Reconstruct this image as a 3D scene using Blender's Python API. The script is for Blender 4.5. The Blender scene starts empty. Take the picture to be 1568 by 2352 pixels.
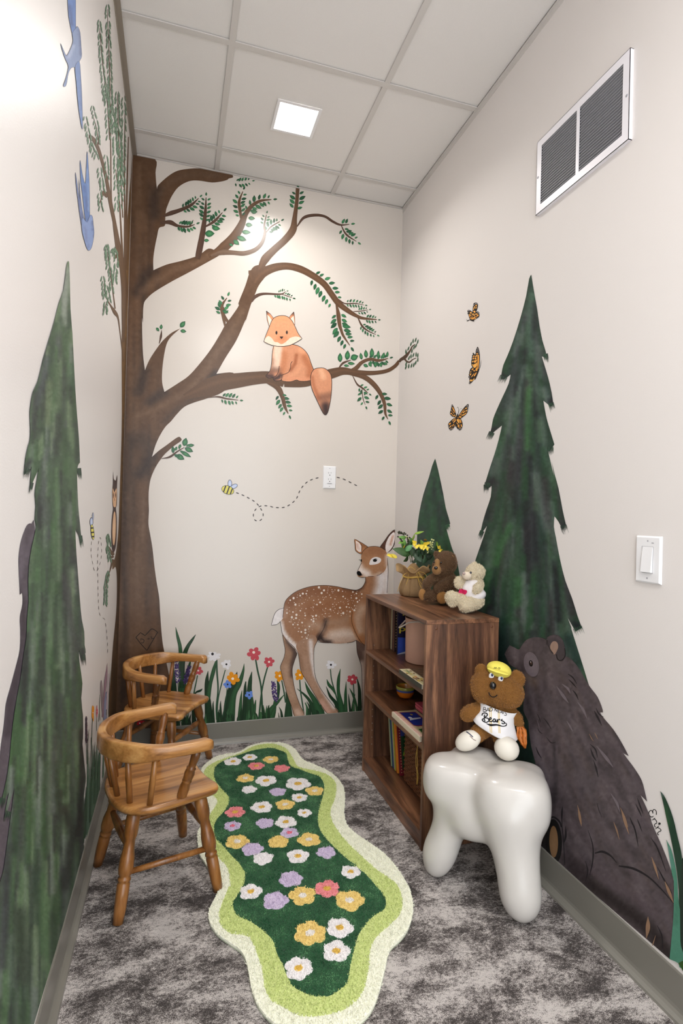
import bpy, bmesh, math, random
import numpy as np
from mathutils import Vector, Matrix, Euler, geometry, noise
from mathutils.bvhtree import BVHTree

random.seed(7); RNG = np.random.default_rng(7)
SC = bpy.context.scene
COL = SC.collection
# ------------------------------------------------------------------ camera
CAM = np.array([0.2469255, -2.8426193, 1.1664211])
EUL = (1.57976528, -0.02613241, -0.29438522)
FPX = 1257.85
W, H, HB = 1.42215, 2.90439, 0.1076          # room width, height, baseboard height (m)
X1, Y1, TL = 0.39911, -0.79109, 0.6096       # ceiling grid origin and module
YF = -3.45                                   # end of the room behind the camera
cd = bpy.data.cameras.new('camera'); cam = bpy.data.objects.new('camera', cd); COL.objects.link(cam)
cam.location = CAM; cam.rotation_euler = EUL; cd.sensor_width = 36; cd.lens = 36 * FPX / 2352
cd.clip_start = 0.02; SC.camera = cam
# ------------------------------------------------------------------ world, lights, exposure
wd = bpy.data.worlds.new('world'); SC.world = wd; wd.use_nodes = True
bg = wd.node_tree.nodes['Background']; bg.inputs[0].default_value = (0.93, 0.97, 1.0, 1); bg.inputs[1].default_value = 3.3
def down_light(x, y, power, size=0.16, spread=150, col=(1, 0.98, 0.955)):
    l = bpy.data.lights.new('downlight_lamp', 'AREA'); l.shape = 'SQUARE'; l.size = size; l.energy = power
    l.spread = math.radians(spread); l.color = col
    o = bpy.data.objects.new('downlight_lamp', l); COL.objects.link(o); o.location = (x, y, H - 0.012)
    return o
LX, LY = X1 + TL / 2, Y1 + TL / 2
down_light(LX, LY, 6.0, spread=144, col=(1, 0.965, 0.925))
down_light(LX, LY - 4 * TL, 18, size=0.55, spread=165, col=(1, 0.985, 0.97))  # unseen fill lamp, added above the camera to brighten the room
SC.view_settings.view_transform = 'Standard'; SC.view_settings.look = 'None'
SC.view_settings.gamma = 1; SC.view_settings.use_curve_mapping = False
SC.view_settings.exposure = 0.20
# ------------------------------------------------------------------ projection helpers: where a sight line meets a surface of the room
RM = np.array(Euler(EUL, 'XYZ').to_matrix())
def rays(P):
    P = np.atleast_2d(np.asarray(P, float))
    d = np.stack([(P[:, 0] - 784) / FPX, -(P[:, 1] - 1176) / FPX, -np.ones(len(P))], 1)
    return d @ RM.T
def hit(P, ax, v):
    d = rays(P); t = (v - CAM[ax]) / d[:, ax]
    return CAM + d * t[:, None]
def FL(x, y, z=0.0): return Vector(hit([(x, y)], 2, z)[0])
def wallpt(P, wall, off):
    if wall == 'B': return hit(P, 1, -off)
    if wall == 'L': return hit(P, 0, off)
    if wall == 'R': return hit(P, 0, W - off)
    return hit(P, 2, off)
CROP = dict(A1=(0,0,.35714),A4=(280,340,.2551),A5=(560,380,.2551),A6=(280,700,.2551),A7=(560,700,.26786),A8=(0,560,.22957),
 B1=(0,1050,.27642),B2=(0,1650,.2985),B3=(220,1040,.2551),B4=(220,1420,.2551),B5=(560,1180,.2551),B6=(820,1180,.2296),
 B7=(820,1500,.2296),B8=(980,560,.26786),C1=(1080,1060,.31122),C2=(1000,1480,.20408),C3=(1140,1440,.27296),
 C4=(1200,1860,.23469),C5=(900,1660,.28061),C6=(180,1440,.31469),C7=(420,1680,.2551),C8=(440,1960,.34439),
 D1=(1060,680,.03827),D2=(1060,780,.04677),D3=(1020,915,.04464),D4=(880,1200,.10204),D5=(880,1400,.06803),
 D6=(840,1620,.10204),D7=(1440,1800,.13603),D8=(180,1500,.12752),P=(0,0,1))
def P(s):
    """'A4 10,20 30,40,5' -> list of tuples in photograph pixels (third value: width)"""
    out = []; o = (0, 0, 1)
    for t in s.split():
        if t in CROP: o = CROP[t]; continue
        v = [float(a) for a in t.split(',')]
        out.append((o[0] + v[0] * o[2], o[1] + v[1] * o[2]) + tuple(a * o[2] for a in v[2:]))
    return out
# ------------------------------------------------------------------ colour + materials
def lin(c):
    c = np.asarray(c, float) / 255.0
    return np.where(c <= 0.04045, c / 12.92, ((c + 0.055) / 1.055) ** 2.4)
def C4(c): return (*[float(a) for a in lin(c)], 1.0)
def mat(name, col=(200, 200, 200), rough=0.5, metal=0.0, noise_s=0, noise_a=0.0, bump=0, bump_s=200, attr=False, emit=None, coat=0, spec=0.5, sheen=0, stretch=None, sss=0):
    m = bpy.data.materials.new(name); m.use_nodes = True; nt = m.node_tree; N = nt.nodes; Lk = nt.links
    b = N['Principled BSDF']; b.inputs['Roughness'].default_value = rough; b.inputs['Metallic'].default_value = metal
    b.inputs['Specular IOR Level'].default_value = spec; b.inputs['Coat Weight'].default_value = coat; b.inputs['Coat Roughness'].default_value = 0.12
    if sheen: b.inputs['Sheen Weight'].default_value = sheen; b.inputs['Sheen Roughness'].default_value = 0.5
    if sss: b.inputs['Subsurface Weight'].default_value = sss; b.inputs['Subsurface Radius'].default_value = (0.01, 0.008, 0.006); b.inputs['Subsurface Scale'].default_value = 1.0
    b.inputs['Base Color'].default_value = C4(col)
    tc = N.new('ShaderNodeTexCoord')
    src = None
    if attr:
        a = N.new('ShaderNodeAttribute'); a.attribute_name = 'Col'; src = a.outputs['Color']
    if noise_s:
        n = N.new('ShaderNodeTexNoise'); n.inputs['Scale'].default_value = noise_s; n.inputs['Detail'].default_value = 5; n.inputs['Roughness'].default_value = 0.65
        if stretch:
            mp = N.new('ShaderNodeMapping'); mp.inputs['Scale'].default_value = stretch; Lk.new(tc.outputs['Object'], mp.inputs[0]); Lk.new(mp.outputs[0], n.inputs['Vector'])
        else: Lk.new(tc.outputs['Object'], n.inputs['Vector'])
        r = N.new('ShaderNodeMapRange'); r.inputs[1].default_value = 0.25; r.inputs[2].default_value = 0.75; r.inputs[3].default_value = 1 - noise_a; r.inputs[4].default_value = 1 + noise_a
        Lk.new(n.outputs['Fac'], r.inputs[0])
        mx = N.new('ShaderNodeVectorMath'); mx.operation = 'SCALE'
        if src: Lk.new(src, mx.inputs[0])
        else: mx.inputs[0].default_value = C4(col)[:3]
        Lk.new(r.outputs[0], mx.inputs['Scale']); src = mx.outputs[0]
    if src: Lk.new(src, b.inputs['Base Color'])
    if bump:
        n2 = N.new('ShaderNodeTexNoise'); n2.inputs['Scale'].default_value = bump_s; n2.inputs['Detail'].default_value = 3
        Lk.new(tc.outputs['Object'], n2.inputs['Vector'])
        bp = N.new('ShaderNodeBump'); bp.inputs['Strength'].default_value = bump; bp.inputs['Distance'].default_value = 0.002
        Lk.new(n2.outputs['Fac'], bp.inputs['Height']); Lk.new(bp.outputs[0], b.inputs['Normal'])
    if emit: b.inputs['Emission Color'].default_value = C4(emit[0]); b.inputs['Emission Strength'].default_value = emit[1]
    return m
def wood(name, c0, c1, c2, axis=1, scale=9.0, rough=0.4, knots=2.5, bump=0.05, coat=0.0):
    """procedural wood: long streaks along the given object axis"""
    m = bpy.data.materials.new(name); m.use_nodes = True; nt = m.node_tree; N = nt.nodes; Lk = nt.links; b = N['Principled BSDF']
    tc = N.new('ShaderNodeTexCoord'); mp = N.new('ShaderNodeMapping'); s = [1.0, 1.0, 1.0]; s[axis] = 0.09
    mp.inputs['Scale'].default_value = s; Lk.new(tc.outputs['Object'], mp.inputs[0])
    n0 = N.new('ShaderNodeTexNoise'); n0.inputs['Scale'].default_value = knots; n0.inputs['Detail'].default_value = 2
    Lk.new(mp.outputs[0], n0.inputs['Vector'])
    va = N.new('ShaderNodeVectorMath'); va.operation = 'MULTIPLY_ADD'; va.inputs[1].default_value = (0.5, 0.5, 0.5)
    Lk.new(n0.outputs['Color'], va.inputs[0]); Lk.new(mp.outputs[0], va.inputs[2])
    n = N.new('ShaderNodeTexNoise'); n.inputs['Scale'].default_value = scale; n.inputs['Detail'].default_value = 7; n.inputs['Roughness'].default_value = 0.6; n.inputs['Distortion'].default_value = 0.4
    Lk.new(va.outputs[0], n.inputs['Vector'])
    n3 = N.new('ShaderNodeTexNoise'); n3.inputs['Scale'].default_value = scale * 12; n3.inputs['Detail'].default_value = 3; Lk.new(mp.outputs[0], n3.inputs['Vector'])
    ad = N.new('ShaderNodeMath'); ad.operation = 'MULTIPLY_ADD'; ad.inputs[1].default_value = 0.22; Lk.new(n3.outputs['Fac'], ad.inputs[0]); Lk.new(n.outputs['Fac'], ad.inputs[2])
    r = N.new('ShaderNodeValToRGB'); e = r.color_ramp.elements; e[0].position = 0.42; e[0].color = C4(c0); e[1].position = 0.78; e[1].color = C4(c2)
    k = e.new(0.6); k.color = C4(c1)
    Lk.new(ad.outputs[0], r.inputs[0]); Lk.new(r.outputs[0], b.inputs['Base Color'])
    b.inputs['Roughness'].default_value = rough; b.inputs['Coat Weight'].default_value = coat; b.inputs['Coat Roughness'].default_value = 0.15
    bp = N.new('ShaderNodeBump'); bp.inputs['Strength'].default_value = bump; bp.inputs['Distance'].default_value = 0.001
    Lk.new(n3.outputs['Fac'], bp.inputs['Height']); Lk.new(bp.outputs[0], b.inputs['Normal'])
    return m
# ------------------------------------------------------------------ mesh helpers
def tag(o, label=None, cat=None, group=None, kind=None):
    if label: o['label'] = label
    if cat: o['category'] = cat
    if group: o['group'] = group
    if kind: o['kind'] = kind
    return o
def empty(name, loc=(0, 0, 0), rz=0, label=None, cat=None, group=None, kind=None):
    o = bpy.data.objects.new(name, None); COL.objects.link(o); o.location = loc; o.rotation_euler = (0, 0, rz); o.empty_display_size = 0.05
    return tag(o, label, cat, group, kind)
class MB:
    """collects vertices, faces, point colours and links them as one mesh object"""
    def __init__(s): s.v = []; s.f = []; s.c = []; s.n = 0; s.smooth = True
    def add(s, V, F, c=(200, 200, 200)):
        V = np.asarray(V, float); k = len(V); c = np.asarray(c, float)
        if c.ndim == 1: c = np.repeat(c[None], k, 0)
        s.v.append(V); s.c.append(c); s.f += [tuple(int(i) + s.n for i in f) for f in F]; s.n += k
        return s
    def build(s, name, m, parent=None, smooth=None, bevel=0, local=None, seg=2):
        V = np.concatenate(s.v); me = bpy.data.meshes.new(name)
        if parent is not None and local is None:
            Mi = np.array(parent_matrix(parent).inverted()); V = V @ Mi[:3, :3].T + Mi[:3, 3]
        me.from_pydata(V.tolist(), [], s.f)
        me.polygons.foreach_set('use_smooth', [bool(s.smooth if smooth is None else smooth)] * len(s.f))
        a = me.attributes.new('Col', 'FLOAT_COLOR', 'POINT'); C = np.ones((len(V), 4)); C[:, :3] = lin(np.clip(np.concatenate(s.c), 0, 255)); a.data.foreach_set('color', C.ravel())
        me.materials.append(m); me.update(); me.validate()
        o = bpy.data.objects.new(name, me); COL.objects.link(o)
        if parent is not None: o.parent = parent
        if bevel:
            b = o.modifiers.new('bevel', 'BEVEL'); b.width = bevel; b.segments = seg; b.limit_method = 'ANGLE'; b.angle_limit = math.radians(40)
            b.harden_normals = False
        return o
def parent_matrix(o):
    M = Matrix.Translation(o.location) @ o.rotation_euler.to_matrix().to_4x4()
    if o.parent: M = parent_matrix(o.parent) @ M
    return M
def box(mb, a, b, c=(200, 200, 200), R=None, o=None):
    """box between corners a and b, optionally rotated by 3x3 R and moved to o"""
    x0, y0, z0 = a; x1, y1, z1 = b
    V = np.array([(x0,y0,z0),(x1,y0,z0),(x1,y1,z0),(x0,y1,z0),(x0,y0,z1),(x1,y0,z1),(x1,y1,z1),(x0,y1,z1)], float)
    if R is not None: V = V @ np.asarray(R).T
    if o is not None: V = V + np.asarray(o)
    return mb.add(V, [(0,3,2,1),(4,5,6,7),(0,1,5,4),(1,2,6,5),(2,3,7,6),(3,0,4,7)], c)
def bx(name, a, b, m, parent=None, bevel=0, c=(200, 200, 200)):
    mb = MB(); box(mb, a, b, c); return mb.build(name, m, parent, smooth=False, bevel=bevel)
def cr(pts, n=6, closed=False):
    """Catmull-Rom resample; works for tuples of any length; repeated points make corners"""
    A = np.array(pts, float); k = len(A)
    if k < 3: 
        t = np.linspace(0, 1, n + 1)[:, None]; return A[0] * (1 - t) + A[-1] * t
    out = []
    rng = range(k) if closed else range(k - 1)
    for i in rng:
        p1, p2 = A[i], A[(i + 1) % k]
        p0 = A[(i - 1) % k] if closed or i > 0 else 2 * p1 - p2
        p3 = A[(i + 2) % k] if closed or i + 2 < k else 2 * p2 - p1
        if np.allclose(p1[:2], p2[:2]): continue
        for j in range(n):
            t = j / n
            out.append(0.5 * ((2 * p1) + (p2 - p0) * t + (2 * p0 - 5 * p1 + 4 * p2 - p3) * t * t + (3 * p1 - p0 - 3 * p2 + p3) * t ** 3))
    if not closed: out.append(A[-1])
    return np.array(out)
def tube(mb, pts, rad, n=12, c=(200, 200, 200), cap=True, flat=1.0):
    """tube along 3-D points with radius list; flat squashes one cross axis"""
    pts = np.asarray(pts, float); k = len(pts); rad = np.broadcast_to(np.asarray(rad, float), (k,))
    T = np.gradient(pts, axis=0); T /= np.linalg.norm(T, axis=1)[:, None] + 1e-12
    up = np.array([0, 0, 1.0]) if abs(T[0][2]) < 0.9 else np.array([1.0, 0, 0])
    V = []; u = np.cross(T[0], up); u /= np.linalg.norm(u)
    for i in range(k):
        u = u - T[i] * (u @ T[i]); u /= np.linalg.norm(u) + 1e-12; w = np.cross(T[i], u)
        for j in range(n):
            a = 2 * math.pi * j / n; V.append(pts[i] + rad[i] * (math.cos(a) * u + flat * math.sin(a) * w))
    F = [(i * n + j, i * n + (j + 1) % n, (i + 1) * n + (j + 1) % n, (i + 1) * n + j) for i in range(k - 1) for j in range(n)]
    if cap: F += [tuple(reversed(range(n))), tuple((k - 1) * n + j for j in range(n))]
    if np.ndim(c) == 2 and len(c) == k: c = np.repeat(np.asarray(c), n, 0)
    return mb.add(V, F, c)
def lathe(mb, prof, o=(0, 0, 0), n=32, c=(200, 200, 200), R=None, fn=None):
    V = []
    for (r, z) in prof:
        for j in range(n):
            a = 2 * math.pi * j / n; rr = r * (fn(a, z) if fn else 1); V.append((rr * math.cos(a), rr * math.sin(a), z))
    V = np.array(V)
    if R is not None: V = V @ np.asarray(R).T
    V = V + np.asarray(o); k = len(prof)
    F = [(i * n + j, i * n + (j + 1) % n, (i + 1) * n + (j + 1) % n, (i + 1) * n + j) for i in range(k - 1) for j in range(n)]
    return mb.add(V, F, c)
def ico(sub=2):
    bm = bmesh.new(); bmesh.ops.create_icosphere(bm, subdivisions=sub, radius=1.0)
    V = np.array([v.co[:] for v in bm.verts]); F = [tuple(v.index for v in f.verts) for f in bm.faces]; bm.free(); return V, F
ICO = {i: ico(i) for i in (1, 2, 3)}
def ell(mb, o, r, R=None, c=(200, 200, 200), sub=2):
    V, F = ICO[sub]; V = V * np.asarray(r)
    if R is not None: V = V @ np.asarray(R).T
    return mb.add(V + np.asarray(o), F, c)
def blob(mb, voxel=0.004, smooth=6):
    """unite everything in mb into one smooth skin; returns (V, F)"""
    V = np.concatenate(mb.v); me = bpy.data.meshes.new('t'); me.from_pydata(V.tolist(), [], mb.f)
    o = bpy.data.objects.new('t', me); COL.objects.link(o)
    r = o.modifiers.new('r', 'REMESH'); r.mode = 'VOXEL'; r.voxel_size = voxel
    s = o.modifiers.new('s', 'SMOOTH'); s.factor = 0.7; s.iterations = smooth
    bpy.context.view_layer.update(); dg = bpy.context.evaluated_depsgraph_get(); e = o.evaluated_get(dg); m2 = e.to_mesh()
    V2 = np.zeros(len(m2.vertices) * 3); m2.vertices.foreach_get('co', V2); V2 = V2.reshape(-1, 3); F2 = [tuple(p.vertices) for p in m2.polygons]
    e.to_mesh_clear(); bpy.data.objects.remove(o); bpy.data.meshes.remove(me)
    return V2, F2
def normals(V, F):
    F = np.array([f[:4] if len(f) > 3 else (*f, f[2]) for f in F]); a = V[F[:, 2]] - V[F[:, 0]]; b = V[F[:, 3]] - V[F[:, 1]]; n = np.cross(a, b)
    ar = np.linalg.norm(n, axis=1) / 2; return n / (2 * ar[:, None] + 1e-15), ar, V[F].mean(1), F
def fur(mb, V, F, cf, n, L, wd, down=(0, 0, -0.4), lean=0.6, jit=18):
    """scatter n thin tufts over the skin; cf(points)->sRGB"""
    nn, ar, ce, Fq = normals(V, F); idx = RNG.choice(len(F), n, p=ar / ar.sum())
    a = RNG.random((n, 1)); b = RNG.random((n, 1)); q = V[Fq[idx]]
    p = (q[:, 0] * (1 - a) + q[:, 1] * a) * (1 - b) + (q[:, 3] * (1 - a) + q[:, 2] * a) * b
    N = nn[idx]; d = N + RNG.normal(0, lean * 0.5, (n, 3)) + np.asarray(down) * lean; d /= np.linalg.norm(d, axis=1)[:, None]
    t = np.cross(d, RNG.normal(size=(n, 3))); t /= np.linalg.norm(t, axis=1)[:, None]
    l = L * RNG.uniform(0.6, 1.3, (n, 1)); w = wd * RNG.uniform(0.7, 1.3, (n, 1)); root = p - N * 0.001
    VV = np.stack([root - t * w, root + t * w, root + d * l], 1).reshape(-1, 3)
    c = cf(p) + RNG.normal(0, jit, (n, 1)); c = np.repeat(c, 3, 0); c[2::3] += 12
    mb.add(VV, [(3 * i, 3 * i + 1, 3 * i + 2) for i in range(n)], c)
def pip(Q, poly):
    """points in polygon"""
    Q = np.asarray(Q); poly = np.asarray(poly)[:, :2]; x, y = Q[:, 0], Q[:, 1]; ins = np.zeros(len(Q), bool); j = len(poly) - 1
    for i in range(len(poly)):
        xi, yi = poly[i]; xj, yj = poly[j]
        if yi != yj:
            c = ((yi > y) != (yj > y)) & (x < (xj - xi) * (y - yi) / (yj - yi) + xi); ins ^= c
        j = i
    return ins
def segdist(Q, A):
    """distance of points to polyline A (2-D) and position along it"""
    best = np.full(len(Q), 1e9)
    for i in range(len(A) - 1):
        a, b = A[i], A[i + 1]; ab = b - a; t = np.clip(((Q - a) @ ab) / (ab @ ab + 1e-9), 0, 1)
        best = np.minimum(best, np.linalg.norm(Q - a - t[:, None] * ab, axis=1))
    return best
def soft(Q, base, strokes):
    """base colour with soft brush strokes: (polyline, width, colour, strength)"""
    c = np.repeat(np.asarray(base, float)[None], len(Q), 0)
    for (A, w, col, s) in strokes:
        A = np.array([a[:2] for a in A]); m = np.all((Q > A.min(0) - w) & (Q < A.max(0) + w), 1)
        if not m.any(): continue
        d = segdist(Q[m], A); k = np.clip(1 - d / w, 0, 1); k = (k * k * (3 - 2 * k) * s)[:, None]
        c[m] = c[m] * (1 - k) + np.asarray(col, float) * k
    return c
class Paint(MB):
    """flat paint on a wall of the room, each layer a hair above the last"""
    def __init__(s, wall, off=0.0012, step=0.00012): super().__init__(); s.wall = wall; s.off = off; s.step = step
    def put(s, Q, F, c, grad=None):
        s.off += s.step; o = s.off + (random.uniform(0, .002) if s.step == 0 else 0) + (0 if grad is None else grad)
        s.add(wallpt(Q, s.wall, 0.0003 + o * 0.3), F, c)
    def poly(s, pts, col, grid=8, strokes=(), smooth=0, jit=0):
        A = np.array([p[:2] for p in pts], float)
        if smooth: A = cr(A, smooth, True)
        out = []
        for i in range(len(A)):
            a, b = A[i], A[(i + 1) % len(A)]; k = max(1, int(np.linalg.norm(b - a) / grid)) if grid else 1
            for j in range(k): out.append(a + (b - a) * j / k)
        A = np.array(out); keep = np.linalg.norm(A - np.roll(A, 1, 0), axis=1) > 1e-4; A = A[keep]
        n = len(A)
        Q = A
        if grid:
            lo, hi = A.min(0), A.max(0); gx, gy = np.meshgrid(np.arange(lo[0], hi[0], grid), np.arange(lo[1], hi[1], grid)); g = np.stack([gx.ravel(), gy.ravel()], 1)
            if len(g):
                g = g + RNG.uniform(-.2, .2, g.shape) * grid; g = g[pip(g, A)]
                if len(g): Q = np.concatenate([A, g])
        V2, E2, F2, *_ = geometry.delaunay_2d_cdt([Vector(q) for q in Q], [], [list(range(n))], 1, 1e-5)
        Q = np.array([v[:] for v in V2]); c = soft(Q, col, strokes)
        if jit: c = c + RNG.normal(0, jit, (len(Q), 1))
        s.put(Q, [tuple(f) for f in F2], c); return s
    def rib(s, pts, col, n=5, col2=None, closed=False, k=2, strokes=(), taper=False):
        """tapering ribbon along points with widths"""
        A = cr(pts, n, closed)
        if closed: A = np.concatenate([A, A[:1]])
        T = np.gradient(A[:, :2], axis=0); T /= np.linalg.norm(T, axis=1)[:, None] + 1e-9; Nn = np.stack([-T[:, 1], T[:, 0]], 1)
        w = A[:, 2:3] if A.shape[1] > 2 else np.full((len(A), 1), 1.0)
        w = np.maximum(w, 0.15)
        if taper and len(A) > 8: w = w.copy(); w[:8, 0] *= np.linspace(.35, 1, 8)
        rows = [A[:, :2] + Nn * w * (j / k - 0.5) for j in range(k + 1)]; Q = np.stack(rows, 1).reshape(-1, 2); m = k + 1
        F = [(i * m + j, i * m + j + 1, (i + 1) * m + j + 1, (i + 1) * m + j) for i in range(len(A) - 1) for j in range(k)]
        c = soft(Q, col, strokes)
        if col2 is not None:
            c = c.reshape(-1, m, 3); c[:, k // 2] = col2; c = c.reshape(-1, 3)
        s.put(Q, F, c, np.repeat(np.linspace(0, .0007, len(A)), m)); return s
    def disc(s, x, y, rx, ry=None, rot=0, col=(0, 0, 0), n=14, col2=None):
        ry = rx if ry is None else ry; a = np.linspace(0, 2 * math.pi, n, endpoint=False); u = np.cos(a) * rx; v = np.sin(a) * ry
        r = math.radians(rot); Q = np.stack([x + u * math.cos(r) - v * math.sin(r), y + u * math.sin(r) + v * math.cos(r)], 1); Q = np.vstack([Q, [[x, y]]])
        c = np.repeat(np.asarray(col, float)[None], n + 1, 0)
        if col2 is not None: c[-1] = col2
        s.put(Q, [(i, (i + 1) % n, n) for i in range(n)], c); return s
    def line(s, pts, w, col, n=4, closed=False):
        return s.rib([(p[0], p[1], w) for p in pts], col, n, closed=closed, k=1)
def rgb(c, j=10): return np.asarray(c, float) + random.uniform(-j, j)
# ================================================================== the room
M_wall = mat('wall_paint_dimmed', (216, 208, 200), rough=0.20, bump=0.08, bump_s=260, spec=0.6)  # same paint as the side walls, dimmer warm light put into the colour
M_wallr = mat('wall_paint_right', (226, 221, 218), rough=0.6, bump=0.10, bump_s=260, spec=0.35); M_walll = mat('wall_paint_left', (224, 219, 216), rough=0.38, bump=0.10, bump_s=260, spec=0.45)  # side-wall copies of the same paint, lighter tone, rougher to spread lamp reflections
M_tile = mat('ceiling_tile', (234, 231, 228), rough=0.9, noise_s=900, noise_a=0.05, bump=0.35, bump_s=900)
M_grid = mat('ceiling_grid_metal', (208, 204, 200), rough=0.4)
M_trimd = mat('ceiling_edge_brown_trim', (150, 140, 128), rough=0.6)  # darker brown wall angle along the left ceiling edge
M_base = mat('rubber_baseboard', (126, 123, 115), rough=0.3)
def carpet_mat():
    m = bpy.data.materials.new('mottled_carpet'); m.use_nodes = True; nt = m.node_tree; N = nt.nodes; Lk = nt.links; b = N['Principled BSDF']; b.inputs['Roughness'].default_value = 0.95; b.inputs['Specular IOR Level'].default_value = 0.15
    tc = N.new('ShaderNodeTexCoord'); mp = N.new('ShaderNodeMapping'); mp.inputs['Scale'].default_value = (1.35, 2.0, 1.0); mp.inputs['Rotation'].default_value = (0, 0, 0.25); Lk.new(tc.outputs['Object'], mp.inputs[0])
    def noise_(s, d, r, dist=0.0):
        n = N.new('ShaderNodeTexNoise'); n.inputs['Scale'].default_value = s; n.inputs['Detail'].default_value = d; n.inputs['Roughness'].default_value = r; n.inputs['Distortion'].default_value = dist; Lk.new(mp.outputs[0], n.inputs['Vector']); return n.outputs['Fac']
    a = noise_(4.6, 9, 0.78, 0.2); f = noise_(330, 2, 0.6); g = noise_(75, 4, 0.75)
    m1 = N.new('ShaderNodeMath'); m1.operation = 'MULTIPLY_ADD'; m1.inputs[1].default_value = 0.45; Lk.new(g, m1.inputs[0]); Lk.new(a, m1.inputs[2])
    m2 = N.new('ShaderNodeMath'); m2.operation = 'MULTIPLY_ADD'; m2.inputs[1].default_value = 0.60; Lk.new(f, m2.inputs[0]); Lk.new(m1.outputs[0], m2.inputs[2])
    r = N.new('ShaderNodeValToRGB'); e = r.color_ramp.elements; e[0].position = 0.468; e[0].color = C4((70, 65, 64)); e[1].position = 0.552; e[1].color = C4((210, 203, 199))
    k = e.new(0.497); k.color = C4((112, 106, 103)); k = e.new(0.523); k.color = C4((158, 151, 148))
    h_ = N.new('ShaderNodeMath'); h_.operation = 'MULTIPLY'; h_.inputs[1].default_value = 0.5; Lk.new(m2.outputs[0], h_.inputs[0]); m2 = h_
    Lk.new(m2.outputs[0], r.inputs[0]); Lk.new(r.outputs[0], b.inputs['Base Color'])
    bp = N.new('ShaderNodeBump'); bp.inputs['Strength'].default_value = 0.8; bp.inputs['Distance'].default_value = 0.003; Lk.new(f, bp.inputs['Height']); Lk.new(bp.outputs[0], b.inputs['Normal'])
    return m
M_carpet = carpet_mat()
def struct(o): o['kind'] = 'structure'; return o
T_ = 0.1
struct(bx('floor', (-T_, YF - T_, -0.1), (W + T_, T_, 0), M_carpet))
struct(bx('wall_back', (-T_, 0, 0), (W + T_, T_, H + 0.1), M_wall))
struct(bx('wall_left', (-T_, YF - T_, 0), (0, 0, H + 0.1), M_walll))
struct(bx('wall_right', (W, YF - T_, 0), (W + T_, 0, H + 0.1), M_wallr))
mb = MB()   # the wall behind the camera with its wide doorway
box(mb, (0, YF - T_, 0), (0.06, YF, H + 0.1)); box(mb, (W - 0.06, YF - T_, 0), (W, YF, H + 0.1)); box(mb, (0.06, YF - T_, 2.45), (W - 0.06, YF, H + 0.1))
struct(mb.build('wall_front', M_wall, smooth=False))
# suspended ceiling: tiles resting in a metal grid
ceil = struct(empty('ceiling', (0, 0, H)))
xs = [0.0] + [X1 + i * TL for i in range(2)] + [W]
ys = [0.0] + [Y1 + TL - i * TL for i in range(0, 6)]
ys = [y for y in ys if y > YF] + [YF]
for i in range(3):
    for j in range(len(ys) - 1):
        x0, x1, y1, y0 = xs[i], xs[i + 1], ys[j], ys[j + 1]
        g = 0.0055; HT = H + 0.006
        if i == 1 and j == 1:    # tile with the square hole for the light
            mb = MB(); h = 0.088
            box(mb, (x0 + g, y0 + g, HT), (LX - h, y1 - g, HT + 0.016)); box(mb, (LX + h, y0 + g, HT), (x1 - g, y1 - g, HT + 0.016))
            box(mb, (LX - h, y0 + g, HT), (LX + h, LY - h, HT + 0.016)); box(mb, (LX - h, LY + h, HT), (LX + h, y1 - g, HT + 0.016))
            mb.build('ceiling_tile', M_tile, ceil, smooth=False)
        else:
            bx('ceiling_tile', (x0 + g, y0 + g, HT), (x1 - g, y1 - g, HT + 0.016), M_tile, ceil, bevel=0.001)
w = 0.0112
for x in xs[1:3]:
    mb = MB(); box(mb, (x - w, YF, H - 0.0005), (x + w, 0, H + 0.004)); box(mb, (x - 0.002, YF, H + 0.004), (x + 0.002, 0, H + 0.03)); mb.build('grid_bar', M_grid, ceil, smooth=False)
for y in ys[1:-1]:
    mb = MB(); box(mb, (0, y - w, H - 0.0008), (W, y + w, H + 0.004)); box(mb, (0, y - 0.002, H + 0.004), (W, y + 0.002, H + 0.03)); mb.build('grid_bar', M_grid, ceil, smooth=False)
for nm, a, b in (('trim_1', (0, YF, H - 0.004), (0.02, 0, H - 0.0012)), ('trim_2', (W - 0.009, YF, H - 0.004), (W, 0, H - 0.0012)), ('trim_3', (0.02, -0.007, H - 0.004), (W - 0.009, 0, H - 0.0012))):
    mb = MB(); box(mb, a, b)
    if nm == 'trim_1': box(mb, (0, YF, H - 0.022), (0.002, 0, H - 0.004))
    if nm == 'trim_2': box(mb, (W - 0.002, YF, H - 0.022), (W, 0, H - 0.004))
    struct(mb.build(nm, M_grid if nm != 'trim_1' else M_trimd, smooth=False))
struct(bx('ceiling_deck', (-T_, YF - T_, H + 0.1), (W + T_, T_, H + 0.2), M_wall))
# rubber cove baseboards
prof = [(0.0, 0.0), (0.0, HB), (0.0028, HB), (0.0045, HB - 0.003), (0.0045, 0.026), (0.006, 0.018), (0.011, 0.012), (0.020, 0.006), (0.022, 0.0)]
def baseboard(name, p0, p1, nrm, cut0=0, cut1=0):
    p0, p1, nrm = Vector(p0), Vector(p1), Vector(nrm); d = (p1 - p0).normalized(); V = []
    for (p, s) in ((p0, cut0), (p1, -cut1)):
        for (o, z) in prof: V.append(p + nrm * o + d * s * o + Vector((0, 0, z)))
    n = len(prof); F = [(i, i + 1, n + i + 1, n + i) for i in range(n - 1)] + [tuple(range(n)), tuple(reversed(range(n, 2 * n)))]
    mb = MB(); mb.add([v[:] for v in V], F); struct(mb.build(name, M_base, smooth=False))
baseboard('baseboard_back', (0, 0, 0), (W, 0, 0), (0, -1, 0), 1, 1)
baseboard('baseboard_left', (0, YF, 0), (0, 0, 0), (1, 0, 0), 0, 1)
baseboard('baseboard_right', (W, YF, 0), (W, 0, 0), (-1, 0, 0), 0, 1)
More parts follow.
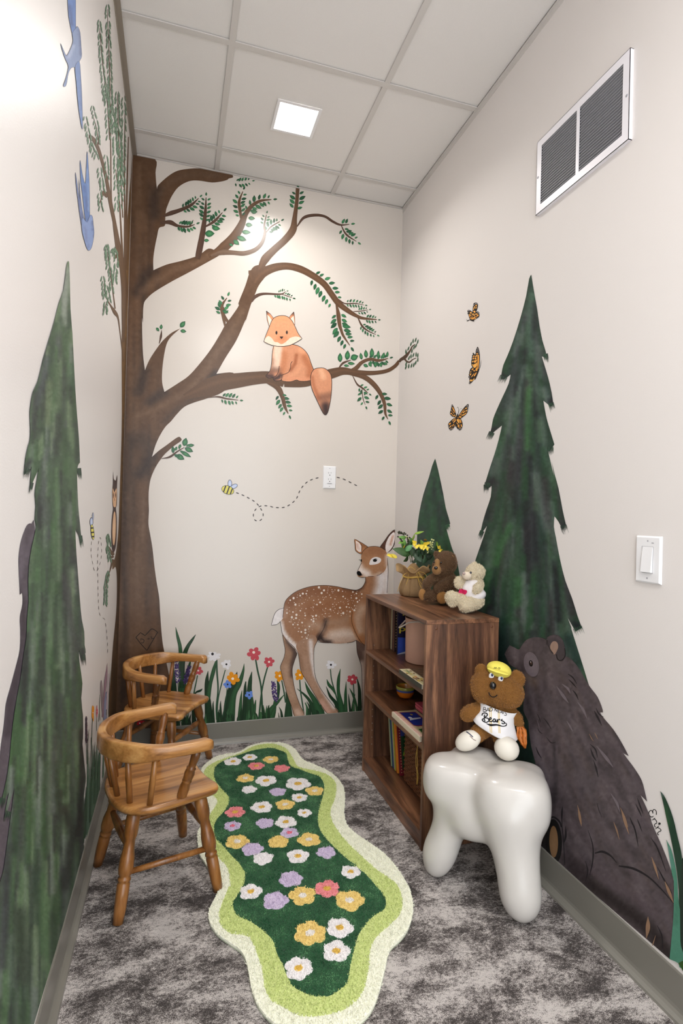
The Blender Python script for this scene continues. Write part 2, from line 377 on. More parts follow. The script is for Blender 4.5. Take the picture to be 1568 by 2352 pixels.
# ------------------------------------------------------------------ recessed square ceiling light
M_white = mat('white_plastic', (238, 238, 240), rough=0.32)
M_lens = mat('lit_lens', (255, 255, 255), rough=0.5, emit=((255, 250, 242), 18))
lt = empty('ceiling_light', (LX, LY, H), label='small square recessed ceiling light glowing in the middle of a ceiling tile', cat='light')
mb = MB(); a, b = 0.0955, 0.0825
for (x0, y0, x1, y1) in ((-a, -a, a, -b), (-a, b, a, a), (-a, -b, -b, b), (b, -b, a, b)): box(mb, (LX + x0, LY + y0, H - 0.003), (LX + x1, LY + y1, H - 0.0002))
for (x0, y0, x1, y1) in ((-b - .002, -b, -b, b), (b, -b, b + .002, b), (-b, -b - .002, b, -b), (-b, b, b, b + .002)): box(mb, (LX + x0, LY + y0, H - 0.0002), (LX + x1, LY + y1, H + 0.012))
mb.build('light_frame', M_white, lt, smooth=False)
bx('lens', (LX - b, LY - b, H + 0.002), (LX + b, LY + b, H + 0.006), M_lens, lt)
fill_panel = empty('ceiling_light', (LX, LY - 4 * TL, H), label='unseen square ceiling panel added for soft fill light, behind the viewer', cat='light')  # added glowing panel that goes with the fill lamp
a, b = 0.295, 0.275
mb = MB(); box(mb, (LX - a, LY - 4 * TL - a, H - 0.004), (LX + a, LY - 4 * TL + a, H - 0.0009)); mb.build('light_frame', M_white, fill_panel, smooth=False)
bx('lens', (LX - b, LY - 4 * TL - b, H - 0.0062), (LX + b, LY - 4 * TL + b, H - 0.0042), mat('fill_panel_glow', (255, 255, 255), emit=((255, 250, 244), 2.0)), fill_panel)
# ------------------------------------------------------------------ return air grille, right wall
M_vent = mat('white_vent_metal', (240, 238, 244), rough=0.35)
M_dark = mat('dark_void', (26, 26, 30), rough=0.9)
M_slat = mat('grey_louver', (158, 158, 164), rough=0.4)
v = empty('air_vent', (W, -1.428, 2.353), label='white rectangular return air grille with dark slits high on the right wall', cat='vent')
y0, y1, z0, z1 = -1.631, -1.225, 2.226, 2.480; t = 0.0125
iy = [(-1.610, -1.443), (-1.428, -1.248)]      # two louvred openings
iy = [(-1.607, -1.4345), (-1.4215, -1.249)]; iz = (2.252, 2.454)
mb = MB(); X = W - t
for (a0, b0, a1, b1) in ((y0, z0, y1, iz[0]), (y0, iz[1], y1, z1), (y0, iz[0], iy[0][0], iz[1]), (iy[0][1], iz[0], iy[1][0], iz[1]), (iy[1][1], iz[0], y1, iz[1])):
    box(mb, (X, a0, b0), (X + 0.0015, a1, b1))
for (a0, b0, a1, b1) in ((y0, z0, y1, z0 + .0015), (y0, z1 - .0015, y1, z1), (y0, z0, y0 + .0015, z1), (y1 - .0015, z0, y1, z1)): box(mb, (X, a0, b0), (W, a1, b1))
mb.build('vent_frame', M_vent, v, smooth=False)
mb = MB(); box(mb, (W - 0.0015, y0 + .01, z0 + .01), (W - 0.0005, y1 - .01, z1 - .01)); mb.build('duct_opening', M_dark, v, smooth=False)
n = 22; ps = (iz[1] - iz[0]) / n
for (a0, a1) in iy:
    mb = MB()
    for i in range(n):
        zc = iz[0] + ps * (i + 0.5)
        V = [(X + 0.0005, a0, zc + 0.0019), (X + 0.0005, a1, zc + 0.0019), (X + 0.0055, a1, zc + 0.0002), (X + 0.0055, a0, zc + 0.0002)]
        V += [(x, y, z - 0.0012) for (x, y, z) in V]
        mb.add(V, [(0, 1, 2, 3), (7, 6, 5, 4), (0, 4, 5, 1), (1, 5, 6, 2), (2, 6, 7, 3), (3, 7, 4, 0)])
    mb.build('louver_panel', M_slat, v, smooth=False)
for yy in (y0 + 0.009, y1 - 0.009):
    mb = MB(); ell(mb, (X, yy, 2.353), (0.002, 0.0042, 0.0042)); mb.build('screw', M_slat, v)
# ------------------------------------------------------------------ wall plates
def plate(name, kind, wall, c, w_, h_, label, cat):
    """decorator plate on the back wall (faces -y) or the right wall (faces -x)"""
    o = empty(name, c, label=label, cat=cat)
    def tr(x, d, z):   # x along wall to the viewer's right, d out of the wall
        return (c[0] + x, c[1] - d, c[2] + z) if wall == 'B' else (c[0] - d, c[1] - x, c[2] + z)
    def pbox(mb, x0, d0, z0, x1, d1, z1, taper=0):
        V = [tr(x0, d0, z0), tr(x1, d0, z0), tr(x1, d0, z1), tr(x0, d0, z1), tr(x0 + taper, d1, z0 + taper), tr(x1 - taper, d1, z0 + taper), tr(x1 - taper, d1, z1 - taper), tr(x0 + taper, d1, z1 - taper)]
        mb.add(V, [(0, 3, 2, 1), (4, 5, 6, 7), (0, 1, 5, 4), (1, 2, 6, 5), (2, 3, 7, 6), (3, 0, 4, 7)])
    mb = MB(); pbox(mb, -w_ / 2, 0, -h_ / 2, w_ / 2, 0.002, h_ / 2); pbox(mb, -w_ / 2, 0.002, -h_ / 2, w_ / 2, 0.0065, h_ / 2, 0.004); mb.build('cover_plate', M_white, o, smooth=False, bevel=0.0012)
    if kind == 'outlet':
        mb = MB(); pbox(mb, -0.0165, 0.0066, -0.033, 0.0165, 0.0082, 0.033, 0.0005); mb.build('receptacle', M_white, o, smooth=False)
        for s in (-1, 1):
            mb = MB(); zc = 0.018 * s + (0.002 if s < 0 else 0)
            pbox(mb, -0.0075, 0.0083, zc + 0.002, -0.0058, 0.0085, zc + 0.0105); pbox(mb, 0.0058, 0.0083, zc + 0.003, 0.0072, 0.0085, zc + 0.0105)
            V = [tr(0.0026 * math.cos(a), 0.0085, zc - 0.006 + 0.0026 * math.sin(a)) for a in np.linspace(0, 2 * math.pi, 12, endpoint=False)]; mb.add(V, [tuple(range(12))])
            mb.build('socket_holes', M_dark, o, smooth=False)
        mb = MB(); pbox(mb, -0.012, 0.0083, -0.0335, 0.012, 0.0086, -0.0305); mb.build('rating_mark', M_slat, o, smooth=False)
    else:
        mb = MB(); V = [tr(-0.0165, 0.0066, -0.033), tr(0.0165, 0.0066, -0.033), tr(0.0165, 0.0066, 0.033), tr(-0.0165, 0.0066, 0.033),
            tr(-0.016, 0.0135, -0.0325), tr(0.016, 0.0135, -0.0325), tr(0.016, 0.0072, 0.0325), tr(-0.016, 0.0072, 0.0325)]
        mb.add(V, [(0, 3, 2, 1), (4, 5, 6, 7), (0, 1, 5, 4), (1, 2, 6, 5), (2, 3, 7, 6), (3, 0, 4, 7)]); mb.build('paddle', M_white, o, smooth=False, bevel=0.0008)
        mb = MB()
        for (x0, z0, x1, z1) in ((-0.0175, -0.034, -0.0168, 0.034), (0.0168, -0.034, 0.0175, 0.034), (-0.0175, -0.0345, 0.0175, -0.0337), (-0.0175, 0.0337, 0.0175, 0.0342)): pbox(mb, x0, 0.0066, z0, x1, 0.0069, z1)
        mb.build('paddle_gap', M_slat, o, smooth=False)
    for zz in (0.048, -0.048):
        mb = MB(); V = [tr(0.0022 * math.cos(a), 0.0067, zz + 0.0022 * math.sin(a)) for a in np.linspace(0, 2 * math.pi, 10, endpoint=False)]; mb.add(V, [tuple(range(10))]); mb.build('screw', M_slat, o, smooth=False)
    if kind == 'switch':
        mb = MB(); pbox(mb, 0.012, 0.0066, 0.042, 0.019, 0.0068, 0.0445); mb.build('rating_mark', M_slat, o, smooth=False)
    return o
plate('wall_outlet', 'outlet', 'B', (1.0345, -0.0005, 1.377), 0.072, 0.122, 'white electrical outlet plate on the back wall, on the dashed trail of the painted bee', 'outlet')
plate('light_switch', 'switch', 'R', (W - 0.0005, -1.7185, 1.077), 0.080, 0.122, 'white rocker light switch plate on the right wall', 'light switch')
# ================================================================== murals: flat paint on the walls, traced at their real size and place
def paint_mat():
    m = mat('mural_paint', rough=0.28, noise_s=90, noise_a=0.10, attr=True, spec=0.35, bump=0.08, bump_s=260)
    nt = m.node_tree; a = [n for n in nt.nodes if n.type == 'ATTRIBUTE'][0]; l = a.outputs['Color'].links[0]; to = l.to_socket; g = nt.nodes.new('ShaderNodeGamma'); g.inputs[1].default_value = 1.06
    nt.links.new(a.outputs['Color'], g.inputs[0]); nt.links.new(g.outputs[0], to); return m
M_paint = paint_mat(); M_matte = paint_mat(); M_matte.name = 'mural_paint_matte'; M_matte.node_tree.nodes['Principled BSDF'].inputs['Roughness'].default_value = 0.6
Paint.build = lambda s, name, m, parent=None, **k: MB.build(s, name, M_matte if s.wall in 'LR' else m, parent, **k)
def mural(name, label, cat, at, group=None):
    """at: (wall, px, py) where the figure's base sits"""
    wall, x, y = at; p = wallpt([(x, y)], wall, 0.0)[0]
    return empty(name, tuple(p), label=label, cat=cat, group=group)
TRUNK = (100, 74, 54)
def leafcol(): 
    r = random.random(); a = np.array([28, 66, 48.]); b = np.array([58, 112, 78.]); return a * (1 - r) + b * r
def leaf(pt, x, y, ang, L, wd, col=None, light=None):
    """pointed leaf with a lighter heart; ang in degrees, y down"""
    t = np.array([0, .12, .3, .5, .7, .87, 1.0]); h = np.array([0, .55, .95, 1, .78, .36, 0]) * wd / 2
    u = np.concatenate([t, t[-2:0:-1]]) * L - L / 2; v = np.concatenate([h, -h[-2:0:-1]])
    a = math.radians(ang); ca, sa = math.cos(a), math.sin(a)
    Q = np.stack([x + u * ca - v * sa, y + u * sa + v * ca], 1); n = len(Q); Q = np.vstack([Q, [[x, y]]])
    col = leafcol() if col is None else np.asarray(col, float); light = col * 1.0 + np.array([26, 48, 24]) * random.uniform(.3, 1.1) if light is None else light
    c = np.repeat(col[None], n + 1, 0); c[-1] = light; c[:n // 2] += 8
    pt.put(Q, [(i, (i + 1) % n, n) for i in range(n)], c)
def leafrow(pt, path, n, L, off, sides='+-', wr=0.48, t0=0.15, ang=58, tip=True, squash=1.0):
    """leaves in rows along a twig (points in photograph pixels)"""
    A = cr([p[:2] for p in path], 10); d = np.r_[0, np.cumsum(np.linalg.norm(np.diff(A, axis=0), axis=1))]
    for s in sides:
        sg = 1 if s == '+' else -1
        for i in range(n):
            t = t0 + (1 - t0) * (i + 0.5 + random.uniform(-.12, .12)) / n; q = t * d[-1]
            x = np.interp(q, d, A[:, 0]); y = np.interp(q, d, A[:, 1]); e = min(q + 3, d[-1]); x2 = np.interp(e, d, A[:, 0]); y2 = np.interp(e, d, A[:, 1]); b = max(q - 3, 0)
            x1 = np.interp(b, d, A[:, 0]); y1 = np.interp(b, d, A[:, 1]); th = math.atan2(y2 - y1, x2 - x1)
            f = (0.65 + 0.5 * math.sin(math.pi * min(1, (i + 0.7) / n))) * random.uniform(.88, 1.12); l = L * f; nx, ny = -math.sin(th) * sg, math.cos(th) * sg
            o = off + l * 0.42; a = math.degrees(th) + sg * ang
            leaf(pt, x + nx * o * squash, y + ny * o, a, l, l * wr)
    if tip:
        th = math.degrees(math.atan2(A[-1][1] - A[-3][1], A[-1][0] - A[-3][0])); leaf(pt, A[-1][0] + math.cos(math.radians(th)) * (L * .7), A[-1][1] + math.sin(math.radians(th)) * L * .7, th, L * .75, L * .75 * wr)
DK = (58, 46, 42); LT = (136, 110, 88); MB_ = (84, 66, 54)
# ------------------------------------------------------------------ the big broadleaf tree: back wall, left wall and a twig over the right corner
tree = mural('painted_tree', 'big brown broadleaf tree painted up the left corner, its branches spreading over the back wall', 'painted tree', ('B', 285, 1690))
pb = Paint('B', 0.0012, 0.00006)
barkstr = []
for x, y0, y1, c, s in ((318, 380, 1000, LT, .25), (300, 700, 1500, LT, .30), (345, 420, 640, DK, .3), (292, 380, 1600, DK, .55), (330, 1100, 1600, LT, .22), (352, 1180, 1560, MB_, .5),
    (312, 1280, 1660, (112, 88, 70), .5), (335, 640, 900, (70, 58, 50), .4), (300, 1000, 1250, (70, 56, 48), .5), (368, 1300, 1620, (62, 48, 40), .45), (285, 1250, 1650, (74, 58, 48), .5)):
    barkstr.append(([(x, y0), (x + random.uniform(-10, 8), (y0 + y1) / 2), (x - 8, y1)], random.uniform(10, 22), c, s))
for i in range(120):
    y = random.uniform(370, 1600); x = random.uniform(285, 380) - (y - 370) * .02; barkstr.append(([(x, y), (x + random.uniform(-3, 1), y + random.uniform(50, 160))], random.uniform(4, 9), random.choice([LT, DK, MB_, (118, 92, 74)]), random.uniform(.12, .3)))
crotch = [(P('A4 320,380 290,480 300,600'), 22, DK, .6), (P('A4 270,1090 200,1170 130,1300'), 22, DK, .65), (P('A6 207,600 180,700 140,780'), 24, DK, .6), (P('A6 380,790 310,830 250,870'), 22, DK, .7),
    (P('A6 850,620 790,690 740,750'), 18, (60, 52, 52), .8), (P('A6 265,1375 220,1440 170,1520'), 26, DK, .75), (P('A6 270,1280 220,1250 170,1220'), 40, (70, 58, 52), .5)]
barkstr += crotch
trunk = P('P 303.6,355 A4 298,100 302,220 308,310 315,368 315,368 330,330 420,250 500,205 600,187 700,184 850,202 975,232 1000,262 960,275 950,285 900,300 810,310 690,293 600,300 510,350 450,430 410,520 395,570 390,640 385,700 335,720 315,800 295,900 282,1000 283,1100 283,1100 400,1050 520,1020 640,985 700,960 780,905 850,930 880,960 800,1010 620,1110 450,1200 300,1290 230,1350 195,1410 188,1568'
  ' A6 182,120 182,250 190,450 207,590 207,590 250,490 330,370 380,310 450,250 525,213 525,213 440,290 400,360 375,480 362,600 362,700 382,785 382,785 500,710 600,640 700,530 800,400 880,270 930,180 990,100 1050,10 A4 1050,1390 1110,1240 1150,1120 1200,1060 1290,1060 1330,1130 1330,1130 1290,1160 1230,1240 1200,1310 1160,1410 1110,1568 A6 1110,140 1030,320 930,480 850,622 850,622 1000,612 1000,690 900,790 760,845 650,880 560,920 490,990 440,1050 390,1100 340,1180 300,1270 270,1370'
  ' 270,1370 330,1315 400,1265 500,1193 530,1200 532,1225 470,1270 390,1340 350,1390 310,1450 280,1520 B3 540,120 495,230 478,330 475,420 478,520 474,640 490,740 510,860 525,1000 545,1150 570,1300 578,1430 590,1600 600,1700 B4 610,270 640,420 665,540 690,660 720,800 750,955 750,990')
base_l = [(417.0, 1673.5), (265.5, 1684), (284, 1040), (303.6, 354.6)]
trunk = [p[:2] for p in trunk if not (p[1] > 1668)]
for p in base_l: trunk += [p, p]
for s_ in (P('A6 150,1000 380,900 560,800 720,640 850,440 980,250 1080,60'),): barkstr.append((s_, 14, LT, .4)); 
barkstr += [(P('A4 180,1290 330,1180 480,1090 650,1040 800,960'), 14, (140, 112, 90), .45), (P('A4 330,420 420,320 540,250 700,240 880,250'), 10, (112, 92, 76), .4), (P('A6 380,1060 480,950 620,860 760,800'), 12, (70, 58, 52), .45)]
pb.poly(trunk, TRUNK, grid=7, smooth=4, strokes=barkstr, jit=3)
def br(s, k=3, c=TRUNK, p=None): 
    p = pb if p is None else p; A = P(s); p.rib(A, c, 6, k=k, col2=tuple(np.array(c) * 1.12), strokes=[(A, 3, (120, 98, 80), .15)], taper=True)
TW = (84, 62, 50)
br('A4 370,615,46 430,590,42 520,560,34 620,515,26 690,452,6', c=TW); br('A4 345,675,50 430,668,44 500,700,26 590,708,18 655,688,6', c=TW); br('A4 600,708,14 625,680,12 642,648,4', c=TW)
br('A4 780,975,95 900,905,92 1000,810,84 1070,700,68 1110,600,46 1170,520,34 1250,475,24 1345,464,8'); br('A4 800,970,60 900,940,52 1000,942,40 1100,948,42 1200,915,38 1262,850,34 1288,760,28 1282,690,20 1300,600,8', c=(112, 90, 74))
br('A4 1292,770,20 1340,710,16 1420,662,6'); br('A4 1078,670,40 1062,560,30 1055,480,24 1088,390,6'); br('A4 680,1000,120 705,880,60 733,720,46 750,580,28 757,445,6', c=TW); br('A4 738,715,34 830,660,28 905,580,6', c=TW)
br('A6 335,350,18 350,290,22 357,228,4', c=TW)
br('A5 125,1000,80 180,860,78 260,770,66 370,670,64 440,580,66 456,480,44 475,330,32 484,205,34'); br('A5 478,550,30 540,470,28 640,447,26 730,460,22 800,505,22 870,535,16 948,530,5', c=TW); br('A5 872,532,18 920,620,18 1012,684,4', c=TW)
br('A5 95,1060,110 125,1010,100 180,960,84 280,918,72 390,906,62 500,930,62 610,985,58 720,1065,54 790,1160,52 850,1240,52 940,1310,42 1010,1352,30 1070,1375,24 1197,1388,7', k=4)
br('A5 850,1205,22 910,1243,11 1000,1242,9 1080,1256,3', c=TW); br('A5 985,1315,14 1060,1310,8 1117,1300,3', c=TW); br('A5 1018,1352,22 1060,1440,18 1110,1485,12 1187,1522,4', c=TW); br('A5 825,1220,26 848,1330,38 860,1430,32 A7 833,215,24 852,265,20 907,348,5')
br('A5 70,1230,30 105,1180,32 180,1155,20 330,1158,12 377,1134,3', c=TW); br('A5 330,1156,9 380,1172,7 432,1190,3', c=TW); br('A5 70,1020,34 58,980,30 52,945,24')
br('A4 955,1568,60 912,1500,36 900,1420,28 945,1348,6'); br('A6 930,200,40 912,100,34 905,20,28')
br('A6 560,830,150 760,750,160 900,702,150 1050,680,132 1200,660,116 1330,655,108 1450,690,96 A7 350,655,100 500,662,88 600,635,96 760,588,84 850,568,66 950,580,48 1100,585,36 1220,568,32 1290,530,30 1333,482,28', k=5)
br('A7 900,575,66 960,545,40 1010,495,30 1080,467,26 1160,478,22 1237,460,5'); br('A7 810,548,26 850,500,20 917,474,5', c=TW); br('A7 900,590,56 1030,620,44 1110,680,42 1170,760,36 1205,850,28 1212,930,20 1234,982,5')
br('A7 930,605,14 970,680,14 1010,710,14 1064,756,4', c=TW); br('A7 1012,712,9 1020,800,8 1040,858,3', c=TW); br('A7 200,665,60 290,712,50 330,790,36 350,870,28 380,934,6'); br('A6 760,840,6 860,828,15 940,845,13 1047,858,5', c=TW); br('A6 355,1385,14 430,1370,20 500,1320,13 562,1284,5', c=TW)
pb.build('trunk', M_paint, tree, smooth=False)
# carved heart with letters, lower trunk
pc = Paint('B', 0.0030, 0.00006)
hk = (28, 24, 20)
pc.line(P('B4 360,172 402,130 402,130 443,156 443,156 470,128 500,97 528,105 556,126 556,126 510,205 460,290 460,290 405,230 360,172'), 1.7, hk, 3)
pc.line(P('B4 402,184 425,190 434,204 424,222 408,220'), 1.4, hk, 3); pc.line(P('B4 404,182 406,200'), 1.0, hk); pc.line(P('B4 460,186 486,184'), 1.2, hk); pc.line(P('B4 474,176 476,194'), 1.0, hk); pc.line(P('B4 497,162 503,186 503,186 521,180'), 1.3, hk)
pc.build('carved_heart', M_paint, tree, smooth=False)
# left-wall half of the tree
pl = Paint('L', 0.0012, 0.00006)
lt_out = [(303.6, 356), (303.6, 356), (284, 1040), (284, 1040), (265.5, 1684), (265.5, 1684), (248.5, 1757), (248.5, 1757), (251, 1690), (249, 1630), (254, 1561), (259.8, 1478), (266.7, 1409), (268.7, 1354), (268, 1318), (265, 1302), (259, 1308), (258.5, 1300), (264, 1280), (268, 1258), (272, 1216), (274, 1160), (277.8, 1050), (280, 950), (279.5, 800), (281, 700), (285, 620), (290, 540), (297, 450), (301, 400)]
pl.poly(lt_out, (112, 84, 52), grid=6, smooth=3, strokes=[([(292, 600), (284, 1000), (275, 1400)], 6, (140, 108, 66), .5), ([(296, 700), (284, 1040), (270, 1500)], 4, (66, 52, 40), .8), ([(272, 1250), (262, 1500), (258, 1700)], 12, (70, 54, 40), .7)], jit=2)
LB = (92, 68, 46)
def lb(s, c=LB): pl.rib(P(s), c, 6, k=2, col2=tuple(np.array(c) * 1.15))
lb('A1 575,868,10 588,885,26 610,910,24 640,980,20 680,1130,20 710,1300,24 740,1450,22 765,1580,24 785,1700,36 800,1850,40 797,2000,30 792,2200,12'); lb('A1 695,1262,30 665,1240,26 655,1270,8 640,1310,4'); lb('A1 780,1665,20 755,1645,24 735,1665,8')
for s in ('A1 706,400,2 709,700,5 713,1000,7 718,1300,8 750,1600,12 785,1736,24', 'A1 806,690,3 800,1000,6 803,1400,10 805,1736,20', 'A1 745,1090,3 768,1300,7 785,1600,12 790,1736,14', 'A1 826,880,6 815,1300,10 812,1736,16', 'A1 640,180,2 660,400,4 690,650,4 706,900,5', 'A1 690,60,2 700,300,3 709,600,5', 'A1 755,600,2 760,800,4 775,1100,5 790,1400,6', 'A1 595,735,2 620,820,4 636,930,5'): lb(s)
lb('A8 1232,1180,8 1215,1000,9 1200,880,9 1182,745,16 1152,690,36 1110,620,14 1078,562,10 1038,400,4'); lb('A8 1152,650,12 1125,440,8 1098,250,5 1074,88,3'); lb('A8 1215,260,30 1190,135,24 1160,118,12 1130,88,4'); lb('A8 1085,570,8 1060,610,5 1046,660,3')
lb('B3 165,905,26 145,905,30 118,850,10 105,840,3'); lb('B3 160,960,26 150,985,22 128,1060,9 105,1130,8 88,1220,3'); lb('B3 160,930,18 145,940,18 135,930,6')
pl.build('left_limbs', M_paint, tree, smooth=False)
# leaves
pf = Paint('B', 0.0026, 0)
R_ = [('A4 520,560 620,515 690,452', 6, 11, 3.4, '+-'), ('A4 480,690 590,708 655,688', 6, 12, 3.2, '+-'), ('A4 735,700 750,580 757,445', 6, 11.5, 3.2, '+-'), ('A4 770,700 830,660 905,580', 5, 13, 3.4, '+-'),
 ('A4 1075,660 1060,560 1055,480 1088,390', 6, 12, 3.6, '+-'), ('A4 1110,600 1170,520 1250,475 1345,464', 6, 13, 3.8, '+-'), ('A4 1288,700 1285,660 1300,600', 3, 9, 3, '+-'), ('A4 1300,770 1340,710 1420,662', 5, 11, 3.5, '+-'),
 ('A4 1000,290 1050,312 1160,298', 5, 9, 3, '+-'), ('A5 452,420 476,330 484,225', 4, 14, 4.6, '+-'), ('A5 870,535 900,536 948,530', 2, 13, 3.2, '-'), ('A5 878,545 920,620 1012,684', 5, 12, 3.6, '+-'),
 ('A5 890,1240 1000,1242 1080,1256', 6, 8, 2.4, '+-'), ('A5 1010,1312 1060,1310 1117,1300', 4, 7, 2.4, '+-'), ('A5 1080,1376 1130,1382 1197,1388', 4, 8.5, 2.8, '+-'), ('A5 1040,1420 1110,1485 1187,1522', 6, 9, 2.8, '+-'),
 ('A5 240,1152 330,1158 432,1190', 7, 8.5, 3.2, '+'), ('A5 300,1156 377,1134', 4, 6, 2.4, '-'), ('A5 350,1160 432,1190', 4, 6, 2.2, '-'), ('A6 905,120 900,20 A4 905,1440 945,1348', 5, 14, 4.4, '+-'),
 ('A7 1040,480 1100,468 1160,478 1237,460', 5, 11, 3, '+-'), ('A7 1140,720 1205,850 1212,930 1234,982', 5, 14, 4.4, '+-'), ('A7 975,690 1064,756', 3, 9, 3, '+-'), ('A7 1014,720 1020,800 1040,858', 3, 11, 3, '+-'),
 ('A7 300,740 350,870 380,934', 5, 13, 4.6, '+-'), ('A6 870,830 940,845 1047,858', 5, 11, 3.6, '+-'), ('A6 430,1370 500,1320 562,1284', 2, 14, 2, '+-')]
for (s, n, L, off, sd) in R_: leafrow(pf, P(s), n, L, off, sd)
leafrow(pf, P('A5 570,965 720,1065 790,1160 830,1230'), 7, 13, 8.5, '-', tip=False); leafrow(pf, P('A5 590,960 690,1060 780,1180 830,1260'), 7, 15, 9, '+', tip=False); leafrow(pf, P('A5 848,1290 860,1430 A7 833,215 852,265 907,348'), 8, 16, 6, '+-')
LG = (62, 122, 84)
for t in ('A6 547,175,-50,70,44', 'A6 553,237,10,55,32', 'A6 322,222,50,42,24', 'A6 353,198,-85,46,26', 'A6 568,1235,-75,78,50', 'A6 622,1266,-5,62,30', 'A6 603,1306,25,84,44', 'A6 575,1345,30,112,36', 'A6 525,1372,30,84,50', 'A6 487,1294,-70,40,24', 'A6 523,1272,-70,36,24',
   'A4 790,770,0,88,60', 'A4 847,722,10,76,44', 'A4 762,831,0,46,28', 'A4 1078,815,20,92,46', 'A4 1120,757,5,84,40', 'A4 1145,692,5,66,40', 'A4 1168,632,5,62,36', 'A4 1190,572,5,60,42', 'A4 1030,850,40,66,42', 'A4 983,872,30,40,24',
   'A7 824,452,-90,80,40', 'A7 887,432,-85,84,44', 'A7 947,450,-20,70,54', 'A7 1004,440,-100,60,28', 'A7 1046,420,-95,70,34', 'A7 1097,412,-90,84,38', 'A7 1151,425,-85,68,26', 'A7 1197,435,-80,56,28', 'A7 1229,425,-80,54,22', 'A7 880,522,5,48,22', 'A7 920,503,5,64,26', 'A7 1045,522,25,46,28', 'A7 1082,513,60,46,28', 'A7 1127,512,-90,52,28', 'A7 1174,515,80,44,26', 'A7 1212,505,20,42,24'):
    cr_, v = t.split(); v = [float(a) for a in v.split(',')]; q = P(cr_ + ' %f,%f' % (v[0], v[1]))[0]; k = CROP[cr_][2]; leaf(pf, q[0], q[1], v[2], v[3] * k, v[4] * k, col=(34, 84, 58), light=(84, 152, 98))
pf.build('foliage', M_paint, tree, smooth=False)
pg = Paint('L', 0.0024, 0)
def llr(s, n, L, wd, off, seed=1):
    """narrow foreshortened leaves beside the left-wall twigs"""
    A = cr([p[:2] for p in P(s)], 10); 
    for i in range(n):
        t = (i + .5) / n * (len(A) - 1); k = int(t); q = A[k]
        for sg in (-1, 1): leaf(pg, q[0] + sg * off * random.uniform(.7, 1.2), q[1] + random.uniform(-3, 3), -90 - sg * 14, L * random.uniform(.8, 1.2), wd, col=rgb((84, 112, 90), 10), light=(128, 158, 132))
for s, n in (('A1 640,150 655,400 680,650', 20), ('A1 692,50 700,300 709,520 712,760', 26), ('A1 755,600 758,760 772,1000 770,1250', 22), ('A1 715,650 735,850 745,1050 752,1380', 26), ('A1 795,640 797,800 793,1000 788,1250', 20), ('A1 680,560 690,720 700,900', 12), ('A1 730,780 770,900 780,1100 775,1350', 20), ('A1 595,690 625,820 633,940', 9), ('A1 550,760 570,860 578,930', 7), ('A1 585,920 600,970 625,1010', 5),
  ('A1 640,1090 655,1180 662,1240', 7), ('A1 680,1010 690,1080 690,1160', 6), ('A1 640,1240 645,1300 650,1350', 5), ('A1 688,1580 692,1640 698,1700', 5), ('A1 730,1600 745,1650 750,1720', 5)):
    llr(s, n, 14, 2.8, 4.0)
for s, n in (('A8 1065,30 1078,120 1085,250', 6), ('A8 1125,60 1150,90 1165,100', 3), ('A8 1098,250 1112,380 1120,480', 6), ('A8 1030,350 1040,460 1055,560', 6), ('A8 1165,200 1155,300 1150,380', 5), ('A8 1060,600 1055,650 1052,700', 4), ('A8 1065,430 1080,500 1100,580', 4)): llr(s, n, 14, 3.2, 3.4)
for s, n in (('B3 108,740 118,790 124,830', 6), ('B3 105,850 118,910 130,980', 8), ('B3 112,1080 98,1150 88,1220', 7), ('B3 92,1230 90,1290 86,1370', 8)): llr(s, n, 13, 3.0, 2.6)
pg.build('left_foliage', M_paint, tree, smooth=False)
pr = Paint('R', 0.0012, 0.00006)
for s in ('A7 1330,490,20 1345,470,25 1378,450,30 1420,400,15 1442,358,10 1467,338,5', 'A7 1375,462,16 1395,485,14 1420,491,12 1445,470,8 1477,455,4'): pr.rib(P(s), (86, 62, 44), 6, k=2)
for t in '1392,415 1410,375 1432,335 1450,310 1472,300 1490,315 1475,350 1458,365 1440,395 1415,455 1432,440 1452,430 1475,425 1490,432 1490,470 1472,495 1455,515 1436,520 1412,525 1388,535 1390,505 1388,400'.split():
    x, y = t.split(','); q = P('A7 %s,%s' % (x, y))[0]; leaf(pr, q[0], q[1], -78 + random.uniform(-10, 10), 12, 3.2, col=(44, 78, 58), light=(74, 116, 84))
pr.build('right_twig', M_paint, tree, smooth=False)
# ------------------------------------------------------------------ fox
INK = (38, 30, 30); FX = (216, 152, 116)
fox = mural('painted_fox', 'orange fox with cream chest and hanging tail, painted sitting on the horizontal branch', 'painted fox', ('B', 670, 880))
q = Paint('B', 0.0034, 0.00004)
body = P('A7 255,355 242,420 237,500 225,560 205,590 188,612 215,628 250,625 262,650 300,650 322,640 335,655 400,660 450,645 480,655 540,655 600,640 598,560 575,500 550,430 510,380 460,350 415,340 340,345')
q.poly(body, FX, grid=3, smooth=4, strokes=[(P('A7 280,360 275,450 255,540'), 14, (244, 214, 192), 1.0), (P('A7 310,370 300,460 285,540'), 9, (244, 214, 192), .9), (P('A7 240,480 235,580'), 12, (150, 100, 76), .5), (P('A7 200,610 240,615'), 9, (72, 52, 50), 1), (P('A7 255,640 300,620 315,600'), 9, (72, 52, 50), 1), (P('A7 225,580 260,560 300,560'), 12, (112, 78, 66), .6),
   (P('A7 480,380 540,440 560,500'), 9, (236, 170, 130), .9), (P('A7 450,430 440,500 400,560'), 7, (160, 92, 58), .8), (P('A7 520,450 570,540 560,610'), 14, (176, 104, 66), .7), (P('A7 400,610 460,580 490,520'), 6, (230, 166, 128), .6), (P('A7 350,420 345,500 330,580'), 12, (190, 116, 74), .5), (P('A7 380,630 480,640 560,640'), 8, (226, 156, 120), .7)])
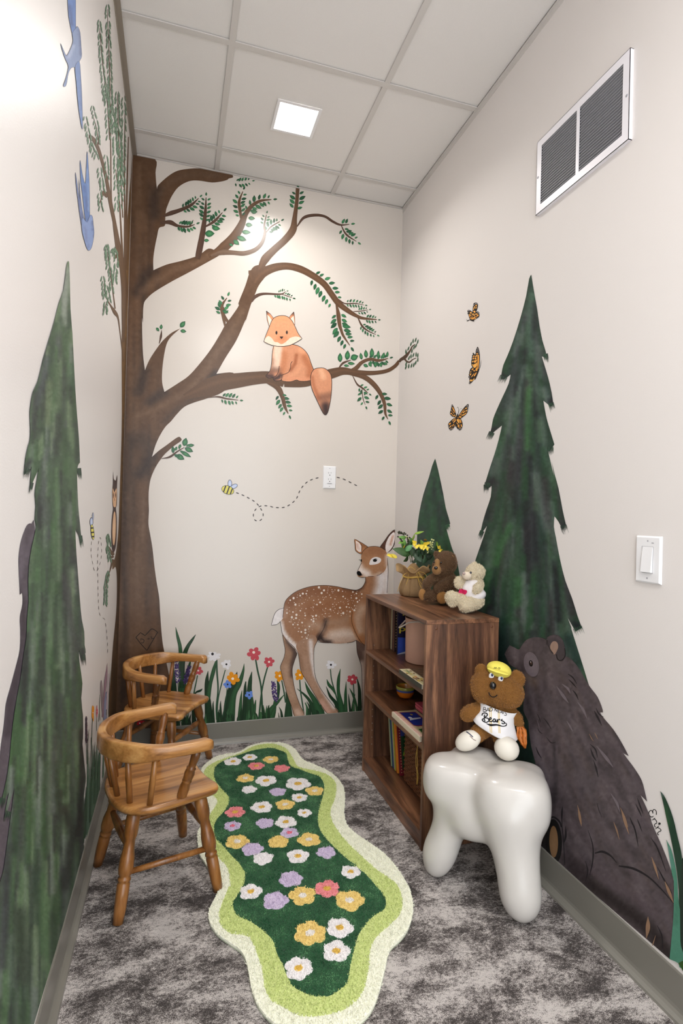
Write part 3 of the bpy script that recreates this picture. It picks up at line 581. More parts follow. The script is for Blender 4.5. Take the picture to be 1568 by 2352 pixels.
q.line(P('A7 255,355 242,420 237,500 225,560 205,590 188,612 215,628 250,625'), 1.2, INK); q.line(P('A7 303,525 295,575 275,610 250,625 262,650 300,650 322,640 327,602 327,602 380,580 400,540 402,505 415,485'), 1.2, INK); q.line(P('A7 322,640 335,655 400,660 450,645 480,655 540,655 600,640'), 1.2, INK); q.line(P('A7 415,340 460,350 510,380 550,430 575,500 598,558'), 1.2, INK)
q.build('body', M_paint, fox, smooth=False)
q = Paint('B', 0.0044, 0.00004)
q.poly(P('A7 598,556 640,542 690,545 730,575 750,620 753,700 745,800 725,900 705,942 680,930 640,850 590,740 572,670 575,600'), FX, grid=3, smooth=4, strokes=[(P('A7 660,560 680,620'), 12, (240, 188, 152), .8), (P('A7 700,870 705,935'), 20, (66, 48, 46), 1), (P('A7 650,800 700,790 740,780'), 16, (110, 76, 64), .6), (P('A7 585,620 600,700 640,800'), 7, (170, 100, 66), .6)])
q.line(P('A7 598,556 640,542 690,545 730,575 750,620 753,700 745,800 725,900 705,942 680,930 640,850 590,740 572,670 575,600'), 1.3, INK, closed=True); q.build('tail', M_paint, fox, smooth=False)
for e, inn in (('A7 192,52 225,78 260,122 240,150 218,190 200,130', 'A7 200,85 222,105 240,135 218,182 206,130'), ('A7 428,60 405,85 385,112 405,150 437,172 435,110', 'A7 425,95 405,115 395,125 415,152 434,165')):
    q = Paint('B', 0.0040, 0.00004); q.poly(P(e), (222, 152, 112), grid=3, strokes=[(P(e)[:1] * 2, 14, (84, 62, 58), 1)]); q.poly(P(inn), (246, 222, 206), grid=0); q.line(P(e), .8, INK, 1, closed=True); q.build('ear', M_paint, fox, smooth=False)
q = Paint('B', 0.0048, 0.00004)
hd = P('A7 170,315 185,270 215,195 240,135 270,105 320,93 370,100 410,135 440,190 465,245 498,290 498,290 460,315 400,345 350,355 280,355 220,340 170,315')
q.poly(hd, (230, 164, 124), grid=3, smooth=4, strokes=[(P('A7 300,110 340,110'), 14, (236, 164, 118), .7), (P('A7 300,290 330,300 350,290'), 12, (214, 140, 98), .6)])
q.poly(P('A7 170,315 205,268 240,288 262,318 290,322 320,338 350,325 380,300 400,283 450,272 498,290 460,315 400,345 350,355 280,355 220,340'), (248, 220, 200), grid=3, smooth=3)
q.line(hd, 1.2, INK, 4)
for s in ('A7 279,240', 'A7 368,237'):
    e = P(s)[0]; q.disc(e[0], e[1], 2.4, 4.4, col=(84, 60, 52)); q.disc(e[0] - .2, e[1] - .3, 1.1, 2.2, col=(24, 18, 16))
q.poly(P('A7 306,272 338,272 330,288 322,294 313,286'), (58, 34, 34), grid=0)
q.build('head', M_paint, fox, smooth=False)
# ------------------------------------------------------------------ bees with dashed flight trails
def dashes(pt, path, dash, gap, w, col=(84, 78, 76)):
    A = cr([p[:2] for p in path], 12); d = np.r_[0, np.cumsum(np.linalg.norm(np.diff(A, axis=0), axis=1))]; s = 0
    while s + dash < d[-1]:
        m = [(np.interp(s + dash * k, d, A[:, 0]), np.interp(s + dash * k, d, A[:, 1]), w * (1 if k == .5 else .55)) for k in (0, .5, 1)]; pt.rib(m, col, 2, k=1); s += dash + gap
bee = mural('painted_bee', 'yellow and black striped bee with a long looping dashed trail, painted on the back wall', 'painted bee', ('B', 524, 1122))
q = Paint('B', 0.0012, 0.00004)
dashes(q, P('B3 1262,358 1330,385 1385,413 1440,448 1478,495 1505,545 1498,590 1465,615 1428,602 1418,555 1440,508 1490,478 1560,480 P 628,1165 648,1166 664,1160 680,1146 690,1124 704,1108 720,1100 738,1096'), 7, 6.5, 2.6); q.build('dashed_trail', M_paint, bee, smooth=False); q = Paint('B', 0.0012, 0.00004); dashes(q, P('P 773,1096 790,1101 812,1112 820,1116'), 7.5, 7, 2.6)
q.build('dashed_trail', M_paint, bee, smooth=False)
def mkbee(o, wall, cx, cy, rx, ry, rot, wings, off=0.0014):
    q = Paint(wall, off, 0.00005)
    for (x, y, a, b, r) in wings: q.disc(x, y, a + 1.0, b + 1.0, r, INK, 20); q.disc(x, y, a, b, r, (188, 204, 238), 20, (214, 222, 244))
    q.build('wings', M_paint, o, smooth=False)
    q = Paint(wall, off + 0.001, 0.00005); q.disc(cx, cy, rx + 1.0, ry + 1.0, rot, INK, 24); q.disc(cx, cy, rx, ry, rot, (226, 216, 104), 24)
    r = math.radians(rot)
    for t in (-.55, .05, .62):
        h = ry * math.sqrt(max(0, 1 - t * t)); c = np.array([cx + t * rx * math.cos(r), cy + t * rx * math.sin(r)]); n = np.array([-math.sin(r), math.cos(r)]); q.rib([(*(c - n * h), rx * .2), (*c, rx * .2), (*(c + n * h), rx * .2)], INK, 2, k=1)
    q.build('body', M_paint, o, smooth=False)
mkbee(bee, 'B', 523, 1125.5, 14, 9, 20, [(527.7, 1110.7, 4, 8, 0), (537.6, 1117, 7.6, 4.2, -25)])
bee2 = mural('painted_bee', 'striped bee painted on the left wall between the dark spruce and the owl', 'painted bee', ('L', 212, 1210))
q = Paint('L', 0.0012, 0.00004)
dashes(q, P('B1 760,700 757,800 770,880 790,950 820,920 845,800 835,670 820,700 812,850 815,1100 820,1250 835,1320 870,1350 885,1440 893,1560 895,1640'), 8, 7, 1.0, (110, 100, 98)); q.build('dashed_trail', M_paint, bee2, smooth=False)
mkbee(bee2, 'L', 212.5, 1222, 17, 3.0, 84, [(210, 1199, 3.0, 9.5, 0), (213.5, 1186, 1.0, 8, 0)])
# ------------------------------------------------------------------ owl on the left wall
owl = mural('painted_owl', 'dark brown owl with tan face and belly, painted on the left wall', 'painted owl', ('L', 262, 1262))
q = Paint('L', 0.0026, 0.00005)
q.poly(P('B1 940,118 944,175 955,192 965,190 972,150 975,175 972,260 973,330 970,400 963,425 968,470 971,540 968,680 960,755 945,790 932,762 925,650 928,540 934,470 940,430 936,390 933,290 939,220'), (66, 42, 38), grid=5, smooth=3); q.build('body', M_paint, owl, smooth=False)
q = Paint('L', 0.0034, 0.00005)
TAN = (226, 184, 146)
q.poly(P('B1 936,262 944,275 951,292 960,270 969,262 968,330 965,380 962,412 948,415 940,398 936,340'), TAN, grid=4, smooth=3)
for s in ('B1 943,318', 'B1 960,315'):
    e = P(s)[0]; q.disc(e[0], e[1], 1.3, 7, col=(150, 104, 80)); q.disc(e[0], e[1], .6, 3.2, col=(40, 28, 26))
e = P('B1 951,352')[0]; q.disc(e[0], e[1], .7, 4, col=(170, 104, 60)); q.build('face', M_paint, owl, smooth=False)
q = Paint('L', 0.0034, 0.00005); e = P('B1 948,592')[0]; q.disc(e[0], e[1], 3.9, 39, 1.5, TAN, 24, (238, 204, 170)); q.build('belly', M_paint, owl, smooth=False)
# ------------------------------------------------------------------ two blue birds, left wall
for (lab, y, parts_) in (('upper of the two blue birds painted high on the left wall', 150,
   (('wing', 'A1 432,-200 470,-220 485,-60 487,90 485,200 466,217 450,150 438,60', (104, 134, 190), [('A1 445,40 462,160', 8, (74, 92, 140))]),
    ('body', 'A1 465,215 490,178 500,172 515,210 522,300 525,362 510,395 487,430 460,435 440,470 430,530 420,556 408,550 425,500 440,430 425,390 410,350 390,280 412,330 430,358 455,310 470,262', (132, 150, 188), [('A1 512,200 522,350', 7, (96, 108, 146)), ('A1 470,300 440,370', 9, (176, 186, 212))]),
    ('tail', 'A1 483,430 510,395 520,500 528,650 531,832 512,740 500,640 490,520', (110, 138, 190), [('A1 520,430 529,700', 5, (92, 112, 158))]))),
  ('lower blue bird, painted diving on the left wall above the pointed spruce', 560,
   (('wing', 'A1 561,975 568,1060 575,1200 577,1380 575,1440 550,1420 530,1250 518,1150 515,1030 530,1120 548,1180 555,1080', (102, 134, 190), [('A1 545,1200 565,1420', 5, (84, 104, 156)), ('A1 560,1100 572,1350', 4, (150, 174, 214))]),
    ('wing', 'A1 486,1110 500,1200 512,1280 508,1150 522,1300 540,1400 560,1440 560,1480 530,1470 512,1370 498,1260 489,1180', (120, 136, 178), [('A1 505,1250 530,1420', 4, (94, 104, 146))]),
    ('body', 'A1 530,1400 560,1430 578,1385 594,1392 600,1440 605,1500 597,1560 587,1595 575,1610 560,1600 541,1540 526,1470', (136, 158, 204), [('A1 545,1460 565,1590', 6, (120, 136, 180)), ('A1 596,1420 602,1520', 4, (90, 108, 156))])))):
    o = mural('painted_bird', lab, 'painted bird', ('L', 190, y)); k = 0
    for (nm, s, c, st) in parts_:
        q = Paint('L', 0.0012 + k * .0006, 0.00005); k += 1; q.poly(P(s), c, grid=5, smooth=3, strokes=[(P(a), b * .8, cc, .8) for (a, b, cc) in st]); q.line(P(s), .7, (84, 92, 116), 3, closed=True); q.build(nm, M_paint, o, smooth=False)
# ------------------------------------------------------------------ deer
deer = mural('painted_deer', 'brown spotted deer with white tail, painted standing among flowers on the back wall', 'painted deer', ('B', 760, 1640))
BR = (166, 122, 92); BD = (134, 88, 60); BL = (222, 202, 188); WH = (240, 234, 234)
def dpart(nm, outline, col, st, off, lines=(), grid=4, sm=4, extra=None):
    q = Paint('B', off, 0.00004); q.poly(P(outline), col, grid=grid, smooth=sm, strokes=[(P('B5 ' + a), w, c, s) for (a, w, c, s) in st], jit=2)
    for l in lines: q.line(P('B5 ' + l), 1.0, INK)
    if extra: extra(q)
    q.build(nm, M_paint, deer, smooth=False)
dpart('far_hind_leg', 'B5 348,1085 355,1140 370,1220 362,1290 330,1370 335,1420 370,1560 400,1660 430,1740 455,1822 545,1812 500,1710 460,1590 440,1480 435,1400 450,1340 480,1250 440,1200 390,1150', (168, 134, 110),
    [('470,1240 440,1350 435,1450', 12, (84, 66, 60), .9), ('400,1150 440,1210 478,1260', 12, (84, 66, 60), .8), ('375,1380 390,1500 440,1650', 12, (196, 164, 142), .6), ('480,1780 500,1810', 14, (226, 196, 180), .7)], .0040, ['348,1085 355,1140 370,1220 362,1290 330,1370 335,1420 370,1560 400,1660 430,1740 455,1822', '545,1812 500,1710 460,1590 440,1480 435,1400 450,1340 480,1250'])
dpart('far_foreleg', 'B5 1012,1110 1018,1240 1045,1330 1060,1400 1063,1600 1067,1772 1150,1762 1150,1200 1050,1120', (112, 90, 82), [('1060,1350 1085,1600 1090,1760', 12, (224, 208, 200), .9), ('1090,1250 1090,1400', 10, (190, 164, 150), .6)], .0040, ['1012,1110 1018,1240 1045,1330 1060,1400 1063,1600 1067,1772'])
dpart('tail', 'B5 358,848 310,865 275,905 246,1005 246,1005 300,995 330,968 352,935', WH, [('350,860 340,930', 5, (214, 200, 200), .6)], .0040, ['358,848 310,865 275,905 246,1005 246,1005 300,995 330,968'])
def spots(q):
    reg = P('B5 395,800 480,715 600,670 750,655 900,690 1000,700 1090,660 1080,720 1040,800 1000,880 960,930 800,920 700,940 640,1040 540,1180 470,1050 400,1010 380,900'); lo = np.min(reg, 0); hi = np.max(reg, 0); k = 0; pts = []
    while len(pts) < 190 and k < 6000:
        k += 1; p = RNG.uniform(lo, hi); r = random.choice([.55, .7, .8, 1.0, 1.3, 1.9, 2.5])
        if pip([p], reg)[0] and all(math.hypot(p[0] - a[0], p[1] - a[1]) > r + a[2] + 1.4 for a in pts): pts.append((p[0], p[1], r)); q.disc(p[0], p[1], r, r * random.uniform(.9, 1.2), col=(240, 228, 218), n=8)
dpart('torso', 'B5 1097,565 1092,610 1065,660 1020,685 980,685 900,670 830,655 740,645 650,648 560,665 480,695 420,735 375,785 358,850 350,940 330,970 336,1030 350,1090 395,1150 450,1200 490,1262 600,1262 640,1160 662,1140 700,1158 760,1163 850,1170 930,1163 975,1155 1010,1138 1050,1160 1105,1198 1150,1215 1180,1100 1200,900 1287,760 1300,600 1298,500 1280,400 1180,500', BR,
    [('400,800 470,730 600,690 800,690 980,720', 26, BD, .75), ('600,850 750,830 900,840 1000,800', 34, (148, 98, 66), .6), ('1240,560 1240,650 1200,760', 24, WH, 1), ('1280,480 1290,600 1280,740', 10, WH, 1), ('1110,600 1110,700 1090,800', 12, (170, 122, 88), .7), ('330,980 350,1060 400,1130 470,1200 490,1255', 9, WH, 1), ('800,1100 900,1080 980,1090', 26, BL, .95), ('680,1140 760,1130 900,1150 1000,1120', 14, (198, 172, 156), .8),
     ('740,965 715,1040 665,1135', 11, (58, 44, 42), .95), ('680,1110 720,1145 780,1160', 9, (50, 40, 40), .9), ('760,980 860,980 960,930', 16, (174, 144, 122), .6), ('1010,690 1060,665 1090,610', 7, (70, 48, 40), .6), ('900,670 1000,690 1060,670', 7, (84, 58, 48), .6),
     ('1060,850 1020,950 1040,1060', 22, (206, 176, 154), .8), ('975,880 970,960 1000,1060 1050,1150', 8, (176, 116, 72), .9), ('1060,1100 1100,1170', 10, (176, 116, 72), .6), ('600,1010 660,1000 700,1040', 18, (190, 158, 136), .7), ('560,1060 600,1150 560,1240', 16, (160, 126, 104), .5), ('380,850 370,930', 8, (190, 158, 140), .6)], .0048,
    ['1093,568 1092,610 1065,660 1020,685 980,685 900,670 830,655 740,645 650,648 560,665 480,695 420,735 375,785 358,850 350,935', '1290,398 1298,500 1294,600 1287,715', '328,970 336,1030 350,1090 395,1150 450,1200 488,1255', '742,962 715,1040 662,1138 700,1158 768,1163', '928,1163 975,1155 1012,1138', '975,880 968,960 1000,1060 1050,1150 1105,1198'], 5, 4, spots)
dpart('near_hind_leg', 'B5 470,1180 490,1262 500,1330 515,1420 560,1500 620,1600 680,1700 745,1794 850,1785 790,1710 700,1590 650,1490 632,1400 628,1300 632,1210 660,1140 620,1090 540,1120', (172, 136, 112),
    [('600,1150 610,1300 640,1450 720,1600 810,1740', 9, WH, .85), ('550,1300 580,1450 650,1600', 12, (186, 152, 130), .7), ('500,1280 520,1400', 8, (140, 106, 84), .5), ('700,1700 760,1780', 14, (222, 178, 162), .7)], .0056, ['662,1140 632,1210 628,1300 632,1400 650,1490 700,1590 790,1710 850,1785', '488,1255 500,1330 515,1420 560,1500 620,1600 680,1700 745,1794'])
dpart('ear', 'B5 995,228 1060,262 1118,300 1090,320 1072,335 1058,362 1035,355 1005,330 1000,290', (178, 124, 84), [('1075,285 1100,300', 8, (140, 96, 66), .7)], .0060, ['1058,362 1035,355 1005,330 1000,290 995,228 995,228 1060,262 1118,300'], 3, 3, lambda q: (q.poly(P('B5 1005,240 1038,262 1056,290 1056,345 1034,344 1012,322'), (238, 226, 220), grid=4, strokes=[(P('B5 1020,270 1030,320'), 5, (206, 160, 140), .7)]), q.line(P('B5 1040,255 1062,290 1056,355'), .9, INK)))
dpart('ear', 'B5 1225,300 1268,240 1310,182 1360,145 1363,220 1355,270 1330,320 1303,342 1282,350 1262,328', (92, 62, 50), [], .0060, ['1225,300 1268,240 1310,182 1360,145 1363,220 1355,270 1330,320 1303,342'], 3, 3, lambda q: q.poly(P('B5 1282,348 1274,285 1305,208 1350,165 1357,210 1345,280 1322,318 1303,338'), (238, 228, 224), grid=3, smooth=3, strokes=[(P('B5 1340,200 1318,280'), 4, (196, 140, 112), .8)]))
def face(q):
    q.poly(P('B5 1128,455 1140,415 1170,392 1210,392 1235,410 1225,438 1190,455 1150,460'), WH, grid=4, smooth=3)
    q.poly(P('B5 1160,425 1175,408 1192,410 1198,424 1180,434'), (20, 16, 18), grid=0, smooth=3); q.line(P('B5 1158,418 1170,410 1190,404 1200,412'), 1.0, INK)
    q.poly(P('B5 1050,415 1060,405 1062,430 1054,436'), (20, 16, 18), grid=0); q.line(P('B5 1034,414 1052,418'), .8, INK)
    q.poly(P('B5 1015,530 1026,517 1044,519 1062,550 1040,560 1022,550'), (16, 14, 16), grid=0, smooth=3); q.line(P('B5 1040,560 1065,552 1072,545'), .8, INK)
    q.line(P('B5 1195,555 1215,552 1242,535'), .9, INK); q.line(P('B5 1035,565 1060,574 1090,572'), .8, INK); q.line(P('B5 1115,563 1168,562'), .8, INK)
dpart('head', 'B5 1058,365 1078,330 1120,300 1180,293 1235,305 1265,325 1284,350 1290,400 1285,470 1262,520 1220,545 1160,562 1100,568 1045,572 1020,550 1030,500 1050,455 1058,430 1055,400', (180, 134, 100),
    [('1100,340 1180,320 1240,340', 22, (150, 104, 74), .7), ('1040,500 1070,520 1110,540', 16, (238, 224, 216), 1), ('1045,480 1060,460', 8, (232, 216, 206), .8), ('1100,560 1180,555 1230,530', 6, (232, 216, 206), .6), ('1285,380 1290,470', 7, (232, 220, 214), .8), ('1075,360 1080,440', 12, (160, 116, 84), .5)], .0064, ['1058,365 1078,330 1120,300 1180,293 1235,305 1265,325', '1058,440 1050,458 1030,500 1018,535'], 4, 4, face)
# ------------------------------------------------------------------ flowers and grass along the foot of the back wall
GR = [(34, 60, 40), (44, 76, 50), (28, 50, 34), (58, 92, 62)]
def blade(q, s, c=None):
    A = P(s); c = random.choice(GR[:3]) if c is None else c; A[-1] = (A[-1][0], A[-1][1] + 7, A[-1][2])
    q.rib(A, c, 6, k=2, col2=tuple(np.array(c) * 1.3))
def flower(name, label, group, wall, at, r, col, centre, stem, npet=6, seed=0, ry=1.0, cr_=.2, off=0.0022, rot=0):
    x, y = P(at)[0]; k = CROP[at.split()[0]][2]; r *= k
    o = mural(name, label, 'painted flower', (wall, x, y + r), group)
    if stem: q = Paint(wall, off - .0006, 0.00003); q.rib(P(stem), (50, 84, 62), 6, k=1); q.build('stem', M_paint, o, smooth=False)
    q = Paint(wall, off, 0.00003); a0 = random.random() * 6 if not rot else rot
    n = 8 * npet; a = np.linspace(0, 2 * math.pi, n, endpoint=False)
    rad = r * (0.62 + 0.38 * np.abs(np.cos((a - a0) * npet / 2)) ** .7) * (1 + 0.1 * np.sin(3 * a + a0)); Q = np.stack([x + rad * np.cos(a), y + rad * np.sin(a) * ry], 1); Q = np.vstack([Q, [[x, y]]]); c = np.repeat([col], n + 1, 0).astype(float); c[:n:4] -= 10
    q.put(Q, [(i, (i + 1) % n, n) for i in range(n)], c); q.build('petals', M_paint, o, smooth=False)
    q = Paint(wall, off + .0006, 0.00003); q.disc(x + centre[1] * k, y + centre[2] * k, r * cr_, col=centre[0]); q.build('flower_centre', M_paint, o, smooth=False)
    return o
PK = (204, 84, 96); OW = (236, 234, 238); OR = (236, 156, 30); BU = (112, 146, 222)
WC = ((250, 236, 226), 0, 0); KC = ((24, 22, 26), 0, 0)
flower('painted_flower', 'drooping white flower with black centre, painted beside the arm tip of the far chair', None, 'B', 'B4 1062,342', 62, OW, ((24, 22, 26), -12, -20), 'B4 1088,375,14 1090,480,16 1100,640,14 1085,800,14 1090,915,18', 7, ry=.72)
flower('painted_flower', 'smaller white flower with black centre, painted just above the large orange flower', None, 'B', 'B4 1175,415', 46, OW, KC, 'B4 1165,465,8 1140,560,10 1110,680,10 1095,780,12 1090,910,12', 6)
flower('painted_flower', 'pink flower painted behind the turned front post of the far chair', None, 'B', 'B4 922,472', 42, PK, WC, 'B4 915,515,10 900,590,11 885,665,12 870,800,12 870,960,12', 6)
flower('painted_flower', 'large orange flower painted right above a small blue flower', None, 'B', 'B4 1232,545', 60, OR, WC, 'B4 1215,600,10 1200,760,12 1180,930,14', 6)
flower('painted_flower', 'small blue flower painted touching the lower left of the large orange flower', None, 'B', 'B4 1186,596', 38, BU, KC, 'B4 1182,630,8 1175,700,9 1160,800,10 1130,930,12', 5, off=.0032)
flower('painted_flower', 'small blue flower painted low over a dark leaf, left of the crossed pink flower stems', None, 'B', 'B4 1380,690', 38, BU, KC, None, 5, off=.0034)
flower('painted_flower', 'large pink flower, the highest of the flowers painted on the back wall', None, 'B', 'B5 92,1262', 62, PK, ((250, 236, 226), -4, -14), 'B5 105,1310,14 125,1420,15 150,1530,15 160,1640,16 168,1850,18', 6)
flower('painted_flower', 'pink flower painted to the right of and lower than the highest pink flower', None, 'B', 'B5 226,1334', 48, PK, WC, 'B5 213,1380,12 180,1500,14 155,1640,14 135,1850,18', 6)
flower('painted_flower', 'orange flower painted half behind the left hind leg of the deer', None, 'B', 'B5 322,1460', 50, OR, WC, 'B5 340,1500,10 360,1600,12 375,1700,14', 6, off=.0030)
flower('painted_flower', 'orange flower painted between the two hind legs of the deer', None, 'B', 'B5 505,1452', 50, OR, WC, 'B5 502,1495,10 510,1600,12 525,1700,12 540,1800,12', 6, off=.0030)
flower('painted_flower', 'white flower with black centre painted under the belly of the deer', None, 'B', 'B5 783,1360', 48, OW, KC, 'B5 778,1400,9 790,1500,10 830,1640,12 860,1760,16', 6, ry=.82)
flower('painted_flower', 'pink flower painted right beside the bookcase edge, below the belly of the deer', None, 'B', 'B5 976,1492', 48, PK, WC, 'B5 985,1530,9 990,1640,10 980,1770,12', 6, off=.0030)
flower('painted_flower', 'orange flower painted on the left wall behind the near chair', None, 'L', 'D8 262,1075', 24, OR, WC, 'D8 255,1160,8 245,1400,8 235,1800,10', 4, ry=6.5, cr_=.35)
flower('painted_flower', 'thin pink flower painted on the left wall right of the orange one', None, 'L', 'D8 334,1055', 17, (214, 110, 124), WC, 'D8 330,1150,5 328,1400,7', 4, ry=6.5, cr_=.35)
def plume(label, wall, s, w_, n, stem, cols=((92, 72, 128), (70, 52, 102)), off=.0034, r=2.0):
    A = cr([p[:2] for p in P(s)], 8); o = mural('painted_hyacinth', label, 'painted flower', (wall, A[-1][0], A[-1][1]), None)
    q = Paint(wall, off - .0008, 0.00003); q.rib(P(stem), (46, 76, 54), 6, k=1); q.build('stem', M_paint, o, smooth=False)
    q = Paint(wall, off, 0.00001)
    for i in range(n):
        t = random.random(); k = t * (len(A) - 1); p = A[int(k)]; ww = w_ * (.45 + .55 * t); q.disc(p[0] + random.uniform(-1, 1) * ww, p[1] + random.uniform(-2, 2), r * (1 if wall == 'B' else .35) * random.uniform(.7, 1.2), r * random.uniform(.7, 1.2), col=rgb(random.choice(cols), 10), n=7)
    q.build('florets', M_paint, o, smooth=False)
plume('purple hyacinth spike painted left of the deer, below the two tall pink flowers', 'B', 'B5 262,1520 275,1600 292,1695', 7, 70, 'B5 290,1690,6 285,1780,8 270,1850,10')
plume('left of the two purple hyacinth spikes painted behind the far chair', 'B', 'B4 725,395 735,480 738,590', 7, 70, 'B4 738,580,6 745,700,8 750,900,10')
plume('right of the two purple hyacinth spikes painted behind the far chair', 'B', 'B4 842,435 820,510 798,600', 7, 70, 'B4 800,590,6 790,700,8 780,900,10')
plume('dark purple spike painted on the left wall beside the spruce', 'L', 'D8 145,1180 145,1400 147,1600', 1.2, 60, 'D8 147,1600,5 150,1800,7 155,2000,8', ((76, 56, 72), (58, 44, 60)), r=5)
grass = mural('painted_grass', 'clump of dark green grass blades painted along the baseboard of the back wall', 'painted grass', ('B', 640, 1660)); grass['kind'] = 'stuff'
q = Paint('B', 0.0016, 0.00002)
for s in ('B4 718,80,3 735,160,24 755,240,32 762,300,34 770,420,50 775,900,60', 'B4 900,146,3 870,190,22 830,250,32 800,320,40 780,420,44 775,600,50', 'B4 680,365,4 690,450,30 700,600,50 720,940,60', 'B4 855,365,3 840,430,22 800,560,36 780,700,40', 'B4 1010,475,4 1000,560,34 1000,660,44 1010,780,60 1020,940,80',
  'B4 1080,385,10 1060,470,34 1030,590,34 1010,700,40', 'B4 1335,408,3 1325,480,24 1290,590,44 1240,700,50 1210,900,80', 'B4 1272,482,3 1250,560,50 1200,720,70 1180,930,90', 'B4 1405,482,4 1390,560,34 1385,650,40 1395,780,60 1400,910,80', 'B4 1352,568,4 1345,640,20 1345,760,40 1340,920,60', 'B4 1315,650,4 1305,740,24 1295,920,50',
  'B4 960,634,3 940,652,20 900,670,14 880,690,4', 'B4 1058,745,3 1055,800,16 1060,940,30', 'B4 1125,742,3 1122,800,16 1130,930,30', 'B4 1438,735,3 1430,800,20 1415,910,40', 'B4 1105,830,3 1110,870,16 1120,940,40', 'B4 1195,760,3 1190,830,20 1180,940,50', 'B4 860,790,3 880,860,24 890,960,50', 'B4 800,830,3 790,880,30 800,970,60', 'B4 940,800,3 930,880,26 925,960,60', 'B4 1560,780,4 1545,850,30 1530,900,40',
  'B4 560,700,3 580,800,60 600,1000,90', 'B4 640,800,20 660,900,60 680,990,90', 'B5 70,1422,4 55,1520,34 45,1640,44 40,1850,60', 'B5 15,1510,6 10,1600,30 5,1855,50', 'B5 108,1675,3 100,1740,20 80,1850,40', 'B5 145,1780,3 140,1848,20', 'B5 300,1500,10 312,1560,26 305,1640,20', 'B5 365,1625,3 310,1690,24 240,1770,44 200,1845,70', 'B5 280,1680,20 270,1760,40 230,1845,50',
  'B5 375,1600,4 395,1690,34 400,1760,60 400,1825,80', 'B5 315,1738,3 335,1780,16 345,1830,30', 'B5 310,1790,3 320,1832,14', 'B5 478,1575,3 545,1630,20 600,1700,30 640,1800,50', 'B5 548,1510,3 580,1590,30 640,1690,50 690,1795,90', 'B5 700,1700,20 700,1795,60', 'B5 548,1700,3 570,1750,18 580,1810,26', 'B5 565,1690,3 590,1740,16 600,1806,20', 'B5 745,1490,3 765,1540,26 800,1580,24 822,1600,4', 'B5 740,1555,3 775,1640,24 830,1710,34 860,1785,60',
  'B5 868,1395,3 852,1490,28 850,1600,30 870,1700,44 890,1780,60', 'B5 920,1510,3 915,1620,24 915,1700,30 910,1780,50', 'B5 940,1620,3 948,1700,16 960,1775,24', 'B5 950,1570,3 985,1640,20 1010,1720,20 1020,1770,24', 'B5 1018,1478,4 1038,1580,26 1042,1700,34 1042,1768,40', 'B5 1000,1620,3 985,1700,20 975,1775,30'): blade(q, s)
for i in range(70):
    x = random.choice([random.uniform(395, 520), random.uniform(520, 620), random.uniform(395, 830)]); yb = 1672 - (x - 400) * .094; h = random.uniform(10, 34); blade(q, 'P %f,%f,1 %f,%f,%f %f,%f,%f' % (x + random.uniform(-4, 4), yb - h, x, yb - h * .5, random.uniform(3, 6), x, yb, random.uniform(5, 10)), random.choice(GR))
q.build('blades', M_paint, grass, smooth=False)
tst = mural('painted_toadstool', 'red toadstool cap with white dots painted behind the legs of the far chair', 'painted toadstool', ('B', 322, 1668))
q = Paint('B', 0.0036, 0.00003); q.poly(P('B4 370,960 375,935 400,922 440,925 465,940 470,955 420,962'), (206, 34, 48), grid=0, smooth=3)
for s in ('B4 430,938', 'B4 455,942', 'B4 395,945'): e = P(s)[0]; q.disc(e[0], e[1], 1.8, 1.3, col=(240, 236, 236))
q.build('cap', M_paint, tst, smooth=False); q = Paint('B', 0.0030, 0.00003); q.poly(P('B4 405,958 440,958 438,1000 405,1002'), (226, 218, 210), grid=0); q.build('stalk', M_paint, tst, smooth=False)
gl = mural('painted_grass', 'mauve leaves and thin grass stems painted on the left wall behind the near chair', 'painted grass', ('L', 225, 1790)); gl['kind'] = 'stuff'
q = Paint('L', 0.0016, 0.00002)
blade(q, 'D8 412,490,14 412,560,34 420,700,44 425,860,36 432,1050,10', (124, 112, 116)); blade(q, 'D8 520,184,3 512,300,24 500,420,44 485,560,50 470,720,34 450,900,24 440,1100,40', (128, 104, 116)); blade(q, 'D8 548,370,8 540,500,24 525,700,20 510,960,30', (172, 160, 170)); blade(q, 'D8 500,700,14 485,900,50 480,1150,60', (120, 124, 150))
for s in ('D8 580,320,2 560,600,7 545,1050,8', 'D8 384,750,3 382,900,8 388,1160,8', 'D8 510,680,4 520,850,10 500,1060,10', 'D8 190,1370,3 182,1500,8 165,1700,10 172,2000,14', 'D8 230,1520,6 235,1750,12 225,1880,5', 'D8 365,1090,3 360,1180,8', 'D8 300,1600,3 290,1850,14 280,2000,18'): blade(q, s, (58, 66, 58))
for i in range(34):
    x = random.uniform(152, 360); y = random.uniform(1620, 2050); yb = (1778 + (240 - (180 + (x - 8) * .12752)) * 3.47 - 1500) / .12752; blade(q, 'D8 %f,%f,2 %f,%f,9 %f,%f,13' % (x, y, x - 4, (y + yb) / 2, x - 8, yb), rgb((72, 98, 80), 22))
for i in range(22):
    x = 232 + random.uniform(-40, 6); yb = 1780 + (238 - x) * 3.3; h = random.uniform(60, 130); blade(q, 'P %f,%f,.6 %f,%f,2.2 %f,%f,3' % (x + 2, yb - h, x, yb - h / 2, x - 1, yb), rgb((60, 88, 68), 20))
q.build('blades', M_paint, gl, smooth=False)
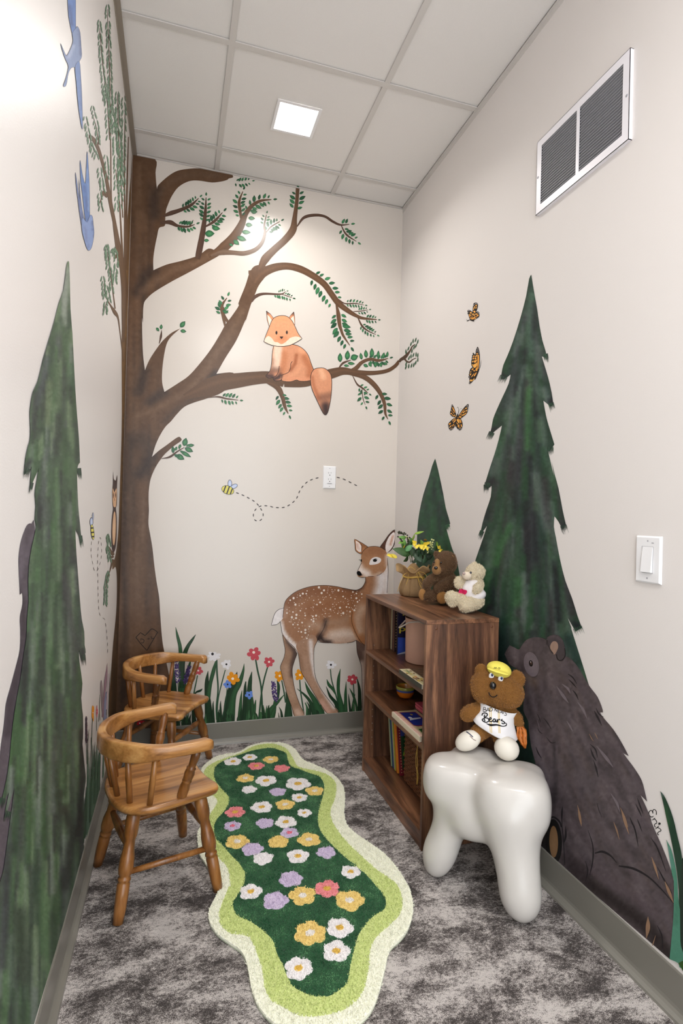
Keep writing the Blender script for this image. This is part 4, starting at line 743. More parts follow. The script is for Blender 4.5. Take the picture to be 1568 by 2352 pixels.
# ------------------------------------------------------------------ spruces and bears
SPC = [tuple(int(v * .9) for v in c) for c in [(34, 66, 54), (52, 94, 64), (66, 72, 76), (26, 34, 40), (78, 108, 84), (96, 118, 106), (40, 82, 52), (112, 126, 122), (60, 56, 62)]]
def spruce(q, outline, apex, foot, n, w_, L, grid, base=(42, 66, 53), cols=SPC, extra=(), sm=2, st=.85, xsp=1.0):
    A = np.array([p[:2] for p in outline]); st_ = []
    lo, hi = A.min(0), A.max(0); k = 0
    while k < n:
        p = RNG.uniform(lo, hi)
        if not pip([p], A)[0]: continue
        k += 1; f = (p[1] - apex[1]) / (foot[1] - apex[1]); ax = apex[0] + (foot[0] - apex[0]) * f
        d = np.array([(p[0] - ax) * xsp / max(40, (p[1] - apex[1])) * 1.0, 1.0]); d /= np.linalg.norm(d); l = L * random.uniform(.5, 1.3) * (.4 + .8 * f)
        st_.append(([tuple(p - d * l / 2), tuple(p + d * l / 2)], w_ * random.uniform(.5, 1.4), random.choice(cols), random.uniform(.35, st)))
    q.poly(outline, base, grid=grid, smooth=sm, strokes=st_ + list(extra), jit=4)
def bristles(q, tips, cols=((40, 54, 50), (52, 84, 64)), n=11, L=12, w_=.9):
    """ragged brush ends: (x, y, dx, dy) where a bough ends, drawn outwards"""
    for (x, y, dx, dy, sp) in tips:
        for i in range(n):
            t = (i / (n - 1) - .5); d = np.array([dx, dy]) / math.hypot(dx, dy); nrm = np.array([-d[1], d[0]]); b = np.array([x, y]) + nrm * t * sp; e = b + d * L * random.uniform(.3, 1.3)
            q.off -= q.step; q.rib([(*(b - d * L * .5), w_ * 1.2), (*b, w_), (*e, .25)], rgb(random.choice(cols), 8), 3, k=1)
sp1 = mural('painted_spruce', 'tall dark green spruce painted on the right wall behind the bookcase and the toy bears', 'painted tree', ('R', 1250, 1940))
q = Paint('R', 0.0012, 0.00006)
o1 = P('B8 895,265 895,265 876,300 850,450 800,640 740,830 690,960 655,1040 640,1110 633,1160 633,1160 660,1162 690,1142 718,1120 718,1120 700,1200 650,1310 600,1420 568,1500 555,1570 536,1650 536,1650 590,1600 643,1558 643,1558 615,1680 580,1800 540,1920 500,2050 C1 108,160 122,205 122,205 155,180 155,180 150,260 120,350 90,450 68,550 68,550 122,475 122,475 95,560 60,660 30,750 10,830 P 1078,1360 1066,1450 1062,1560 1090,1700 1150,1800 1215,1900 1241,1947 1241,1947 1345,2037 C3 640,1000 790,560 796,542 796,542 770,470 740,370 680,180 625,5 C1 750,1240 718,1155 718,1155 775,1255 775,1255 822,1228 822,1228 790,1140 750,1010 700,880 660,720 630,560 615,480 620,405 620,405 650,445 680,505 680,505 705,468 705,468 680,360 650,200 620,90 600,0 B8 1090,1990 1060,1870 1038,1775 1038,1775 1052,1778 1093,1720 1093,1720 1050,1580 1020,1470 998,1345 998,1345 1062,1396 1062,1396 1083,1375 1083,1375 1070,1280 1040,1150 1010,1050 985,965 985,965 1020,978 1020,978 1020,930 990,830 965,700 945,560 920,420 905,330')
ex = [(P('B8 870,1250 850,1500 860,1750'), 12, (66, 118, 66), .7), (P('B8 900,430 880,700 890,950'), 14, (92, 120, 104), .6), (P('B8 820,1500 790,1800 780,2050'), 16, (60, 60, 68), .6), (P('B8 760,1050 720,1250 660,1400'), 18, (60, 68, 72), .6), (P('B8 1000,1250 1040,1360'), 14, (120, 130, 128), .7), (P('B8 1060,1350 1072,1390'), 12, (20, 24, 32), 1), (P('B8 645,1130 660,1150'), 12, (24, 28, 34), 1), (P('B8 550,1600 590,1590'), 14, (30, 34, 40), .9), (P('B8 520,2060 560,2040'), 14, (30, 30, 38), .9),
  (P('C1 290,480 220,640 190,750'), 16, (62, 112, 66), .7), (P('C1 350,880 340,1050'), 18, (58, 110, 64), .7), (P('C1 130,820 100,950'), 16, (50, 104, 60), .7), (P('C1 700,470 690,480'), 12, (28, 34, 40), .9), (P('C1 770,1200 800,1220'), 14, (20, 30, 36), 1), (P('C1 480,100 520,300 560,500'), 18, (104, 114, 112), .6), (P('C1 330,1200 340,1330'), 14, (96, 108, 104), .6), (P('C1 230,1300 240,1600'), 40, (24, 44, 40), .9), (P('C3 200,700 260,1100'), 40, (22, 42, 38), .9), (P('C1 720,1300 800,1500'), 20, (26, 52, 48), .8)]
spruce(q, o1, (1219, 632), (1215, 1600), 620, 11, 110, 5.5, extra=ex)
bristles(q, [(*P('B8 650,1155')[0], -.5, 1, 16), (*P('B8 548,1635')[0], -.5, 1, 12), (*P('B8 1020,965')[0], .2, 1, 10), (*P('B8 1068,1385')[0], .3, 1, 12), (*P('B8 1060,1765')[0], 0, 1, 12), (*P('C1 115,190')[0], 0, 1, 10), (*P('C1 80,530')[0], -.4, 1, 9), (*P('C1 690,490')[0], .3, 1, 14), (*P('C1 795,1240')[0], .4, 1, 20), (*P('B8 520,2070')[0], -.2, 1, 14)])
q.build('foliage', M_paint, sp1, smooth=False)
sp2 = mural('painted_spruce', 'small green spruce painted on the right wall above the sunflower pot', 'painted tree', ('R', 1000, 1380))
q = Paint('R', 0.0012, 0.00006)
o2 = P('P 999,1053 999,1053 992,1070 985,1095 972,1135 963,1175 958,1215 957,1260 955,1320 950,1400 1060,1420 1055,1320 B6 985,440 950,350 920,250 893,155 893,155 905,130 930,98 930,98 915,40 885,-60 860,-200 P 1006,1080')
spruce(q, o2, (999, 1053), (998, 1330), 150, 8, 60, 5, base=(40, 78, 56), cols=[(34, 70, 52), (48, 96, 64), (64, 78, 74), (30, 46, 46), (44, 88, 56)], extra=[(P('B6 650,150 640,300'), 18, (62, 74, 76), .6), (P('B6 760,60 740,250'), 14, (52, 100, 66), .7)])
bristles(q, [(*P('B6 905,125')[0], .5, 1, 9)], ((44, 84, 62), (52, 100, 66)), L=9, w_=1)
q.build('foliage', M_paint, sp2, smooth=False)
FUR = (86, 77, 80)
bear = mural('painted_bear', 'big grey brown bear looking up, painted on the right wall behind the tooth stool', 'painted bear', ('R', 1420, 2100))
q = Paint('R', 0.0034, 0.00006)
ob = P('C3 108,155 108,155 145,170 188,190 210,160 250,110 310,88 370,90 420,105 480,100 540,130 572,200 575,240 620,265 680,330 740,430 790,510 850,590 890,690 893,720 893,720 872,722 900,765 980,860 1050,970 1112,1087 1112,1087 1066,1063 1066,1063 1100,1110 1160,1190 1220,1290 1250,1400 1266,1470 1266,1470 1212,1417 1212,1417 1260,1520 1300,1620 C4 1260,120 1320,260 1380,400 1440,560 1475,700 1478,940 1470,1200 1436,1460 1436,1460 P 1241,1947 1241,1947 1235,1880 1240,1800 C3 330,1160 290,1000 270,850 265,790 225,700 235,560 230,450 195,370 130,330 105,310 72,240 70,220')
bs = []
A_ = np.array([p[:2] for p in ob]); k = 0
while k < 520:
    p = RNG.uniform(A_.min(0), A_.max(0))
    if not pip([p], A_)[0]: continue
    k += 1; f = np.clip((p[0] - 1200) / 300, 0, 1); d = np.array([.25 + .35 * f, 1.0]); d /= np.linalg.norm(d); l = random.uniform(20, 80)
    bs.append(([tuple(p - d * l / 2), tuple(p + d * l / 2)], random.uniform(5, 13), random.choice([(108, 98, 102), (78, 68, 70), (64, 56, 60), (116, 104, 108), (88, 76, 74), (98, 88, 94)]), random.uniform(.25, .6)))
bs += [(P('C3 330,900 350,1100 420,1300'), 26, (124, 114, 120), .7), (P('C3 480,960 500,1300 480,1500'), 8, (52, 46, 50), .7), (P('C3 270,420 310,470'), 18, (128, 110, 96), .5), (P('C3 150,190 165,290'), 18, (132, 120, 124), .6), (P('C4 200,120 200,400'), 22, (30, 26, 28), .9), (P('C4 500,560 700,760 900,900 1100,1050 1300,1250 1430,1440'), 30, (42, 34, 34), .9), (P('C4 420,480 600,640'), 30, (60, 50, 54), .8), (P('C4 700,600 1000,800 1300,1000'), 26, (98, 86, 92), .5)]
q.poly(ob, FUR, grid=6, smooth=3, strokes=bs, jit=4)
for s in ('C3 600,395,3 640,425,11 675,478,3', 'C3 605,440,3 640,475,11 672,512,3', 'C3 640,530,3 670,570,12 688,615,3', 'C3 835,680,3 860,730,10 900,760,3', 'C3 820,705,3 850,760,18 885,830,3', 'C3 345,735,3 360,770,7 368,800,3', 'C3 395,765,3 430,810,9 460,860,3', 'C3 345,850,3 360,880,7 385,900,3', 'C3 785,985,3 830,1030,12 850,1100,3', 'C3 790,1020,3 810,1080,16 840,1130,3', 'C3 815,1120,3 840,1200,14 855,1265,3',
   'C3 420,930,3 460,975,7 495,970,3', 'C3 1185,1440,3 1205,1500,12 1232,1570,3', 'C3 1170,1490,3 1195,1540,10 1220,1595,3', 'C3 1120,1600,3 1140,1650,12 1160,1685,10', 'C3 845,1480,3 860,1540,6 885,1600,3', 'C3 330,1010,3 350,1060,9 378,1105,3', 'C3 555,1510,3 550,1560,14 548,1640,4', 'C3 430,1620,6 480,1600,14 530,1640,14 545,1685,8', 'C4 1050,90,3 1100,200,14 1130,360,3', 'C4 1120,90,3 1140,140,10 1168,215,3', 'C4 1255,275,3 1320,380,14 1400,600,4', 'C4 1315,555,3 1380,680,14 1460,820,4', 'C4 705,425,10 780,410,22 860,450,16 920,520,4', 'C4 940,550,14 1080,575,22 1220,650,16 1340,760,12 1480,920,4',
   'C4 640,200,3 685,350,9 685,500,12 655,640,6', 'C4 615,500,3 635,600,14 615,700,4', 'C4 385,60,3 385,160,8 400,320,8 410,540,6', 'C4 1315,1130,3 1360,1230,12 1370,1360,8', 'C4 420,160,3 420,260,20 400,330,6', 'C3 340,285,3 345,310,6 356,328,3'): q.rib(P(s), (34, 30, 34), 5, k=1)
for s in ('C3 680,1500,3 700,1580,14 715,1660,4', 'C3 1040,1520,3 1075,1600,14 1105,1685,4', 'C3 780,900,3 800,940,6 815,960,2', 'C3 825,890,3 840,920,6 850,945,2', 'C4 545,0,10 560,80,24 575,160,3', 'C4 965,10,4 1000,120,22 1040,240,3', 'C4 890,120,3 920,200,14 945,290,3', 'C4 1260,460,3 1295,560,22 1330,680,3', 'C4 1390,700,3 1430,800,30 1475,910,4', 'C4 1225,1045,3 1225,1150,44 1210,1260,3', 'C4 1300,1230,3 1275,1310,10 1265,1330,3'): q.rib(P(s), (152, 122, 98), 5, k=1)
for s in ('C3 505,500,3 560,580,24 605,640,3', 'C3 680,630,3 730,700,20 760,770,3', 'C3 550,480,3 600,520,20 620,560,3', 'C3 840,1000,3 920,1100,26 980,1180,3', 'C3 590,790,3 620,840,14 640,880,3', 'C3 340,780,2 355,830,5 362,850,2', 'C3 960,1400,3 1010,1480,20 1040,1560,3'): q.rib(P(s), (120, 110, 116), 5, k=2)
q.build('body', M_paint, bear, smooth=False)
q = Paint('R', 0.0070, 0.00005)
q.poly(P('C3 425,110 430,85 480,64 530,78 560,120 575,180 578,232 560,270 535,282 510,268 500,235 510,190 470,225 440,175'), (74, 66, 70), grid=5, smooth=3, strokes=[(P('C3 440,90 500,75 550,120'), 5, (96, 86, 90), .7)]); q.line(P('C3 425,110 432,150 452,190 478,225'), 1.3, (36, 32, 36)); q.line(P('C3 503,230 512,268 535,282 560,270 578,232 572,180'), 1.8, (32, 28, 32)); q.line(P('C3 378,88 418,110 418,150'), 1.2, (44, 40, 44))
q.poly(P('C3 450,165 465,130 490,120 512,135 518,170 508,200 492,228 480,230 458,200'), (158, 132, 118), grid=0, smooth=3); q.build('ear', M_paint, bear, smooth=False)
q = Paint('R', 0.0070, 0.00005); e = P('C3 293,315')[0]; q.disc(e[0], e[1], 17, 29, -12, (116, 106, 112), 24, (124, 114, 120)); q.build('eye_patch', M_paint, bear, smooth=False)
q = Paint('R', 0.0076, 0.00005); e = P('C3 289,307')[0]; q.disc(e[0], e[1], 4.6, 7.4, -8, (26, 20, 20), 20); q.disc(e[0] + .3, e[1] - 1, 2.2, 3.6, -8, (88, 66, 54)); q.disc(e[0] - .6, e[1] - 3.2, 1, 1.2, 0, (220, 214, 214)); q.build('eye', M_paint, bear, smooth=False)
q = Paint('R', 0.0070, 0.00005); e = P('C4 303,312')[0]; q.disc(e[0], e[1], 19, 52, -2, (20, 16, 16), 30); q.disc(e[0], e[1], 10, 36.5, -1, (146, 112, 78), 30, (158, 124, 90)); q.build('paw_pad', M_paint, bear, smooth=False)
# left wall: spruce and bear
lbear = mural('painted_bear', 'dark grey bear painted half behind the tall spruce on the left wall', 'painted bear', ('L', 40, 1700))
q = Paint('L', 0.0012, 0.00006)
ol = P('B1 290,580 262,552 230,560 200,620 170,720 155,850 160,1000 166,1145 166,1145 185,1130 188,1220 166,1330 170,1440 165,1600 130,1750 90,1900 50,2050 36,2200 15,2352 P -10,1800 -60,2100 -60,2200 60,2200 60,1900 90,1700 90,1400')
q.poly(ol, (92, 84, 92), grid=6, smooth=3, strokes=[(P('B1 %d,%d %d,%d' % (x, y, x - 8, y + 160)), random.uniform(5, 10), random.choice([(110, 102, 112), (66, 58, 66)]), .5) for x, y in [(random.uniform(60, 280), random.uniform(600, 2200)) for _ in range(120)]] + [(P('B1 200,1200 190,1500 120,1900 60,2300'), 16, (58, 50, 58), .7)], jit=3)
q.build('body', M_paint, lbear, smooth=False)
sp3 = mural('painted_spruce', 'tall pointed green spruce painted along the whole left wall, nearest the viewer', 'painted tree', ('L', 180, 2000))
q = Paint('L', 0.0046, 0.00006)
o3 = P('A8 680,178 680,178 665,230 635,460 590,590 540,790 480,990 430,1160 380,1370 330,1480 308,1600 300,1700 305,1850 302,1950 280,2030 255,2150 B1 200,150 200,150 225,120 262,75 262,75 255,160 250,262 250,262 285,180 322,95 322,95 305,200 290,300 298,400 290,520 302,580 270,720 240,900 235,1080 238,1200 225,1350 220,1500 195,1650 170,1850 140,2000 110,2200 95,2340 B2 75,300 50,470 20,600 12,660 12,660 70,570 70,570 42,700 35,780 35,780 110,540 110,540 90,700 70,850 50,1000 30,1150 0,1260 P -40,2140 -60,2240 -60,2360 60,2400 78,2352 147,2116 194,1950 194,1950 B2 640,930 650,850 655,750 645,600 660,480 655,400 635,200 640,100 615,0 B1 690,2352 690,2150 690,2150 675,2000 685,1880 660,1700 655,1600 655,1600 670,1655 690,1692 690,1692 712,1620 703,1560 700,1450 680,1350 665,1200 650,1000 635,800 625,600 625,600 645,630 660,662 678,690 678,690 665,560 650,400 640,150 648,70 A8 800,2190 800,2190 790,1950 770,1700 755,1480 740,1200 725,900 705,650 700,400 692,190')
stl = [(P('A8 640,500 650,800'), 10, (142, 154, 140), .8), (P('A8 680,250 660,450 640,700'), 12, (150, 158, 148), .8), (P('A8 470,1150 420,1400 370,1600'), 14, (80, 88, 90), .8), (P('A8 350,1500 330,1850'), 10, (60, 66, 66), .8), (P('A8 500,1400 470,1800'), 14, (110, 128, 96), .7), (P('A8 720,1200 730,1500'), 8, (56, 96, 62), .6), (P('B1 210,100 250,30'), 10, (52, 58, 60), .9), (P('B1 540,1000 600,1400 640,1600'), 14, (72, 74, 76), .7), (P('B1 690,1600 690,1680'), 8, (40, 44, 52), .9), (P('B2 620,100 640,450 600,900'), 14, (40, 42, 42), .8), (P('B2 500,700 560,900 500,1300'), 20, (40, 44, 42), .8), (P('B2 60,1000 40,1400 20,1900'), 22, (58, 60, 66), .7), (P('B2 150,1500 180,2000'), 30, (46, 56, 48), .7)]
spruce(q, o3, (157, 603), (110, 2352), 620, 9, 150, 5.5, base=(70, 92, 70), cols=[(96, 124, 90), (52, 72, 58), (72, 78, 80), (84, 116, 80), (122, 142, 112), (48, 54, 54), (60, 90, 58), (128, 140, 130)], extra=stl, xsp=.6)
bristles(q, [(*P('B1 225,120')[0], -.25, 1, 12), (*P('B1 262,240')[0], -.2, 1, 6), (*P('B1 660,120')[0], .1, 1, 8), (*P('B1 674,680')[0], .15, 1, 6), (*P('B1 692,1670')[0], .1, 1, 10), (*P('B2 20,640')[0], -.2, 1, 12), (*P('B2 60,740')[0], -.3, 1, 12)], L=16, w_=1.1)
q.build('foliage', M_paint, sp3, smooth=False)
# signature and grass at the right
sg = mural('painted_signature', 'short handwritten signature in black paint beside the back of the right-wall bear', 'signature', ('R', 1505, 1915))
q = Paint('R', 0.0012, 0.00005); K = (16, 14, 16)
for s in ('D7 490,525 492,480 475,445 445,438 432,462 434,502', 'D7 434,502 420,462 395,452 368,480 368,520 392,556 420,562 442,548', 'D7 470,582 445,598 425,618', 'D7 450,592 478,610 494,635 498,660', 'D7 500,668 470,680 458,702 468,725 480,735', 'D7 532,716 500,742 478,766', 'D7 505,740 540,752 566,778 562,800 530,815 512,838 520,860 536,862'): q.line(P(s), 1.7, K, 5)
for a in range(0, 180, 45):
    e = P('D7 543,676')[0]; r = math.radians(a + 10); q.line([(e[0] - 3.2 * math.cos(r), e[1] - 3.2 * math.sin(r)), (e[0] + 3.2 * math.cos(r), e[1] + 3.2 * math.sin(r))], 1.2, K, 2)
q.build('letters', M_paint, sg, smooth=False)
gr = mural('painted_grass', 'broad green grass blades painted on the right wall right of the big bear', 'painted grass', ('R', 1560, 2200)); gr['kind'] = 'stuff'
q = Paint('R', 0.0066, 0.00006)
q.poly(P('D7 555,125 555,125 620,200 700,370 780,600 850,900 910,1150 950,1380 1100,1500 1200,2352 1000,2352 885,2110 870,1800 840,1500 790,1200 720,850 660,580 600,300'), (36, 66, 48), grid=5, smooth=3, strokes=[(P('D7 640,400 700,700'), 8, (48, 92, 54), .7), (P('D7 575,160 590,200'), 8, (96, 110, 110), .7), (P('D7 850,1200 900,1700'), 12, (44, 70, 58), .6)])
q.poly(P('D7 655,945 655,945 700,1020 745,1120 800,1350 840,1600 858,1900 885,2110 885,2110 941,2080 1100,2000 C4 1568,1050 1900,1000 1900,1600 1568,1560 1520,1500 1436,1462 1436,1462 1470,1100 1478,900 1478,700 D7 760,1550 720,1300 680,1050'), (84, 140, 118), grid=5, smooth=3, strokes=[(P('D7 690,1100 740,1400'), 8, (112, 150, 146), .6), (P('D7 850,2000 820,2352'), 12, (70, 120, 98), .6)])
q.poly(P('C4 1560,480 1700,600 1750,1500 1640,1580 1568,1400 1540,1200'), (40, 54, 44), grid=6, smooth=4); q.poly(P('C4 1522,1500 1560,1480 1700,1500 1700,1700 1568,1580'), (58, 92, 40), grid=0)
q.build('blades', M_paint, gr, smooth=False)
# ------------------------------------------------------------------ monarch butterflies on the right wall
def butterfly(label, at, crop, wings, cells, dots, lines):
    o = mural('painted_butterfly', label, 'painted butterfly', at); q = Paint('R', 0.0014, 0.00005)
    for s in wings: q.poly(P(crop + ' ' + s), (26, 18, 16), grid=0, smooth=3)
    for s in cells:
        c = P(crop + ' ' + s); q.poly(c, random.choice([(240, 168, 72), (246, 184, 92), (242, 176, 84)]), grid=0, smooth=2)
    for s in dots.split(): e = P(crop + ' ' + s)[0]; q.disc(e[0], e[1], .75, .75, col=(232, 230, 232), n=7)
    q.build('wings', M_paint, o, smooth=False); q = Paint('R', 0.0022, 0.00005)
    for s in lines: q.rib(P(crop + ' ' + s), (22, 16, 16), 5, k=1)
    q.build('body', M_paint, o, smooth=False)
butterfly('small orange monarch butterfly, topmost of three painted on the right wall', ('R', 1085, 738), 'D1', ['640,930 665,700 690,500 740,420 870,390 960,450 970,600 920,820 850,980 900,940 970,920 1040,980 1065,1120 1040,1240 960,1310 800,1410 740,1440 490,1390 420,1200 360,1080 340,920 360,850 440,830 520,860 610,930'],
  ['820,560 860,510 910,560 890,620 840,620', '810,690 870,690 905,660 900,720 850,745 810,730', '780,580 790,640 720,830 685,840 710,720', '660,960 740,890 810,890 810,1000 770,1020 730,960', '630,1080 680,1030 725,1080 700,1160 650,1160', '720,1200 780,1080 835,1050 825,1120 780,1170', '860,1050 920,1040 945,1080 880,1140', '960,1110 1010,1130 1000,1200 930,1210 900,1290 875,1240 900,1180', '470,1010 520,950 590,960 590,1040 540,1090 520,1010', '440,1090 490,1080 500,1200 490,1270 450,1190', '530,1140 570,1100 570,1200 540,1200', '510,1290 545,1260 550,1370 510,1360', '580,1330 620,1200 650,1250 625,1330 820,1200 830,1250 690,1400 580,1390', '750,1380 850,1300 860,1340 790,1390'],
  '820,460 870,440 925,480 740,500 710,570 400,880 460,880 370,980 390,1120 970,980 990,1010 1040,1070', ['490,1400,60 560,1440,80 660,1460,120 730,1510,60', '480,1420,40 400,1460,40 340,1490,50 300,1500,20', '340,1480,20 300,1420,16 275,1370,10'])
butterfly('orange monarch butterfly seen side on, middle of three painted on the right wall', ('R', 1085, 880), 'D2', ['785,350 840,480 880,680 885,1000 870,1250 830,1450 790,1550 700,1780 600,1960 500,2090 400,2180 345,2150 380,2060 370,1930 330,1860 350,1700 380,1560 440,1420 530,1350 480,1290 465,1180 480,950 510,780 560,640 620,700 660,730 690,560 730,430'],
  ['700,720 750,660 800,680 780,720', '560,830 590,770 625,790 610,860 575,870', '645,850 700,780 770,755 750,820 690,855', '535,900 590,900 600,950 565,980', '635,900 720,880 725,930 690,980 640,970', '510,1060 580,1040 560,1110 515,1120', '600,1030 680,1010 745,970 740,1040 690,1120 640,1140 605,1110', '490,1250 530,1190 530,1290', '560,1230 700,1170 745,1110 755,1270 700,1350 620,1390 565,1340', '780,760 840,760 850,1000 840,1200 810,1440 770,1400 770,1000', '470,1490 550,1400 580,1450 540,1490', '670,1460 750,1350 770,1500 730,1550 690,1520', '550,1530 620,1500 665,1530 630,1560', '410,1600 470,1540 450,1620', '390,1720 470,1640 440,1760', '450,1860 560,1700 620,1640 540,1790', '590,1800 640,1680 730,1600 710,1680 640,1790', '400,2010 470,1930 480,1990 560,1950 620,1870 600,1960 460,2060'],
  '770,455 795,520 740,565 812,590 845,665 690,655 540,730 515,840 500,920 500,980 365,1660 350,1780 390,1830 370,1890 400,2130', ['860,1430,30 800,1560,60 720,1750,70 640,1960,40', '860,1420,24 910,1300,20 940,1100,12 940,1000,6'])
butterfly('orange monarch butterfly with wings spread, lowest of three painted on the right wall', ('R', 1052, 988), 'D3', ['400,310 450,360 520,520 580,700 630,920 620,970 560,970 440,950 340,880 290,790 310,650 340,500 360,380', '1210,290 1250,360 1230,520 1200,680 1120,820 1000,920 830,1050 690,970 780,800 900,620 1040,440', '640,1000 600,1300 520,1460 420,1600 320,1650 250,1590 200,1450 205,1300 300,1180 440,1060 540,1000', '680,990 780,1030 870,1090 930,1250 940,1420 900,1570 800,1650 690,1590 620,1480 600,1350 640,1150'],
  ['410,470 440,450 500,560 565,740 530,720 440,580', '360,640 380,620 405,655 385,680', '420,680 460,700 510,780 470,780', '310,790 360,740 400,770 360,820', '385,850 420,820 455,850 420,885', '450,900 540,830 560,860 490,920', '550,930 590,880 625,940', '1075,530 1130,460 1160,500 1110,560', '790,840 1010,560 1030,570 830,840', '940,740 1060,620 1070,660 990,760', '1100,650 1160,580 1170,640 1110,690', '850,830 920,840 1050,780 1130,720 1120,780 1020,860 930,900 860,860', '750,950 800,905 900,940 820,1010', '400,1170 520,1040 580,1030 500,1110 430,1180', '440,1250 600,1060 600,1130 520,1230', '235,1310 340,1240 330,1310 260,1370', '270,1470 360,1370 370,1400 310,1500', '400,1420 480,1300 495,1340 440,1440', '490,1450 560,1340 550,1400', '350,1560 400,1500 405,1540', '650,1080 720,1050 760,1100 780,1290 720,1260 650,1150', '780,1080 830,1090 875,1200 860,1280 800,1220', '630,1220 700,1310 690,1360 640,1290', '680,1400 770,1340 770,1440 730,1510', '840,1330 900,1360 900,1440 870,1480', '790,1460 830,1500 820,1550 790,1520', '690,960 740,1010 700,1010'],
  '400,380 370,440 340,500 340,560 330,620 1195,365 1160,400 1205,440 1210,500 1205,580 1190,640 235,1420 250,1500 300,1600 330,1560 380,1600 430,1560 720,1590 780,1570 850,1580 900,1540 920,1470', ['700,790,40 680,870,60 650,960,70 625,1080,50 600,1250,40 580,1400,34 550,1480,12', '710,780,12 725,650,12 725,520,10 690,445,12 640,510,5', '715,760,10 770,620,8 830,540,8 870,520,12 895,560,6'])
# ================================================================== bookcase
BX0, BX1, BY0, BY1, BT = 1.104, 1.396, -1.083, -0.442, 0.81
wv0, wv1, wv2 = (56, 35, 26), (104, 70, 50), (156, 110, 80)
M_wy = wood('walnut_laminate_along', wv0, wv1, wv2, axis=1, scale=16, rough=0.34, knots=3)
M_wz = wood('walnut_laminate_upright', (48, 32, 26), (98, 66, 49), (148, 106, 78), axis=2, scale=20, rough=0.36, knots=3)
M_cap = mat('brown_plastic_cap', (104, 66, 44), rough=0.4)
bc = empty('bookcase', (BX0, (BY0 + BY1) / 2, 0), label='low dark walnut bookcase with two shelves standing against the right wall', cat='bookcase')
t = 0.016; zA, zB, zC = 0.557, 0.364, 0.060
bx('side_panel', (BX0, BY0, 0), (BX1, BY0 + t, BT - t), M_wz, bc, bevel=0.0012); bx('side_panel', (BX0, BY1 - t, 0), (BX1, BY1, BT - t), M_wz, bc, bevel=0.0012)
bx('top_panel', (BX0 - 0.001, BY0 - 0.0005, BT - t), (BX1, BY1 + 0.0005, BT), M_wy, bc, bevel=0.0012)
for z in (zA, zB): bx('shelf', (BX0 + 0.001, BY0 + t, z - t), (BX1 - 0.006, BY1 - t, z), M_wy, bc, bevel=0.001)
bx('bottom_panel', (BX0 + 0.001, BY0 + t, zC - t), (BX1 - 0.006, BY1 - t, zC), M_wy, bc, bevel=0.001)
bx('kick_board', (BX0 + 0.004, BY0 + t, 0.0), (BX0 + 0.02, BY1 - t, zC - t), M_wy, bc)
bx('back_panel', (BX1 - 0.005, BY0 + t, 0.01), (BX1 - 0.002, BY1 - t, BT - t), M_wz, bc)
for x in (BX0 + 0.038, BX1 - 0.03):
    mb = MB(); ell(mb, (x, BY0 - 0.0002, BT - 0.03), (0.0055, 0.0014, 0.0055)); mb.build('screw_cap', M_cap, bc)
mb = MB()
for i in range(14):
    z = 0.12 + i * 0.032 + (0.04 if i > 6 else 0)
    for x in (BX0 + 0.04, BX1 - 0.05): ell(mb, (x, BY1 - t - 0.0004, z), (0.0026, 0.0008, 0.0026), c=(150, 140, 130), sub=1)
o = mb.build('peg_holes', mat('peg_hole_rim', (150, 140, 130), rough=0.5, attr=True), bc); o['kind'] = 'stuff'
# ------------------------------------------------------------------ books: cover (painted), page block, spine
M_prt = mat('printed_card', rough=0.4, attr=True, noise_s=60, noise_a=0.06)
M_page = mat('paper_pages', (226, 218, 200), rough=0.8, noise_s=500, noise_a=0.1)
def book(label, cat, dims, M, cover, spine=None, art=(), page=None, group=None, name='book'):
    """dims: (depth along spine-to-fore-edge x, thickness y, height z); art: polygons on the -y cover: [(pts in 0..1), colour]"""
    dx, dy, dz = dims; M = Matrix(M); o = empty(name, (0, 0, 0), label=label, cat=cat, group=group); o.matrix_world = M; o.location = M.to_translation(); o.rotation_euler = M.to_euler()
    ct = 0.0016; spine = cover if spine is None else spine
    mb = MB(); box(mb, (0.001, ct, 0.002), (dx - 0.003, dy - ct, dz - 0.002)); mb.build('page_block', M_page if page is None else page, o, smooth=False, local=True)
    mb = MB(); box(mb, (0, 0, 0), (dx, ct, dz), cover); box(mb, (0, dy - ct, 0), (dx, dy, dz), cover); box(mb, (-ct, 0, 0), (0, dy, dz), spine); mb.build('cover', M_prt, o, smooth=False, local=True)
    if art:
        mb = MB(); k = 0
        for (pts, c) in art:
            k += 1; V = [(u * dx, -0.0002 - k * 0.00008, w * dz) for (u, w) in pts]; V2, E2, F2, *_ = geometry.delaunay_2d_cdt([Vector((u, w)) for (u, w) in pts], [], [list(range(len(pts)))], 1, 1e-6)
            mb.add([(v[0] * dx, -0.0002 - k * 0.00008, v[1] * dz) for v in V2], F2, c)
        mb.build('cover_art', M_prt, o, smooth=False, local=True)
    return o
def TR(x, y, z, rx=0, ry=0, rz=0): return Matrix.Translation((x, y, z)) @ Euler((math.radians(rx), math.radians(ry), math.radians(rz)), 'XYZ').to_matrix().to_4x4()
def circ(u, w, r, rw=None, n=16): return [(u + r * math.cos(a), w + (rw or r) * math.sin(a)) for a in np.linspace(0, 2 * math.pi, n, endpoint=False)]
def dots(c, edge=.03):  # decorative dotted border
    return [(circ(edge, w, .012, .008, 6), c) for w in np.linspace(.05, .95, 22)] + [(circ(u, .06, .014, .009, 6), c) for u in np.linspace(.1, .9, 9)]
book('cream book standing upright at the far end of the upper compartment of the bookcase', 'book', (0.13, 0.022, 0.222), TR(1.226, -0.4825, zA + .0005), (206, 200, 186), (200, 194, 160))
book('thin mauve book standing upright against the cream book, upper compartment', 'book', (0.13, 0.012, 0.215), TR(1.222, -0.500, zA + .0005), (120, 96, 118), (96, 66, 78))
